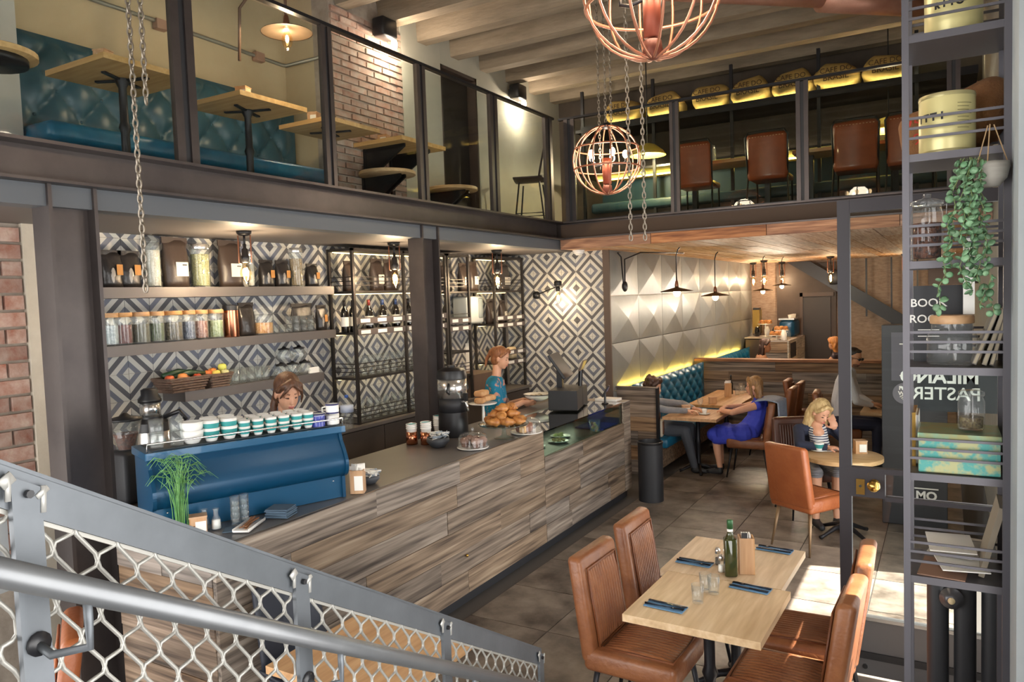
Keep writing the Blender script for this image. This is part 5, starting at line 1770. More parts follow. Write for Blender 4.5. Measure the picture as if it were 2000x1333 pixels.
def sack_mesh(seed, W=.62, D=.5, H=.36):
    rr_ = random.Random(seed)
    ph = rr_.uniform(0, 6)
    m_ = MB()
    def fn(q):
        x, y, z = q
        k = 1+.05*math.sin(9*x+ph)+.04*math.sin(14*z+ph*2)
        return (x*k, y*k+.015*math.sin(16*x+ph), z*(1-.35*(2*x/W)**2)+.02*math.sin(11*x+7*y+ph))
    m_.rbox((0, 0, H/2), (W, D, H), .14, 11, fn=fn)
    return m_.mesh('sack', BURLAP, True)
INK = mat('sack_ink', '#3f2f20', .9)
sx = [-3.927, -3.330, -2.697, -2.178, -1.661, -1.148, -0.618]
sl = ['first coffee sack from the left on the high shelf', 'second coffee sack from the left on the high shelf', 'third coffee sack from the left, just right of the second glass post', 'fourth coffee sack from the left, in the middle of the high shelf', 'coffee sack just left of the third glass post', 'printed coffee sack above the rightmost leather chair', 'last printed coffee sack beside the shelving post']
for i, x in enumerate(sx):
    o = tag(link('coffee_sack', sack_mesh(i, W=.5), None, (x, 10.12, 4.655)), sl[i], 'sack')
    text('CAFE DO', .085, .001, INK, 'print', o, face_mtx((0, -.268, .24), (1, 0, 0), (0, -.05, 1)))
    text('BRASIL', .095, .001, INK, 'print', o, face_mtx((0, -.272, .15), (1, 0, 0), (0, 0, 1)))
ub2 = T('banquette', 'dark teal banquette below the shelves of the back mezzanine', 'bench')
MB().bb(-4.4, .3, 10.35, 10.6, ZM+.35, ZM+.8).build('back', mat('dark_teal', '#1c3a44', .5), ub2)
MB().rbox((-2.05, 10.15, ZM+.38), (4.7, .5, .14), .04, 4).build('seat', mat('dark_teal', '#1c3a44'), ub2, True)
MB().bb(-4.4, .3, 9.98, 10.4, ZM+.001, ZM+.31).build('base', DARKB, ub2)
# leather back chairs seen through the glass
def sling_chair(loc, rz, label):
    t = T('leather_bar_chair', label, 'chair', loc, rz)
    def f(u, v):
        return ((u-.5)*(.46-.06*(v-.5)**2), -.2-.05*math.sin(PI*u)-.02*v, .42+.52*v)
    o = MB().grid(f, 12, 10).build('leather_back', mat('oxblood_leather', '#8a4024', .35, col2='#a5532f', vscale=5, coat=.3), t, True)
    md = o.modifiers.new('thickness', 'SOLIDIFY')
    md.thickness = .025
    st_ = MB()
    for k in range(12):
        st_.box(((k-5.5)*.033, -.272, .9), (.016, .004, .006))
    stuff(st_.build('stitching', mat('stitch', '#cfa97e', .7), o))
    MB().rbox((0, 0, .46), (.44, .42, .08), .03, 4).build('seat', mat('oxblood_leather', '#8a4024'), t, True)
    for s_ in (-1, 1):
        MB().tube([(s_*.2, .2, 0), (s_*.2, .19, .44), (s_*.22, -.19, .46), (s_*.235, -.26, .9), (s_*.2, -.27, .96)], .011, 8).build('side_frame', BLACK, t, True)
        MB().tube([(s_*.24, -.28, 0), (s_*.22, -.19, .46)], .011, 8).build('leg', BLACK, t)
    MB().tube([(-.2, -.27, .96), (.2, -.27, .96)], .011, 8).build('top_bar', BLACK, t)
    return t
sling_chair((-2.653, 9.25, ZM), 0, 'leather bar chair behind the glass just right of the second post')
sling_chair((-1.789, 9.25, ZM), 0, 'leather bar chair in the middle of the second glass pane')
sling_chair((-0.871, 9.25, ZM), .05, 'leather bar chair in the middle of the third glass pane')
sling_chair((-0.331, 9.25, ZM), 0, 'leather bar chair cut off by the shelving post')
for i, px in enumerate((-2.35, -.95)):
    t = T('mezzanine_table', ('long wooden table behind the two left leather chairs', 'long wooden table behind the two right leather chairs')[i], 'table', (px, 9.62, ZM+.002))
    MB().bb(-.62, .62, -.25, .25, .72, .76).build('top', OAKX, t)
    for s_ in (-.45, .45):
        MB().bb(s_-.03, s_+.03, -.04, .04, 0, .72).build('leg', STEELD, t)
for i, (px, y) in enumerate(((-2.598, 9.62), (-2.086, 9.6), (-0.997, 9.62))):
    jar((px, y, ZM+.761), .07, .2, ('glass jar on the mezzanine table, left one', 'glass jar on the mezzanine table, middle one', 'wooden lidded jar on the mezzanine table above the third chair')[i], ('metal', 'metal', 'wood')[i])
for i, (x, y) in enumerate(((-3.421, 9.6), (-0.596, 10.0))):
    o = T('dome_lamp', ('yellow dome lamp glowing at the left of the back mezzanine', 'yellow dome lamp glowing at the right of the back mezzanine')[i], 'lamp', (x, y, 4.12))
    MB().lathe_open([(.03, .16), (.1, .14), (.2, .06), (.24, 0), (.235, 0), (.19, .06), (.09, .13)], 24).build('shade', mat('shade_yellow', '#c9b04a', .5), o, True)
    MB().tube([(0, 0, .15), (0, 0, 1.44)], .008, 6).build('cord', BLACK, o)
    MB().ell((0, 0, .05), .04, 10, 8).build('bulb', GLOBE, o, True)
    plight((x, y, 4.1), 36, (1, .85, .55))

# ================================================================ SEATING
def rib_panel(W, L, n, amp, fn, nu=None, nv=6):
    """ridged panel; fn maps (x, y, h) to a point"""
    m_ = MB()
    nu = nu or n*6
    def f(u, v):
        e = min(1, 14*min(v, 1-v))
        return fn((u-.5)*W, v*L, amp*abs(math.sin(PI*n*u))**.7*e)
    return m_.grid(f, nu, nv)
CH = {}
def leather_chair(loc, rz, label, m1=None, m2=None, legm=None, group=None, key='tan'):
    t = T('leather_chair', label, 'chair', loc, rz, group)
    m1, m2, legm = m1 or LEATHER, m2 or LEATHERD, legm or STEELD
    if key not in CH:
        d = {}
        d['seat'] = MB().rbox((0, .03, .425), (.46, .5, .12), .035, 5).mesh('seat', m1, True)
        tilt = lambda y, z: y-.14*(z-.44)
        def bf(q):
            z = q[2]
            return (q[0]*(1-.05*max(0, z)/.26), q[1]-.15*(z+.26)-.012*(1-(2*q[0]/.46)**2), z+.015*(1-(2*q[0]/.46)**2)*(1 if z > 0 else 0))
        d['backrest'] = MB().rbox((0, -.185, .675), (.46, .085, .54), .032, 5, fn=bf).mesh('backrest', m1, True)
        d['seat_ribs'] = rib_panel(.33, .36, 12, .01, lambda x, y, h: (x, -.12+y, .486+h+.004*math.sin(PI*y/.36))).mesh('seat_ribs', m1, True)
        d['back_ribs'] = rib_panel(.32, .38, 12, .01, lambda x, y, h: (x, -.136-.15*(y+.04)+h-.011*(1-(2*x/.46)**2)-.0, .49+y)).mesh('back_ribs', m1, True)
        ring = []
        for x, y in ((-.175, -.13), (-.175, .25), (.175, .25), (.175, -.13)):
            ring.append((x, y, .487))
        d['seat_piping'] = MB().tube(ring, .006, 6, closed=True).mesh('seat_piping', m2, True)
        rb = [(-.17, .485), (-.17, .885), (.17, .885), (.17, .485)]
        d['back_piping'] = MB().tube([(x, -.135-.15*(z-.45)-.006, z) for x, z in rb], .006, 6, closed=True).mesh('back_piping', m2, True)
        for i, (sx, sy) in enumerate(((-1, -1), (1, -1), (-1, 1), (1, 1))):
            d['leg%d' % i] = MB().tube([(sx*.17, .03+sy*.19, .37), (sx*.21, .03+sy*.25, 0)], [.017, .009], 8).mesh('leg', legm, True)
        CH[key] = d
    d = CH[key]
    s_ = link('seat', d['seat'], t)
    b_ = link('backrest', d['backrest'], t)
    link('ribbed_panel', d['seat_ribs'], s_)
    link('ribbed_panel', d['back_ribs'], b_)
    link('piping', d['seat_piping'], s_)
    link('piping', d['back_piping'], b_)
    for i in range(4):
        link('leg', d['leg%d' % i], t)
    return t
leather_chair((-1.40, 3.62, 0), R(-92), 'tan ribbed leather chair nearest the railing, left of the front table')
leather_chair((-1.41, 4.25, 0), R(-90), 'tan ribbed leather chair at the far left of the front table')
leather_chair((-.63, 3.60, 0), R(88), 'tan ribbed leather chair at the near right of the front table')
leather_chair((-.62, 4.14, 0), R(92), 'tan ribbed leather chair at the far right of the front table, before the door')
BRONZE = mat('bronze_leg', '#8a7258', .4, .6)
oc = leather_chair((-1.075, 6.95, 0), R(-32), 'cognac leather chair seen from behind at the round table', LEATHERO, LEATHERO, BRONZE, None, 'cognac')
# front table: two oak tops on iron pedestals
rt = R(-1.5)
ft1 = square_table((-1.03, 3.625, 0), .66, .64, 'oak table nearest the camera, front half of the joined pair', .75, OAK, rt)
ft2 = square_table((-1.06, 4.275, 0), .66, .65, 'oak table behind the nearest one, back half of the joined pair', .75, OAK, rt)
Z = .7505
# olive oil bottle
t = T('oil_bottle', 'square green glass bottle of olive oil on the front table', 'bottle', (-1.019, 4.022, 0.751), .4)
MB().rbox((0, 0, .105), (.068, .068, .21), .012, 3).build('body', mat('oil_glass', '#2c3016', .08, coat=.6, col2='#3c3f1c', vscale=3), t, True)
MB().lathe([(.03, .2), (.016, .235), (.014, .25)], 14).build('shoulder', mat('oil_glass', '#2c3016'), t, True)
MB().lathe([(.0155, .245), (.0155, .26)], 14).build('collar', PAPER, t, True)
MB().lathe([(.0165, .26), (.0165, .305), (.014, .31)], 14).build('cap', mat('green_foil', '#2f5a35', .35, .3), t, True)
# wooden cutlery box with napkins
t = T('napkin_holder', 'tall light wood holder with white napkins behind the oil bottle', 'box', (-0.955, 4.111, 0.750), .35)
th = .006
for x, y, dx, dy in ((.037, 0, th, .08), (-.037, 0, th, .08), (0, .037, .068, th), (0, -.037, .068, th)):
    MB().box((x, y, .1), (dx, dy, .2)).build('side', BOXW, t)
MB().box((0, 0, .004), (.066, .066, .008)).build('bottom', BOXW, t)
for k in range(4):
    MB().box((-.02+.013*k, .008, .155), (.008, .05, .12)).build('napkin', PAPER, t)
MB().box((-.012, -.035, .215), (.03, .004, .03)).build('tag', BLACK, t)
# salt and pepper
for i, p in enumerate(((-1.126, 4.162, 0.750), (-1.080, 4.053, 0.751))):
    t = T('shaker', ('glass pepper shaker with steel top, left of the oil bottle', 'glass salt shaker with steel top, in front of the pepper shaker')[i], 'shaker', p)
    MB().lathe_open([(0, .003), (.017, 0), (.018, .01), (.015, .06), (.014, .07)], 14).build('body', GLASSC, t, True)
    MB().lathe([(.014, .004), (.013, .04), (0, .041)], 12).build('grains', (mat('pepper', '#4a443e', .9), PAPER)[i], t, True)
    MB().lathe([(.0155, .066), (.0155, .085), (.008, .098), (0, .1)], 14).build('cap', CHROME, t, True)
for i, p in enumerate(((-1.076, 3.595, 0.750), (-1.083, 3.757, 0.750), (-1.036, 3.742, 0.750))):
    tag(link('water_glass', tumbler_me(.031, .095, 'water_glass'), None, p), ('clear water glass nearest the table edge by the cutlery', 'clear water glass between two others on the front table', 'clear water glass closest to the oil bottle')[i], 'glass')
# napkins and cutlery
DARKCUT = mat('dark_cutlery', '#2e3440', .25, .8)
def place_setting(p, rz, label):
    tag(MB().box((0, 0, .003), (.2, .085, .004)).build('blue_napkin', NAPB, None, False, p, rz), 'folded blue napkin '+label, 'napkin')
    q = Matrix.Rotation(rz, 3, 'Z')
    for kind, off in (('knife', .022), ('fork', -.018)):
        c_ = Vector(p)+q @ Vector((.0, off, .0055))
        t = T('table_'+kind, 'dark steel %s lying on the napkin %s' % (kind, label), kind, c_, rz+random.uniform(-.05, .05))
        if kind == 'knife':
            MB().rbox((-.05, 0, .004), (.1, .014, .007), .003, 2).build('handle', DARKCUT, t, True)
            MB().prism([(0, -.007), (.09, -.008), (.105, .002), (.1, .007), (0, .007)], .002, .005).build('blade', DARKCUT, t)
        else:
            MB().tube([(-.1, 0, .004), (-.02, 0, .004), (.04, 0, .006)], [.006, .003, .004], 8).build('handle', DARKCUT, t, True)
            MB().prism([(.035, -.006), (.055, -.011), (.055, .011), (.035, .006)], .003, .006).build('neck', DARKCUT, t)
            for s_ in (-.009, -.003, .003, .009):
                MB().tube([(.053, s_, .005), (.078, s_, .006), (.1, s_, .005)], .0016, 5).build('tine', DARKCUT, t)
place_setting((-1.203, 3.480, 0.750), R(-4), 'at the near left of the front table')
place_setting((-1.250, 4.132, 0.750), R(-4), 'at the far left of the front table')
place_setting((-0.884, 3.888, 0.750), R(174), 'at the near right of the front table')
place_setting((-0.887, 4.535, 0.750), R(174), 'at the far right of the front table')

# ---- booth along the panel wall
bth = T('booth_bench', 'teal tufted bench along the metal panels with glowing top edge', 'bench')
BX = XP+.09
BY0, BY1 = 8.98, 12.25
MB().bb(BX, BX+.1, BY0, BY1, .4, 1.1).build('back_frame', TEAL, bth)
tufted(bth, 'tufted_back', (BX+.1, BY0, .5), (0, 1, 0), (0, 0, 1), (1, 0, 0), BY1-BY0, .64, 10, 3, .06, TEAL, 160, 36)
MB().rbox(((BX+.1+XP+.62)/2, (BY0+BY1)/2, .405), (.5, BY1-BY0, .13), .04, 5).build('seat', TEAL, bth, True)
pb = MB().bb(BX, XP+.56, BY0, BY1, .08, .335).build('base', RECLX, bth)
MB().bb(XP+.045, XP+.075, BY0, BY1, 1.07, 1.085).build('led_strip', LED, bth)
bth2 = T('booth_bench', 'farther teal tufted bench beyond the wooden partition', 'bench')
C0, C1 = 12.7, 15.6
MB().bb(BX, BX+.1, C0, C1, .4, 1.1).build('back_frame', TEAL, bth2)
tufted(bth2, 'tufted_back', (BX+.1, C0, .5), (0, 1, 0), (0, 0, 1), (1, 0, 0), C1-C0, .64, 9, 3, .06, TEAL, 120, 30, False)
MB().rbox(((BX+.1+XP+.62)/2, (C0+C1)/2, .405), (.5, C1-C0, .13), .04, 5).build('seat', TEAL, bth2, True)
MB().bb(BX, XP+.56, C0, C1, .0, .335).build('base', RECLX, bth2)
MB().bb(XP+.045, XP+.075, C0, C1, 1.07, 1.085).build('led_strip', LED, bth2)
# wooden end panel and partition
ep = T('end_panel', 'weathered wooden end panel of the booth behind the bin', 'partition')
MB().bb(XP, -3.14, 8.93, 8.955, 0, 1.1).build('core', DARKB, ep)
planks_x(ep, 8.93, XP, -3.14, 0, 1.11, 6, RECLX, (.6, 1.0))
MB().bb(-3.145, -3.115, 8.9, 8.96, 0, 1.115).build('edge', STEELD, ep)
MB().bb(XP, -3.12, 8.895, 8.965, 1.11, 1.125).build('cap', RECLX, ep)
pt = T('wood_partition', 'low wall of dark reclaimed planks between the two seating areas', 'partition')
PX1 = -.25
MB().bb(XP, PX1, 12.38, 12.5, 0, 1.14).build('core', DARKB, pt)
planks_x(pt, 12.38, XP, PX1, 0, 1.14, 7, RECLX, (.8, 1.8))
MB().bb(XP, PX1, 12.33, 12.55, 1.14, 1.18).build('cap', wood('cap_wood', ['#5a3a26', '#7a5236', '#94694a'], 0), pt)
# booth tables
b1 = square_table((-2.75, 9.35, 0), .68, .78, 'honey wood booth table between the two seated women', .75, OAKY)
b2 = square_table((-2.78, 10.9, 0), .68, 1.62, 'honey wood booth table behind the two women, by the partition', .75, OAKY)
menu_box((-2.886, 9.304, 0.750), .5, 'small wooden napkin box on the table between the women', .1, .08, .1)
menu_box((-2.808, 10.273, 0.750), .4, 'small wooden box at the near end of the rear booth table', .1, .07, .08, card=False)
menu_box((-2.775, 10.987, 0.750), .4, 'tall wooden holder beside the bottle on the rear booth table', .09, .08, .2, True, False)
t = T('sauce_bottle', 'slim dark bottle on the rear booth table', 'bottle', (-2.801, 11.273, 0.750))
MB().lathe([(.03, 0), (.03, .16), (.012, .2), (.012, .26)], 14).build('body', WB, t, True)
MB().lathe([(.014, .25), (.014, .29)], 12).build('cap', BLACK, t, True)
for i, px in enumerate((1440, 1450, 1458, 1447)):
    p = {1440: (-2.689, 11.185, 0.750), 1450: (-2.652, 11.314, 0.750), 1458: (-2.622, 11.443, 0.750), 1447: (-2.748, 11.658, 0.750)}[px]
    tag(link('booth_glass', tm2, None, p), 'clear tumbler grouped at the back of the rear booth table', 'glass', 'tumblers on the rear booth table')
t = T('cocktail_glass', 'thin stemmed glass in front of the woman on the bench', 'glass', (-2.740, 9.438, 0.750))
link('glass', wg, t)
t = T('saucer', 'white saucer with cup near the edge of the womens table', 'saucer', (-2.646, 9.295, 0.750))
MB().lathe([(.03, 0), (.07, .01), (.072, .013), (0, .008)], 20).build('plate', WHITE, t, True)
link('cup', csm, t, (0, 0, .012))
# chairs in the back
leather_chair((-2.08, 9.4, 0), R(92), 'tan leather chair under the woman in the blue dress')
leather_chair((-2.1, 10.75, 0), R(90), 'tan leather chair behind the blue dress, at the rear booth table')
leather_chair((-2.1, 11.4, 0), R(90), 'tan leather chair farthest along the rear booth table')
DKL = mat('dark_brown_leather', '#4a2a20', .4, col2='#5c382a', vscale=6)
leather_chair((-1.28, 8.02, 0), R(210), 'dark brown leather chair under the blonde woman', DKL, DKL, STEELD, None, 'dark')
leather_chair((-1.22, 10.45, 0), R(-86), 'brown leather chair under the man in the white shirt', LEATHER, LEATHERD, STEELD, None, 'tan')
leather_chair((-1.8, 11.7, 0), R(-90), 'brown leather chair at the partition left of the man')
# jacket over the chair of the woman in blue
p = (-1.78, 9.4, .0)
m_ = MB()
def jk(u, v):
    a = (v-.28)/.72
    w_ = .44+.06*math.sin(3*v)
    y = (u-.5)*w_+.012*math.sin(9*u+5*v)
    if v < .28:
        return (-.2+.0+.24*(v/.28)-.02, y, .95+.02*math.sin(PI*v/.28))
    return (.04+.012*math.sin(14*u)+.03*a, y*(1-.25*a), .95-.78*a)
jo = tag(m_.grid(jk, 20, 28).build('denim_jacket', mat('jacket_grey_blue', '#7f8ba0', .85, col2='#97a2b4', vscale=25, bump=.3, bscale=90), None, True, p), 'grey blue jacket draped over the back of the blue dress chair', 'jacket')
md = jo.modifiers.new('thickness', 'SOLIDIFY')
md.thickness = .012
# round table
rtb = T('round_table', 'small round wooden table with iron base in front of the blonde woman', 'table', (-.83, 7.42, 0))
MB().lathe([(.33, .705), (.34, .71), (.34, .745), (.33, .75)], 36).build('top', OAKX, rtb, auto=40)
pedestal(rtb, 0, .7, STEELD, .28, .9)
menu_box((-0.700, 7.560, 0.750), .35, 'light wooden box with white card on the round table', .1, .1, .115)
t = T('tea_cup', 'teal banded cup on a saucer on the round table', 'cup', (-1.048, 7.502, 0.750))
MB().lathe([(.03, 0), (.07, .01), (.072, .013), (0, .008)], 20).build('saucer', WHITE, t, True)
o = link('cup', cbig, t, (0, 0, .012))
link('band', bbig, t, (0, 0, .012))
tag(MB().box((0, 0, .003), (.15, .2, .004)).build('magazine', PAPER, None, False, (-0.983, 7.628, 0.750), .6), 'white paper lying on the round table under the hand', 'paper')
# mans table
mt_ = square_table((-.62, 10.42, 0), .62, .75, 'wooden table in front of the man in the white shirt', .75, OAKX)
tag(MB().rbox((0, 0, .005), (.075, .15, .009), .003, 2).build('phone', BLACK, None, False, (-.82, 10.42, .752), .3), 'dark phone on the table under the mans hands', 'phone')
# totem sign behind the door
tt = T('totem_sign', 'tall black notice totem standing behind the glass door', 'sign', (-.27, 8.1, 0))
MB().rbox((0, 0, .96), (.55, .3, 1.92), .008, 2).build('body', mat('totem_black', '#2a2a2e', .45), tt)
MB().box((.04, -.153, 1.62), (.46, .004, .46)).build('menu_plate', mat('totem_grey', '#55535c', .5), tt)
LETW = mat('letter_white', '#e8e6e0', .6)
for z in (1.74, 1.44):
    MB().box((.03, -.157, z), (.3, .003, .01)).build('rule', LETW, tt)
text('HOT', .09, .001, LETW, 'lettering', tt, face_mtx((.06, -.158, 1.8), (1, 0, 0), (0, 0, 1)), bold=.002)
text('DRINK', .075, .001, LETW, 'lettering', tt, face_mtx((.04, -.158, 1.58), (1, 0, 0), (0, 0, 1)), bold=.002)
MB().lathe([(.1, 0), (.1, .004)], 28).build('badge', mat('badge_grey', '#6a6870', .5), tt).matrix_local = Matrix.Translation((-.08, -.154, 1.27)) @ Matrix.Rotation(R(90), 4, 'X')
text('Free', .05, .001, LETW, 'lettering', tt, face_mtx((-.08, -.162, 1.32), (1, 0, 0), (0, 0, 1)), bold=.002)
text('Wi-fi', .05, .001, LETW, 'lettering', tt, face_mtx((-.08, -.162, 1.27), (1, 0, 0), (0, 0, 1)), bold=.002)
m_ = MB()
for k, rr_ in enumerate((.02, .038, .056)):
    m_.tube([(-.08+rr_*math.sin(a), -.16, 1.195+rr_*math.cos(a)) for a in np.linspace(-.75, .75, 8)], .005, 5)
m_.build('wifi_mark', LETW, tt)
text('MO', .11, .001, LETW, 'lettering', tt, face_mtx((.1, -.156, .3), (1, 0, 0), (0, 0, 1)), bold=.004)
for z in (.23, .37):
    MB().box((.1, -.156, z), (.2, .003, .012)).build('rule', LETW, tt)
# ---- small rear bar far behind the partition
rb = T('rear_bar', 'pale plank clad counter of the second bar at the far end', 'counter', (0, 0, 0))
RX, RY0, RY1, RZ = -2.58, 14.75, 16.6, 1.3
MB().bb(-3.0, RX-.02, RY0+.02, RY1, 0, RZ-.02).build('carcass', DARKB, rb)
MB().bb(-3.6, -3.0, 15.75, RY1, 0, RZ-.02).build('carcass', DARKB, rb)
planks_y(rb, RX, RY0, RY1, 0, RZ, 6, wood('pale_plank', ['#8d8375', '#b8ad9e', '#cfc6b8'], 1), (.8, 1.3))
planks_x(rb, RY0, -3.0, RX-.02, 0, RZ, 6, RECLX, (.5, .9))
MB().bb(-3.62, -3.02, 15.74, RY1, RZ, RZ+.02).build('top', mat('pale_top', '#a39a92'), rb)
MB().bb(-3.02, RX+.01, RY0-.01, RY1, RZ, RZ+.02).build('top', mat('pale_top', '#a39a92'), rb)
MB().bb(RX+.002, RX+.012, RY0+.15, RY0+.75, RZ-.32, RZ-.04).build('display_window', BLACK, rb)
cb2 = T('blue_machine', 'small blue coffee machine on the far bar', 'coffee machine', (-2.8, 16.15, 1.321))
MB().rbox((0, 0, .175), (.3, .7, .35), .08, 5).build('body', MB_BLUE, cb2, True)
MB().bb(-.15, .15, -.36, .36, .35, .38).build('tray', CHROME, cb2)
for k in range(5):
    MB().lathe_open([(.02, 0), (.034, .07), (.03, .07), (.018, .005)], 12, (.05, -.28+.14*k, .381)).build('cup', WHITE, cb2, True)
for i, (x, y, r_, z_, lab) in enumerate(((-2.84, 15.0, .14, .08, 'plate of orange pastries on the far bar, nearer one'), (-2.82, 15.35, .14, .16, 'raised plate of orange pastries on the far bar, taller one'), (-3.25, 16.0, .15, .26, 'plate of orange pastries on the far bar, beside the machine'))):
    t = T('pastry_plate', lab, 'cake stand', (x, y, 1.321))
    MB().lathe([(.06, 0), (.015, .01), (.012, z_-.01), (r_, z_), (r_, z_+.01)], 20).build('stand', WHITE, t, True)
    m_ = MB()
    for k in range(12):
        a = k*.55
        m_.ell((.09*math.cos(a), .09*math.sin(a), z_+.03+.03*(k % 2)), (.05, .035, .03), 8, 6)
    m_.build('pastries', CRO, t, True)
for i, (x, y) in enumerate(((-3.5, 15.9), (-3.45, 16.15), (-2.68, 14.85), (-2.66, 15.15), (-3.05, 15.9), (-3.3, 16.4))):
    tag(link('far_jar', MB().lathe([(.05, 0), (.055, .12), (.04, .17), (.03, .2)], 14).mesh('far_jar', (GLASSC, WB, PAPER)[i % 3], True), None, (x, y, 1.321)),
        ('small clear jar on the far bar, leftmost', 'dark bottle on the far bar beside the clear jar', 'white pot at the near edge of the far bar', 'clear jar at the corner of the far bar', 'dark bottle in the middle of the far bar', 'white pot at the back of the far bar')[i], 'jar')
t = T('tap_tower', 'dark tap tower with brass sides at the left of the far bar', 'beer tap', (-3.5, 16.4, 1.321))
MB().rbox((0, 0, .3), (.14, .2, .6), .02, 2).build('tower', BLACK, t)
for s_ in (-1, 1):
    MB().bb(-.07, .075, s_*.1-.01, s_*.1+.01, .05, .55).build('brass_strip', BRASS, t)
square_table((-2.75, 13.3, 0), .7, .75, 'wooden table just behind the partition between the two far women', .75, OAKY)
menu_box((-2.55, 13.05, .7505), .3, 'wooden box standing on the table behind the partition', .1, .1, .17, True)

# ================================================================ GLASS DOOR
dr = S(link('door_3', None, None, (0, 4.7, 0)))
DX0, DX1 = -.545, .34
DM = mat('door_frame_dark', '#353236', .45, .4)
MB().bb(DX0, DX0+.065, -.025, .025, .01, 2.79).build('stile', DM, dr)
MB().bb(DX1-.065, DX1, -.025, .025, .01, 2.79).build('stile', DM, dr)
MB().bb(DX0+.066, DX1-.066, -.024, .024, 2.72, 2.789).build('top_rail', DM, dr)
MB().bb(DX0, DX0+.24, -.026, .026, 1.085, 1.255).build('lock_plate', DM, dr)
MB().bb(DX0+.24, DX1, -.024, .024, 1.225, 1.255).build('mid_rail', DM, dr)
MB().bb(DX0+.24, DX1, -.024, .024, 1.07, 1.095).build('mid_rail', DM, dr)
MB().bb(DX0+.065, DX1-.065, -.02, .02, .03, .375).build('kick_panel', mat('kick_grey', '#5f5d5e', .4, .4), dr)
MB().bb(DX0+.065, DX1-.065, -.028, .02, .36, .38).build('kick_trim', mat('trim_chrome', '#9a9a9a', .25, .8), dr)
MB().bb(DX0+.065, DX1-.065, -.03, .02, .13, .17).build('kick_band', BLACK, dr)
MB().lathe([(.014, 0), (.014, .004)], 12).build('screw', BLACK, dr).matrix_local = Matrix.Translation((-0.415, -.022, .08)) @ Matrix.Rotation(R(90), 4, 'X')
MB().bb(DX0+.065, DX1-.065, -.004, .004, 1.255, 2.72).build('upper_pane', GLASS, dr)
MB().bb(DX0+.065, DX1-.065, -.004, .004, .375, 1.07).build('lower_pane', GLASS, dr)
MB().bb(DX0+.24, DX1-.065, -.004, .004, 1.095, 1.225).build('slot_pane', GLASS, dr)
MB().bb(DX0+.09, DX0+.135, -.032, -.026, 1.1, 1.19).build('lock_case', BRASS, dr)
MB().lathe([(.0075, 0), (.0075, .004)], 12).build('keyhole', BLACK, dr).matrix_local = Matrix.Translation((DX0+.112, -.033, 1.15)) @ Matrix.Rotation(R(90), 4, 'X')
kb = MB().lathe([(.03, 0), (.03, .006), (.012, .012), (.012, .03), (.03, .04), (.034, .052), (.026, .066), (0, .07)], 20).build('knob', BRASS, dr, True)
kb.matrix_local = Matrix.Translation((DX0+.185, -.026, 1.165)) @ Matrix.Rotation(R(90), 4, 'X')
# lettering on the glass reads from the other side
text('MILANO', .1, .0008, LETW, 'lettering', dr, face_mtx((-.04, .006, 1.784), (-1, 0, 0), (0, 0, 1)), bold=.003)
text('PASTERY', .098, .0008, LETW, 'lettering', dr, face_mtx((-.035, .006, 1.691), (-1, 0, 0), (0, 0, 1)), bold=.001)
MB().bb(-.14, .27, .0085, .013, 1.595, 1.849).build('sign_backing', BLACKM, dr)

# ================================================================ OPEN SHELVING ON THE RIGHT
SY = 3.0
us = T('open_shelving', 'tall open steel shelving of jars, tins and plants at the right edge', 'shelving')
UM = mat('shelving_steel', '#66646a', .4, .55)
SX0, SX1 = -.125, .175
for x in (SX0, SX1):
    for y in (SY, SY+.3):
        MB().bb(x-.011 if x < 0 else x-.012, x+.011 if x < 0 else x+.012, y-.011, y+.011, 0, 3.55).build('post', UM, us)
SZ = [3.159, 2.752, 2.380, 2.007, 1.627, 1.253, .3]
for z in SZ:
    MB().bb(SX0, SX1, SY-.008, SY+.31, z-.026, z).build('shelf', UM, us)
    for k in range(3):
        zz = z+.055+.034*k
        MB().bar((SX0, SY-.006, zz), (SX1, SY-.006, zz), .006, .009).build('rail', UM, us)
        MB().bar((SX0, SY+.3, zz), (SX1, SY+.3, zz), .006, .009).build('rail', UM, us)
TINM = mat('tin_cream', '#cfc48a', .35, .2)
def tin(loc, r, h, label, words):
    t = T('coffee_tin', label, 'tin', loc, 0)
    MB().lathe([(r*.98, 0), (r, .006), (r, h-.006), (r*.98, h)], 36).build('can', TINM, t, auto=40)
    MB().lathe_open([(r*1.01, h-.012), (r*1.015, h-.004), (r*1.0, h+.002)], 36).build('rim', mat('tin_rim', '#b5ab7c', .3, .5), t, True)
    MB().lathe_open([(r*1.01, .0), (r*1.015, .006), (r*1.0, .012)], 36).build('rim', mat('tin_rim', '#b5ab7c'), t, True)
    for wd_, size, z, ang_ in words:
        for i, ch in enumerate(wd_):
            a = ang_+(i-(len(wd_)-1)/2)*size*.78/r
            p = Vector((math.cos(a)*(r+.001), math.sin(a)*(r+.001), z))
            text(ch, size, .0006, BLACK, 'print', t, face_mtx(p, (-math.sin(a), math.cos(a), 0), (0, 0, 1)), bold=.0015)
    for k in range(8):
        a0_ = -1.15
        MB().lathe_open([(r+.0012, 0), (r+.0012, .0035)], 36).v
        pts = [(math.cos(a)*(r+.0008), math.sin(a)*(r+.0008), h*.8-.012*k) for a in np.linspace(-1.2, -.75 if k % 3 else -.62, 8)]
        MB().tube(pts, .0012, 4).build('print', mat('print_grey', '#8b835c', .6), t)
    return t
tin((.02, SY+.13, SZ[0]+.001), .09, .26, 'cream coffee tin at the very top of the open shelving', [('RITO', .03, .1, -1.75)])
tin((.0, SY+.11, SZ[1]+.001), .088, .205, 'cream coffee tin in front of the burlap sack', [('ITTI', .035, .125, -2.2)])
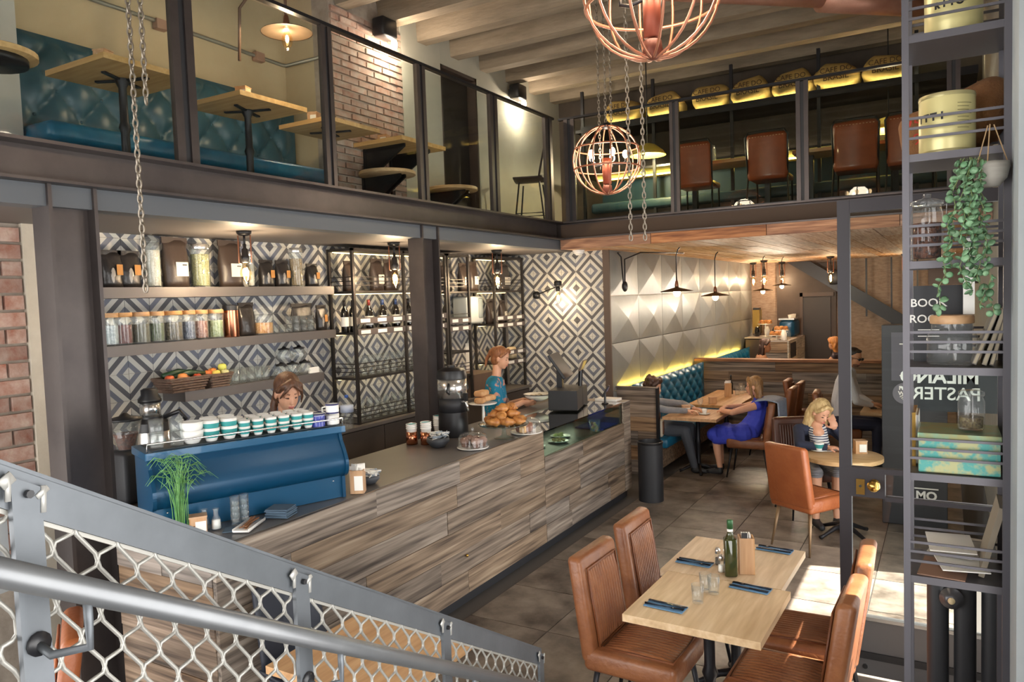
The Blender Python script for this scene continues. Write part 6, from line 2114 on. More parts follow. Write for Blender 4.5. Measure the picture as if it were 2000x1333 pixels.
# burlap sack
m_ = MB()
def sk(q):
    x, y, z = q
    return (x*(1+.06*math.sin(9*z)), y+.02*math.sin(12*x+3), z*(1-.3*max(0, -x/.2))+.02*math.sin(16*x+9*y)+.05*max(0, x)/.2)
m_.rbox((0, 0, .12), (.36, .28, .25), .1, 11, fn=sk)
sk_o = m_.build('burlap_sack', mat('jute', '#8a5f38', .95, col2='#6a4526', vscale=9, bump=.5, bscale=140), None, True, (.02, SY+.33, SZ[1]+.001))
tag(sk_o, 'brown jute sack with red print slumped behind the cream tin', 'sack')
m_ = MB()
for k in range(5):
    m_.tube([(.04+.02*k, -.05+.03*math.sin(k), .2+.01*k), (.08+.015*k, -.06, .27-.015*k), (.14, -.04+.01*k, .24-.02*k), (.17, .02, .2)], .012, 7)
m_.build('ruffled_neck', mat('jute_neck', '#7a5230', .95, bump=.4), sk_o, True)
text('95', .06, .0008, mat('ink_red', '#a8352c', .9), 'print', sk_o, face_mtx((-.13, -.142, .14), (1, 0, 0), (0, 0, 1)))
text('19', .06, .0008, mat('ink_red', '#a8352c', .9), 'print', sk_o, face_mtx((-.13, -.142, .08), (1, 0, 0), (0, 0, 1)))
# jar of beans
t = T('storage_jar', 'large clip jar of dark coffee beans on the open shelving', 'jar', (-.062, SY+.08, SZ[2]+.001))
MB().lathe_open([(0, .004), (.045, 0), (.051, .008), (.051, .17), (.046, .19), (.046, .2), (.05, .205)], 24).build('body', GLASSC, t, True)
MB().lathe([(.044, .01), (.046, .135), (0, .14)], 20).build('beans', grain('beans2', '#33190f', '#6b3a20', 70), t)
MB().lathe([(.053, .2), (.053, .212), (.03, .22), (.012, .224), (.014, .238), (0, .242)], 24).build('lid', GLASSC, t, True)
MB().tube([(.05, 0, .195), (.062, 0, .2), (.06, 0, .15)], .002, 5).build('clip', CHROME, t)
# book room sign
t = T('book_sign', 'black sign reading BOOK ROOM behind the wood lidded jar', 'sign', (-.06, SY+.2, SZ[3]+.001))
MB().bb(-.05, .14, 0, .01, .0, .285).build('board', BLACKM, t)
text('BOOK', .042, .0006, LETW, 'lettering', t, face_mtx((-.0, -.002, .22), (1, 0, 0), (0, 0, 1)), bold=.0005)
text('ROOM', .042, .0006, LETW, 'lettering', t, face_mtx((-.0, -.002, .16), (1, 0, 0), (0, 0, 1)), bold=.0005)
for k in range(3):
    MB().box((.0, -.001, .12-.012*k), (.07, .001, .003)).build('small_print', LETW, t)
tag(MB().bb(-.06, .1, SY+.17, SY+.19, SZ[3]+.289, SZ[3]+.36).build('brown_board', mat('board_brown', '#4a3420', .6)), 'dark brown board above the black sign on the shelving', 'board')
t = T('storage_jar', 'wide clear jar with flat wooden lid on the open shelving', 'jar', (.015, SY+.1, SZ[3]+.001))
MB().lathe_open([(0, .004), (.07, 0), (.08, .012), (.08, .1), (.066, .125), (.066, .15)], 28).build('body', GLASSC, t, True)
MB().lathe([(.068, .148), (.07, .152), (.07, .172), (.066, .178)], 28).build('lid', OAKY, t, auto=40)
# leaning books
for i, (x, a, c_) in enumerate(((.115, 20, '#6a655f'), (.14, 17, '#8d8578'), (.156, 14, '#57514a'))):
    m_ = MB()
    m_.M = Matrix.Translation((x, SY+.14, SZ[3]+.102)) @ Matrix.Rotation(R(a), 4, 'Y')
    m_.box((0, 0, 0), (.014, .2, .2))
    o = m_.build('cookbook', mat('book_%d' % i, c_, .6))
    tag(o, ('grey book leaning leftmost of three on the shelving', 'beige book leaning in the middle of three on the shelving', 'dark book leaning against the right post of the shelving')[i], 'book')
    m_ = MB()
    m_.M = Matrix.Translation((x, SY+.14, SZ[3]+.102)) @ Matrix.Rotation(R(a), 4, 'Y')
    m_.box((0, -.002, .002), (.009, .198, .196))
    m_.build('pages', mat('aged_pages', '#a89c86', .8), o)
# white bottle on shelf 2/3 behind plant
tag(MB().bb(.05, .085, SY+.12, SY+.16, SZ[3]+.18, SZ[3]+.45).build('white_carton', PAPER), 'narrow white carton half hidden by the trailing plant', 'carton')
# decorated tin box and seed jar
t = T('tin_box', 'pale turquoise patterned tin box on the open shelving', 'box', (.035, SY+.13, SZ[4]+.001))
TURQ = mat('tin_turquoise', '#a9a97c', .4, .2, col2='#4d9a94', vscale=22, contrast=.08, detail=3)
MB().rbox((0, 0, .06), (.25, .24, .12), .006, 2).build('body', TURQ, t)
MB().rbox((0, 0, .132), (.256, .246, .024), .005, 2).build('lid', mat('tin_lid', '#8d8a5c', .3, .4, col2='#6f9a86', vscale=14, contrast=.12), t)
t = T('storage_jar', 'jar of dark seeds standing on the turquoise tin', 'jar', (.075, SY+.12, SZ[4]+.147))
MB().lathe_open([(0, .004), (.038, 0), (.042, .006), (.042, .1), (.036, .115), (.038, .125)], 22).build('body', GLASSC, t, True)
MB().lathe([(.036, .008), (.038, .045), (0, .05)], 16).build('seeds', grain('seeds', '#4a3a22', '#7a6a44', 120), t)
MB().lathe([(.041, .122), (.041, .135), (.03, .14)], 20).build('lid', GLASSC, t, True)
t = T('picture_frame', 'narrow gilded frame at the left of the turquoise tin', 'frame', (-.1, SY+.2, SZ[4]+.001))
MB().bb(-.012, .0, -.1, .1, 0, .2).build('side', BRASS, t)
MB().bb(.0, .008, -.09, .09, .01, .19).build('mirror', CHROME, t)
# papers
PAPG = mat('paper_grey', '#b9b5ae', .7)
for i, (dx, dy, a, tl) in enumerate(((.0, .12, .1, 8), (.02, .16, -.25, 18), (.03, .05, .2, 6), (-.02, .02, -.1, 4))):
    m_ = MB()
    m_.M = Matrix.Translation((.01+dx, SY+.08+dy, SZ[5]+.006+.022*(3-i) if i < 3 else SZ[5]+.005)) @ Matrix.Rotation(a, 4, 'Z') @ Matrix.Rotation(R(tl*.3), 4, 'X')
    m_.box((0, 0, 0), (.15, .2, .004))
    tag(m_.build('paper_sheet', (PAPER, PAPG, PAPER, mat('card_brown', '#8a6a58', .7))[i]), ('printed white menu sheet on top of the paper pile on the shelving', 'grey sheet at the back of the paper pile on the shelving', 'white sheet at the front of the paper pile on the shelving', 'brown card at the bottom of the paper pile on the shelving')[i], 'paper')
# stacked boards right
m_ = MB()
m_.M = Matrix.Translation((.135, SY+.16, SZ[5]+.13)) @ Matrix.Rotation(R(14), 4, 'Y')
m_.box((0, 0, 0), (.018, .2, .26))
tag(m_.build('leaning_board', mat('board_beige', '#8f8474', .7)), 'beige board leaning at the right above the papers', 'board')
# hanging pot with trailing plant
pc = (0.124, 2.940, 2.664)
t = T('hanging_planter', 'grey bowl hanging by twine with a trailing round leaf plant', 'plant', pc)
MB().lathe_open([(0, -.055), (.025, -.052), (.046, -.028), (.055, .01), (.054, .025), (.05, .024), (.05, .01), (.04, -.02), (0, -.045)], 24).build('bowl', mat('bowl_grey', '#a9a49c', .7, col2='#8f8a82', vmul=(1, 1, 9), vscale=6), t, True)
MB().lathe([(.05, .015), (0, .02)], 16).build('soil', mat('soil', '#4a2d20'), t)
m_ = MB()
for a in (.3, 2.4, 4.5):
    m_.tube([(.052*math.cos(a), .052*math.sin(a), .02), (.01*math.cos(a), .01*math.sin(a)+.01, .15)], .002, 5)
m_.build('twine', mat('twine', '#a88a66', .9), t)
leaf = MB().lathe([(.0, -.001), (.006, -.0005), (.009, .001), (.006, .003), (0, .0035)], 9).mesh('leaf', mat('leaf_green', '#3d6b46', .5, col2='#7f9f7c', vscale=30, rnd=.35), True)
rr_ = random.Random(21)
vines = [(-.02, -.03, .02, .46), (-.035, -.02, -.03, .36), (-.01, -.045, .03, .5), (.0, -.03, -.02, .42), (-.03, -.045, .0, .40), (.01, -.04, .035, .52), (-.04, -.04, -.055, .52), (.015, -.02, .02, .33), (-.015, -.05, .01, .28)]
for vi, (x, y, drift, L) in enumerate(vines):
    n_ = int(L/.022)
    pts = [(x-.03, y*.6, .03), (x-.045, y-.02, .04)]
    for k in range(n_):
        f_ = k/n_
        pts.append((x-.05+drift*f_*1.2+.008*math.sin(k*1.3+vi), y-.025+.006*math.cos(k*1.7+vi), .02-.022*k))
    vo = MB().tube(pts, .0014, 4).build('vine', mat('vine_stem', '#6a7a4a', .7), t)
    for k in range(2, len(pts)):
        for q in range(2):
            a = rr_.uniform(0, 6.28)
            o = link('leaf', leaf, vo, Vector(pts[k])+Vector((.011*math.cos(a), .011*math.sin(a), rr_.uniform(-.005, .005))))
            o.rotation_euler = (rr_.uniform(.4, 1.6), rr_.uniform(-.6, .6), a)
            s_ = rr_.uniform(.9, 1.65)
            o.scale = (s_, s_, s_)
# radiator
t = T('radiator', 'black column radiator behind the lower shelving', 'radiator', (.05, 3.62, 0))
for k in range(3):
    MB().rbox((-.085+.1*k, 0, .62), (.085, .09, 1.0), .04, 5).build('column', BLACKM, t, True)
    MB().tube([(-.085+.1*k, 0, .12), (-.085+.1*k, 0, 0)], .02, 8).build('foot', BLACK, t)
kn = MB().lathe([(.045, 0), (.045, .01), (.03, .015), (.028, .03), (.012, .034)], 20).build('valve', mat('valve_grey', '#5a5a5e', .35, .5), t, True)
kn.matrix_local = Matrix.Translation((-.035, -.06, .98)) @ Matrix.Rotation(R(90), 4, 'X')
kk = MB().ell((-.035, -.098, .98), .014, 10, 8).build('knob', mat('knob_ivory', '#d9c59a', .4), t, True)
# ---- seen through the mesh: lower seats near the stairs
leather_chair((-3.45, 1.55, 0), R(150), 'rust leather chair glimpsed through the railing mesh at the far left', LEATHERO, LEATHERO, STEELD, None, 'rust')
square_table((-2.25, 2.55, 0), .7, .7, 'wooden table half hidden behind the lower railing mesh', .72, OAKY)
shell_chair((-2.75, 2.62, 0), R(-100), 'dark shell chair with steel legs behind the railing mesh', .45, mat('navy_shell', '#252a36', .5), legm=mat('leg_blue_grey', '#7f88a0', .4, .5))

# ================================================================ PEOPLE
SKIN = mat('skin', '#d9a688', .5, col2='#cf987a', vscale=14)
SKIN2 = mat('skin_tan', '#c4906f', .5, col2='#b8835f', vscale=14)
LIPS = mat('lips', '#b0605a', .4)
EYEW = mat('eye_white', '#e9e4dc', .3)
EYED = mat('eye_dark', '#4a342b', .3)
BROW = mat('brow_hair', '#7d5b48', .8)
class Body:
    """one continuous figure: overlapping tapered limbs fused into a single skin, coloured by region"""
    def __init__(s, vox=.0062):
        s.mb = MB()
        s.caps = []
        s.paint = []
        s.mats = []
        s.vox = vox
    def mi(s, m_):
        if m_ not in s.mats:
            s.mats.append(m_)
        return s.mats.index(m_)
    def limb(s, pts, rr_, m_):
        k = s.mi(m_)
        pts = [Vector(p) for p in pts]
        for (p, q, a, b) in zip(pts, pts[1:], rr_, rr_[1:]):
            if (q-p).length > 1e-4:
                s.mb.tube([p, q], [a, b], 12)
            s.caps.append((np.array(p), np.array(q), a, b, k))
        for p, a in zip(pts, rr_):
            s.mb.ell(p, a, 12, 8)
    def blob(s, c, r, m_, rot=None):
        k = s.mi(m_)
        s.mb.ell(c, r, 16, 12, rot)
        r = r if isinstance(r, (tuple, list)) else (r, r, r)
        s.caps.append((np.array(c, float), None, np.array(r), rot, k))
    def mark(s, c, r, m_):
        s.paint.append((np.array(c, float), r, s.mi(m_)))
    def head(s, c, f, up=(0, 0, 1), skin=None, sc_=1., glasses=False, lid=True):
        skin = skin or SKIN
        c = Vector(c)
        f = Vector(f).normalized()
        up = Vector(up)
        up = (up-f*up.dot(f)).normalized()
        r = f.cross(up)
        rot = Matrix((r, f, up)).transposed()
        P = lambda x, y, z: c+(r*x+f*y+up*z)*sc_
        s.P = P
        s.rot = rot
        s.blob(P(0, -.012, .028), (.074*sc_, .092*sc_, .092*sc_), skin, rot)
        s.blob(P(0, .018, -.03), (.061*sc_, .07*sc_, .08*sc_), skin, rot)
        s.blob(P(0, .05, -.085), (.03*sc_, .028*sc_, .024*sc_), skin, rot)
        s.limb([P(0, .072, .012), P(0, .086, -.01), P(0, .094, -.027)], [.008*sc_, .0095*sc_, .011*sc_], skin)
        s.blob(P(0, .083, -.058), (.022*sc_, .012*sc_, .012*sc_), skin, rot)
        for k in (-1, 1):
            s.blob(P(k*.076, -.004, -.008), (.01*sc_, .02*sc_, .03*sc_), skin, rot)
            s.blob(P(k*.031, .062, .006), (.015*sc_, .012*sc_, .01*sc_), skin, rot)
            for dx in (-.009, 0, .009):
                s.mark(P(k*.031+dx, .0745-.02*abs(dx)*(1 if dx*k > 0 else 0), .003), .0062*sc_, EYED)
                s.mark(P(k*.032+dx*1.4, .0735, .029), .0065*sc_, BROW)
        s.mark(P(-.012, .094, -.06), .012*sc_, LIPS)
        s.mark(P(.012, .094, -.06), .012*sc_, LIPS)
        s.mark(P(0, .096, -.06), .013*sc_, LIPS)
        return P
    def hand(s, w_, d_, n_, skin=None, curl=.5, side=1, sc_=1.):
        """w_: wrist, d_: finger direction, n_: palm normal; five separate fingers"""
        skin = skin or SKIN
        w_ = Vector(w_)
        d_ = Vector(d_).normalized()
        n_ = Vector(n_)
        n_ = (n_-d_*n_.dot(d_)).normalized()
        x = d_.cross(n_)*side
        rot = Matrix((x, d_, n_)).transposed()
        s.blob(w_+d_*.045*sc_, (.038*sc_, .048*sc_, .017*sc_), skin, rot)
        for i, (off, L) in enumerate(((-.03, .062), (-.01, .075), (.01, .078), (.029, .07))):
            b_ = w_+d_*.082*sc_+x*off*sc_
            a1, a2 = curl*.8, curl*1.9
            p1 = b_+(d_*math.cos(a1)+n_*math.sin(a1))*L*.5*sc_
            p2 = p1+(d_*math.cos(a2)+n_*math.sin(a2))*L*.5*sc_
            s.limb([b_, p1, p2], [.0095*sc_, .0088*sc_, .0075*sc_], skin)
        b_ = w_+d_*.02*sc_+x*.03*sc_
        p1 = b_+(x*.75+d_*.6+n_*.35).normalized()*.038*sc_
        p2 = p1+(x*.2+d_*.9+n_*.5).normalized()*.03*sc_
        s.limb([b_, p1, p2], [.012*sc_, .0105*sc_, .0085*sc_], skin)
    def build(s, name, label, cat='person', smooth=5):
        o = s.mb.build(name, s.mats[0])
        me0 = o.data
        md = o.modifiers.new('fuse', 'REMESH')
        md.mode = 'VOXEL'
        md.voxel_size = s.vox
        m2 = o.modifiers.new('soft', 'SMOOTH')
        m2.factor = .5
        m2.iterations = smooth
        dg = bpy.context.evaluated_depsgraph_get()
        me = bpy.data.meshes.new_from_object(o.evaluated_get(dg))
        o.modifiers.clear()
        o.data = me
        bpy.data.meshes.remove(me0)
        me.materials.clear()
        for m_ in s.mats:
            me.materials.append(m_)
        n = len(me.polygons)
        cen = np.empty(n*3)
        me.polygons.foreach_get('center', cen)
        cen = cen.reshape(-1, 3)
        best = np.full(n, 1e9)
        idx = np.zeros(n, int)
        for cp in s.caps:
            if cp[1] is not None:
                a, b = cp[0], cp[1]
                ab = b-a
                t_ = np.clip(((cen-a)@ab)/max(ab@ab, 1e-9), 0, 1)
                dd_ = np.linalg.norm(cen-(a+t_[:, None]*ab), axis=1)-(cp[2]+(cp[3]-cp[2])*t_)
            else:
                q = cen-cp[0]
                if cp[3] is not None:
                    q = q@np.array(cp[3])
                k_ = np.linalg.norm(q/cp[2], axis=1)
                dd_ = (k_-1)*cp[2].min()
            w_ = dd_ < best
            best[w_] = dd_[w_]
            idx[w_] = cp[4]
        for c_, r_, k_ in s.paint:
            idx[np.linalg.norm(cen-c_, axis=1) < r_] = k_
        me.polygons.foreach_set('material_index', idx.astype(np.int32))
        me.polygons.foreach_set('use_smooth', [True]*n)
        me.update()
        return tag(o, label, cat)
def fused(parts, name, mat_, parent, vox=.008, smooth=3, noise=0.):
    """hair or cloth grown from overlapping strands"""
    b_ = Body(vox)
    for p in parts:
        if p[0] == 'l':
            b_.limb(p[1], p[2], mat_)
        else:
            b_.blob(p[1], p[2], mat_, p[3] if len(p) > 3 else None)
    o = b_.build(name, 'x', 'x', smooth)
    for k in ('label', 'category'):
        del o[k]
    o.parent = parent
    return o
def hairm(name, a, b_):
    return mat(name, a, .42, col2=b_, vscale=7, vmul=(9, 9, 1.2), contrast=.22, bump=.5, bscale=16)
def hair_cap(P, rot, sc_=1., front=.02, vol=1.):
    """skull cap leaving the face open"""
    out = [('b', P(0, -.03, .042), (.084*sc_*vol, .09*sc_*vol, .09*sc_*vol), rot), ('b', P(0, -.045, -.02), (.078*sc_*vol, .068*sc_*vol, .085*sc_*vol), rot)]
    for k in (-1, 1):
        out.append(('l', [P(0, .05, .112), P(k*.05, .055, .085), P(k*.078, .02, .03)], [.018*sc_, .02*sc_, .016*sc_]))
    return out
def strands(P, rng, n, x0, y0, z0, L, spread, r0=.013, drift=(0, 0, 0)):
    out = []
    for k in range(n):
        a = rng.uniform(-1, 1)
        p0 = P(x0*a, y0+rng.uniform(-.03, .03), z0+rng.uniform(-.02, .02))
        l_ = L*rng.uniform(.8, 1.05)
        d_ = Vector(drift)
        p1 = p0+Vector((rng.uniform(-1, 1)*spread*.5, rng.uniform(-1, 1)*spread*.5, -l_*.5))+d_*.4
        p2 = p0+Vector((rng.uniform(-1, 1)*spread, rng.uniform(-1, 1)*spread, -l_))+d_
        out.append(('l', [p0, p1, p2], [r0*1.2, r0, r0*.4]))
    return out
rg = random.Random(5)
# -- barista behind the machine
TEALT = mat('teal_top', '#1f7f94', .8, col2='#2c93a6', vscale=9)
TROU = mat('dark_trousers', '#33363d', .85, col2='#3d4048', vscale=12)
b = Body()
hc = Vector((-4.078, 3.784, 1.677))
fd = Vector((.86, -.36, -.42))
P = b.head(hc, fd, skin=SKIN, sc_=1.1)
bx, by = hc.x-.09, hc.y+.03
b.limb([P(0, -.035, -.07), (bx+.02, by, hc.z-.17), (bx, by, hc.z-.24)], [.05, .05, .06], SKIN)
b.limb([(bx, by, hc.z-.26), (bx, by, 1.25), (bx, by, 1.05), (bx, by, .95)], [.1, .13, .12, .14], TEALT)
for k in (-1, 1):
    sh = Vector((bx+.02, by+k*.15, hc.z-.26))
    b.limb([(bx, by+k*.05, hc.z-.24), sh], [.065, .062], TEALT)
    el_ = Vector((bx+.08, by+k*.24, 1.16))
    wr_ = Vector((bx+.3, by+k*.12, 1.2))
    b.limb([sh, sh*.5+el_*.5], [.06, .052], TEALT)
    b.limb([sh*.5+el_*.5, el_, wr_], [.047, .042, .03], SKIN)
    b.hand(wr_, (.8, -.3*k, -.2), (0, 0, -1), curl=.6, side=k)
    b.limb([(bx, by+k*.08, .95), (bx, by+k*.09, .5), (bx-.01, by+k*.09, .08)], [.11, .075, .05], TROU)
    b.limb([(bx, by+k*.09, .05), (bx+.16, by+k*.1, .04)], [.045, .035], BLACKM)
p1 = b.build('person', 'barista with brown tied hair looking down behind the blue machine')
HB = hairm('hair_brown', '#3f281c', '#6e4a34')
hp = hair_cap(P, b.rot, 1.12)
hp += [('l', [P(.01, .07, .1), P(.05, .085, .06), P(.072, .06, .0)], [.016, .013, .008]), ('l', [P(.0, .07, .1), P(-.05, .085, .06), P(-.075, .06, .0), P(-.078, .045, -.06)], [.016, .014, .011, .005]),
       ('l', [P(.03, -.09, -.05), P(.06, -.06, -.12), P(.07, -.01, -.2)], [.035, .028, .014])]
fused(hp, 'hair', HB, p1)
# -- barista at the display case
FLOR = mat('floral_teal', '#12789a', .8, col2='#c98f7c', vscale=13, contrast=.07, detail=2)
for e_, p_ in zip(FLOR.node_tree.nodes['Color Ramp'].color_ramp.elements, (.56, .64)):
    e_.position = p_
APRON = mat('apron_brown', '#6a5148', .8)
b = Body()
hc = Vector((-4.201, 6.957, 1.650))
img_r = Vector((.864, .504, 0))
fd = img_r*.93+Vector((.2, -.3, -.32))
P = b.head(hc, fd, skin=SKIN)
bx, by = hc.x-.07, hc.y-.03
fwd = Vector((.85, .45, 0)).normalized()
sid = Vector((fwd.y, -fwd.x, 0))
base = Vector((bx, by, 0))
def L3(x, y, z):
    return base+sid*x+fwd*y+Vector((0, 0, z))
zs_ = hc.z-.26
b.limb([P(0, -.03, -.06), L3(0, .02, zs_+.08), L3(0, .0, zs_)], [.05, .05, .06], SKIN)
b.limb([L3(0, 0, zs_-.03), L3(0, 0, zs_-.22), L3(0, 0, 1.0), L3(0, 0, .92)], [.11, .135, .13, .145], FLOR)
for k in (-1, 1):
    sh = L3(k*.16, 0, zs_-.02)
    b.limb([L3(k*.05, 0, zs_), sh], [.07, .066], FLOR)
    el_ = L3(k*.21, .07, zs_-.3)
    wr_ = L3(k*.09, .3, 1.17)
    m1_ = sh*.35+el_*.65
    b.limb([sh, m1_], [.064, .055], FLOR)
    b.limb([m1_, el_, wr_], [.048, .044, .03], SKIN)
    b.hand(wr_, fwd+Vector((0, 0, -.1)), (-sid*k+Vector((0, 0, .6))), curl=.45, side=-k)
    b.limb([L3(k*.08, 0, .92), L3(k*.09, 0, .5), L3(k*.09, 0, .07)], [.115, .08, .05], TROU)
    b.limb([L3(k*.09, 0, .05), L3(k*.09, .16, .04)], [.045, .035], BLACKM)
p2 = b.build('person', 'server in a floral teal top holding a bowl over the display case')
HR = hairm('hair_auburn', '#6e3f26', '#a8704a')
hp = hair_cap(P, b.rot, 1.02)
hp += [('l', [P(0, -.1, .06), P(0, -.14, .03)], [.04, .025]), ('l', [P(0, -.13, .03), P(0, -.16, -.05), P(.01, -.15, -.14)], [.024, .022, .01])]
fused(hp, 'hair', HR, p2)
ap = fused([('b', L3(0, .12, 1.02), (.13, .05, .2), Matrix((sid, fwd, Vector((0, 0, 1)))).transposed())], 'apron', APRON, p2, .012)
bw = L3(.0, .46, 1.17)
t = T('serving_bowl', 'wide white patterned bowl held by the server in floral top', 'bowl', bw)
MB().lathe_open([(0, -.0), (.06, 0), (.12, .03), (.16, .075), (.155, .078), (.11, .035), (0, .01)], 28).build('bowl', WHITE, t, True)
MB().lathe_open([(.1575, .07), (.161, .078), (.157, .08)], 28).build('rim', BLACK, t, True)
m_ = MB()
for k in range(18):
    a = rg.uniform(0, 6.28)
    q = rg.uniform(0, .1)
    m_.ell((q*math.cos(a), q*math.sin(a), .05), (.03, .022, .018), 8, 6)
m_.build('food', mat('bowl_food', '#5a4a3a', .6, col2='#d9cdb4', vscale=25, contrast=.08), t, True)

def seated(pos, ang_, head_c, fd, top, bottom, skin, sleeves, seat=.47, arms=None, shoe=None, bare_legs=False, lean=None, skirt=None, hs=1., legs=None, vox=.0062, shw=.165):
    """pos: hips on the seat, ang_: facing angle (0 looks along +Y)"""
    b_ = Body(vox)
    base_ = Vector((pos[0], pos[1], 0))
    fw_ = Vector((-math.sin(ang_), math.cos(ang_), 0))
    sd_ = Vector((fw_.y, -fw_.x, 0))
    def Lc(x, y, z):
        return base_+sd_*x+fw_*y+Vector((0, 0, z))
    head_c = Vector(head_c)
    P_ = b_.head(head_c, fd, skin=skin, sc_=hs)
    nk = P_(0, -.04, -.1)
    ch = Vector((nk.x, nk.y, nk.z-.12))
    ch = ch-fw_*.02
    hip = Lc(0, 0, seat+.09)
    mid = ch*.45+hip*.55-fw_*.03
    b_.limb([P_(0, -.03, -.06), nk, ch+Vector((0, 0, .03))], [.05, .048, .06], skin)
    b_.limb([ch, ch*.6+mid*.4, mid, hip], [.1, .125, .118, .145], top)
    b_.limb([Lc(-.06, 0, seat+.07), Lc(.06, 0, seat+.07)], [.125, .125], bottom)
    for k in (-1, 1):
        sh = ch+sd_*(k*shw)+Vector((0, 0, .0))
        b_.limb([ch+sd_*(k*.05), sh], [.075, .058], top)
        el_, wr_, hd, hn, cu = arms[0 if k < 0 else 1]
        el_, wr_ = Vector(el_), Vector(wr_)
        if sleeves == 'long':
            b_.limb([sh, el_, wr_*.92+el_*.08], [.056, .047, .036], top)
            b_.limb([wr_*.92+el_*.08, wr_], [.03, .027], skin)
        elif sleeves == 'short':
            q = sh*.4+el_*.6
            b_.limb([sh, q], [.056, .05], top)
            b_.limb([q, el_, wr_], [.044, .039, .027], skin)
        else:
            b_.limb([sh, el_, wr_], [.05, .038, .027], skin)
        b_.hand(wr_, hd, hn, skin, cu, -k)
        lg = (legs or {}).get(k)
        kn_ = Vector(lg[0]) if lg else Lc(k*.1, .44, seat+.06)
        an_ = Vector(lg[1]) if lg else Lc(k*.1, .42, .09)
        if bare_legs:
            b_.limb([Lc(k*.08, .05, seat+.06), kn_], [.1, .065], bottom if skirt is None else bottom)
            b_.limb([kn_, kn_*.5+an_*.5, an_], [.055, .05, .033], skin)
        else:
            b_.limb([Lc(k*.08, .05, seat+.06), kn_, an_], [.1, .072, .048], bottom)
        ft = an_+fw_*.15
        b_.limb([an_+Vector((0, 0, -.02)), Vector((an_.x, an_.y, .045)), Vector((ft.x, ft.y, .035))], [.036, .042, .03], shoe or BLACKM)
    if skirt:
        for q in skirt(Lc):
            b_.limb(q[0], q[1], bottom)
    return b_, P_, Lc
Zt = .78
# -- woman on the bench, dark curly hair
GREYT = mat('grey_top', '#8d8f94', .8, col2='#7a7c82', vscale=20)
GREYP = mat('grey_trousers', '#4c5058', .85)
hc = Vector((-3.256, 9.176, 1.091))
arms = [((-3.02, 9.62, .82), (-2.82, 9.42, .80), (1, -.3, 0), (0, 0, -1), .5), ((-3.08, 9.08, .82), (-2.84, 9.2, .80), (1, .3, 0), (0, 0, -1), .5)]
b, P, Lc = seated((-3.34, 9.33), R(-90), hc, (.95, -.12, -.22), GREYT, GREYP, SKIN, 'long', arms=arms, legs={-1: ((-2.88, 9.45, .54), (-2.84, 9.5, .1)), 1: ((-2.88, 9.22, .54), (-2.78, 9.25, .1))})
p3 = b.build('person', 'woman with dark curly hair on the teal bench leaning over the table')
hp = hair_cap(P, b.rot, 1.04, vol=1.08)
for k in range(110):
    a = rg.uniform(0, 6.28)
    zz = rg.uniform(-.19, .12)
    rr0 = .1 if -.05 < zz < .07 else .088
    x_, y_ = rr0*math.cos(a), rr0*math.sin(a)-.03
    if y_ > .02 and zz < .085:
        continue
    hp.append(('b', P(x_, y_, zz), (.028, .028, .028)))
fused(hp, 'hair', hairm('hair_darkbrown', '#2e1d15', '#54372a'), p3, .008, 2)
bgp = T('shoulder_bag', 'pale and tan shoulder bag on the bench end beside the curly haired woman', 'bag', (-3.17, 9.1, .471), .2)
MB().rbox((0, 0, .11), (.1, .16, .22), .03, 4).build('body', mat('bag_cream', '#cfc3b0', .6), bgp, True)
MB().rbox((.052, -.03, .12), (.012, .1, .16), .005, 2).build('flap', LEATHER, bgp)
MB().tube([(0, -.06, .2), (0, -.05, .33), (0, .05, .33), (0, .06, .2)], .008, 6).build('strap', LEATHER, bgp, True)
# -- woman in the blue dress
BLUED = mat('blue_dress', '#3440b4', .75, col2='#3f4cc6', vscale=9, bump=.2, bscale=30)
hc = Vector((-2.080, 9.491, 1.101))
arms = [((-2.26, 9.12, .82), (-2.43, 9.34, .80), (-.3, .95, 0), (0, 0, -1), .5), ((-2.24, 9.66, .82), (-2.4, 9.44, .84), (-.3, -.95, 0), (0, 0, -1), .5)]
b, P, Lc = seated((-2.12, 9.4), R(90), hc, (-.97, -.1, -.12), BLUED, BLUED, SKIN, 'none', arms=arms, bare_legs=True, legs={-1: ((-2.52, 9.3, .53), (-2.46, 9.28, .1)), 1: ((-2.52, 9.46, .54), (-2.5, 9.5, .1))},
    skirt=lambda L: [([L(-.13, .05, .54), L(.13, .05, .54)], [.13, .13]), ([L(-.1, .3, .53), L(.1, .3, .53)], [.1, .1]), ([L(-.1, .42, .5), L(.1, .42, .5)], [.085, .085]), ([L(-.14, .12, .5), L(-.12, .38, .44)], [.09, .06])])
p4 = b.build('person', 'woman in a bright blue sleeveless dress with arms folded on the table')
hp = hair_cap(P, b.rot, 1.03)
hp += strands(P, rg, 34, .075, -.06, -.02, .26, .035, .014)
hp += [('l', [P(.07, .03, .03), P(.075, .03, -.08), P(.07, .02, -.17)], [.018, .016, .008]), ('l', [P(-.07, .03, .03), P(-.075, .03, -.08), P(-.07, .02, -.17)], [.018, .016, .008])]
fused(hp, 'hair', hairm('hair_lightbrown', '#6a4a30', '#a8814f'), p4)
m_ = MB()
for k in (-1, 1):
    m_.tube([P(k*.03+.022*math.cos(a), .098, .01+.018*math.sin(a)) for a in np.linspace(0, 6.28, 13)[:-1]], .0022, 5, closed=True)
    m_.tube([P(k*.052, .096, .015), P(k*.078, .0, .012)], .002, 5)
m_.build('glasses', BLACK, p4)
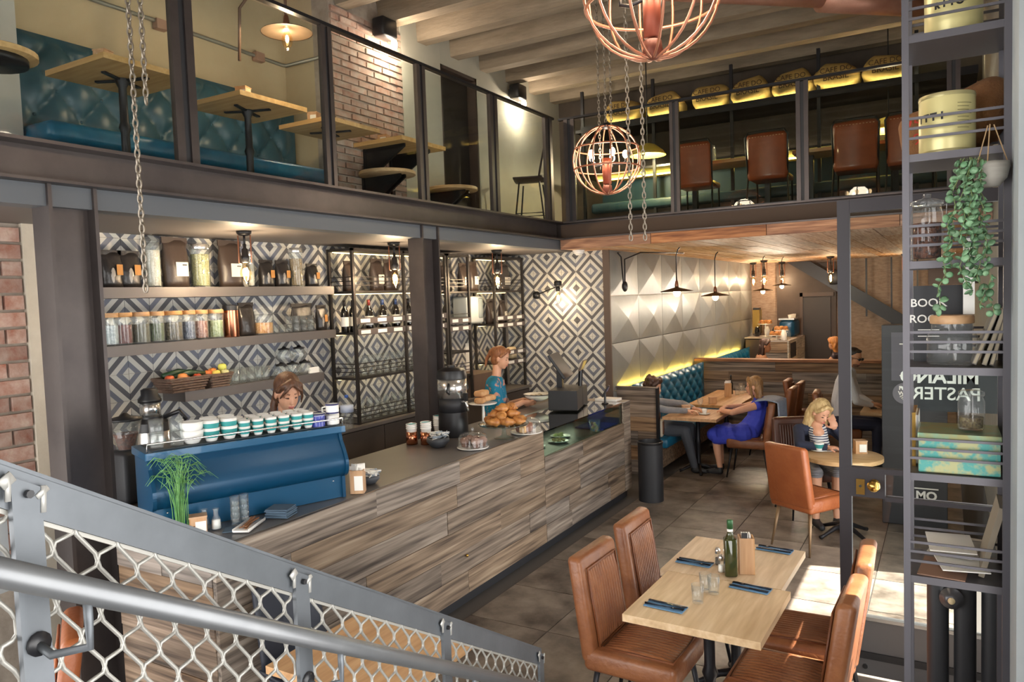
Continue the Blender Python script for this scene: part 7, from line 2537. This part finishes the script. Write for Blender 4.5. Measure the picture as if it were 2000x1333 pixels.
# -- blonde woman at the round table
NAVY = mat('navy_cardigan', '#23283a', .85, col2='#2d3348', vscale=14)
STRIPE = bpy.data.materials.new('striped_shirt')
STRIPE.use_nodes = True
nt = STRIPE.node_tree
wv = nd(nt, 'ShaderNodeTexWave', wave_type='BANDS', bands_direction='Z')
wv.inputs['Scale'].default_value = 14
tc = nd(nt, 'ShaderNodeTexCoord')
nt.links.new(tc.outputs['Object'], wv.inputs['Vector'])
cr = nd(nt, 'ShaderNodeValToRGB')
cr.color_ramp.interpolation = 'CONSTANT'
cr.color_ramp.elements[0].color = lin('#e6e6e4')
cr.color_ramp.elements[1].color = lin('#39415c')
cr.color_ramp.elements[1].position = .55
nt.links.new(wv.outputs['Fac'], cr.inputs[0])
nt.links.new(cr.outputs[0], nt.nodes['Principled BSDF'].inputs['Base Color'])
hc = Vector((-1.055, 7.711, 1.090))
fa = R(-152)
hx, hy = -1.2, 7.98
ar_l = ((-.86, 7.86, .80), (-0.935, 7.770, 0.927), (-.35, .05, .9), (-.3, .9, .1), .35)
ar_r = ((-1.22, 7.5, .80), (-.98, 7.52, .79), (1, .1, 0), (0, 0, -1), .7)
b, P, Lc = seated((hx, hy), fa, hc, (.55, -.62, -.55), NAVY, mat('dark_stripe_skirt', '#5a5a60', .85, col2='#8f8f94', vmul=(1, 1, 18), vscale=5, contrast=.1), SKIN, 'long', arms=[ar_l, ar_r], bare_legs=True, shw=.16)
q = P(0, .02, -.15)
b.limb([q+Vector((.01, -.03, -.06)), q+Vector((.04, -.07, -.22))], [.085, .09], STRIPE)
b.limb([q+Vector((.0, -.03, .0)), q+Vector((.02, -.07, -.06))], [.055, .06], SKIN)
p5 = b.build('person', 'blonde woman in navy cardigan resting her head on her hand')
hp = hair_cap(P, b.rot, 1.06)
for sgn in (-1, 1):
    for k in range(12):
        x_ = sgn*(.072+rg.uniform(-.012, .02))
        yb = -.055 if sgn > 0 else -.01
        w1 = rg.uniform(-.02, .02)
        hp.append(('l', [P(x_*.9, yb+w1, .05), P(x_*1.15, yb+.0+w1, -.05), P(x_*1.15, yb+.02+w1, -.14), P(x_*1.3, yb+.03+w1, -.22), P(x_*1.1, yb+.04+w1, -.28)], [.02, .02, .018, .014, .005]))
hp += strands(P, rg, 22, .08, -.07, -.03, .24, .04, .016)
fused(hp, 'hair', hairm('hair_blonde', '#9a7a4a', '#d9c08c'), p5)
# -- man in the white shirt
SHIRT = mat('white_shirt', '#d3d4da', .75, col2='#c2c4cc', vscale=7, bump=.25, bscale=14)
JEANS = mat('navy_jeans', '#262b44', .85)
hc = Vector((-1.022, 10.417, 1.390))
arms = [((-1.0, 10.72, .86), (-.83, 10.5, .80), (.8, -.4, 0), (0, 0, -1), .6), ((-.98, 10.18, .86), (-.82, 10.34, .80), (.8, .4, 0), (0, 0, -1), .6)]
b, P, Lc = seated((-1.2, 10.44), R(-86), hc, (.8, -.42, -.3), SHIRT, JEANS, SKIN2, 'long', arms=arms, shw=.2, seat=.48)
p6 = b.build('person', 'man in white shirt and sunglasses at a table behind the glass door')
hp = [('b', P(0, -.028, .055), (.079, .088, .076), b.rot), ('b', P(0, -.05, .01), (.078, .055, .07), b.rot), ('b', P(0, .03, .1), (.05, .035, .022), b.rot)]
fused(hp, 'hair', hairm('hair_black', '#1d1714', '#33291f'), p6)
m_ = MB()
for k in (-1, 1):
    m_.ell(P(k*.03, .094, .01), (.026, .012, .02), 12, 8, b.rot)
    m_.tube([P(k*.05, .09, .015), P(k*.08, .0, .01)], .003, 5)
m_.tube([P(-.02, .1, .016), P(.02, .1, .016)], .003, 5)
m_.build('sunglasses', BLACK, p6, True)
fused([('b', P(0, .045, -.075), (.05, .045, .035), b.rot)], 'beard', mat('stubble', '#6a4c3c', .9), p6, .008)
# -- two far women behind the partition
hc = Vector((-2.708, 13.314, 1.327))
sx_, sy_ = hc.x-.02, hc.y+.02
arms = [((sx_+.22, sy_+.25, .84), (sx_+.42, sy_+.1, .80), (1, 0, 0), (0, 0, -1), .5), ((sx_+.2, sy_-.25, .84), (sx_+.42, sy_-.08, .80), (1, 0, 0), (0, 0, -1), .5)]
b, P, Lc = seated((sx_-.05, sy_), R(-90), hc, (.95, .1, -.1), SKIN2, mat('beige_skirt', '#a08c78', .8), SKIN2, 'none', arms=arms, vox=.011)
b.limb([Lc(0, .02, .7), Lc(0, .02, .95)], [.14, .125], mat('beige_top', '#b5a08a', .8))
p7 = b.build('person', 'dark haired woman with bare shoulders behind the wooden partition')
fused(hair_cap(P, b.rot, 1.05)+strands(P, rg, 24, .08, -.06, 0, .34, .04, .018), 'hair', hairm('hair_darkbrown', '#2e1d15', '#54372a'), p7, .011)
hc = Vector((-1.732, 14.229, 1.299))
sx_, sy_ = hc.x+.03, hc.y+.02
arms = [((sx_-.2, sy_-.26, .84), (sx_-.42, sy_-.1, .80), (-1, 0, 0), (0, 0, -1), .5), ((sx_-.2, sy_+.24, .84), (sx_-.42, sy_+.1, .80), (-1, 0, 0), (0, 0, -1), .5)]
b, P, Lc = seated((sx_, sy_), R(78), hc, (-.85, .45, -.08), mat('dark_tank', '#3a2f36', .8), TROU, SKIN2, 'none', arms=arms, vox=.011)
p8 = b.build('person', 'copper haired woman in a dark sleeveless top beyond the partition')
fused(hair_cap(P, b.rot, 1.08)+strands(P, rg, 24, .08, -.06, 0, .17, .04, .018), 'hair', hairm('hair_copper', '#9a5a28', '#c98a48'), p8, .011)
leather_chair((sx_+.03, sy_, 0), R(78), 'tan leather chair under the copper haired woman beyond the partition')
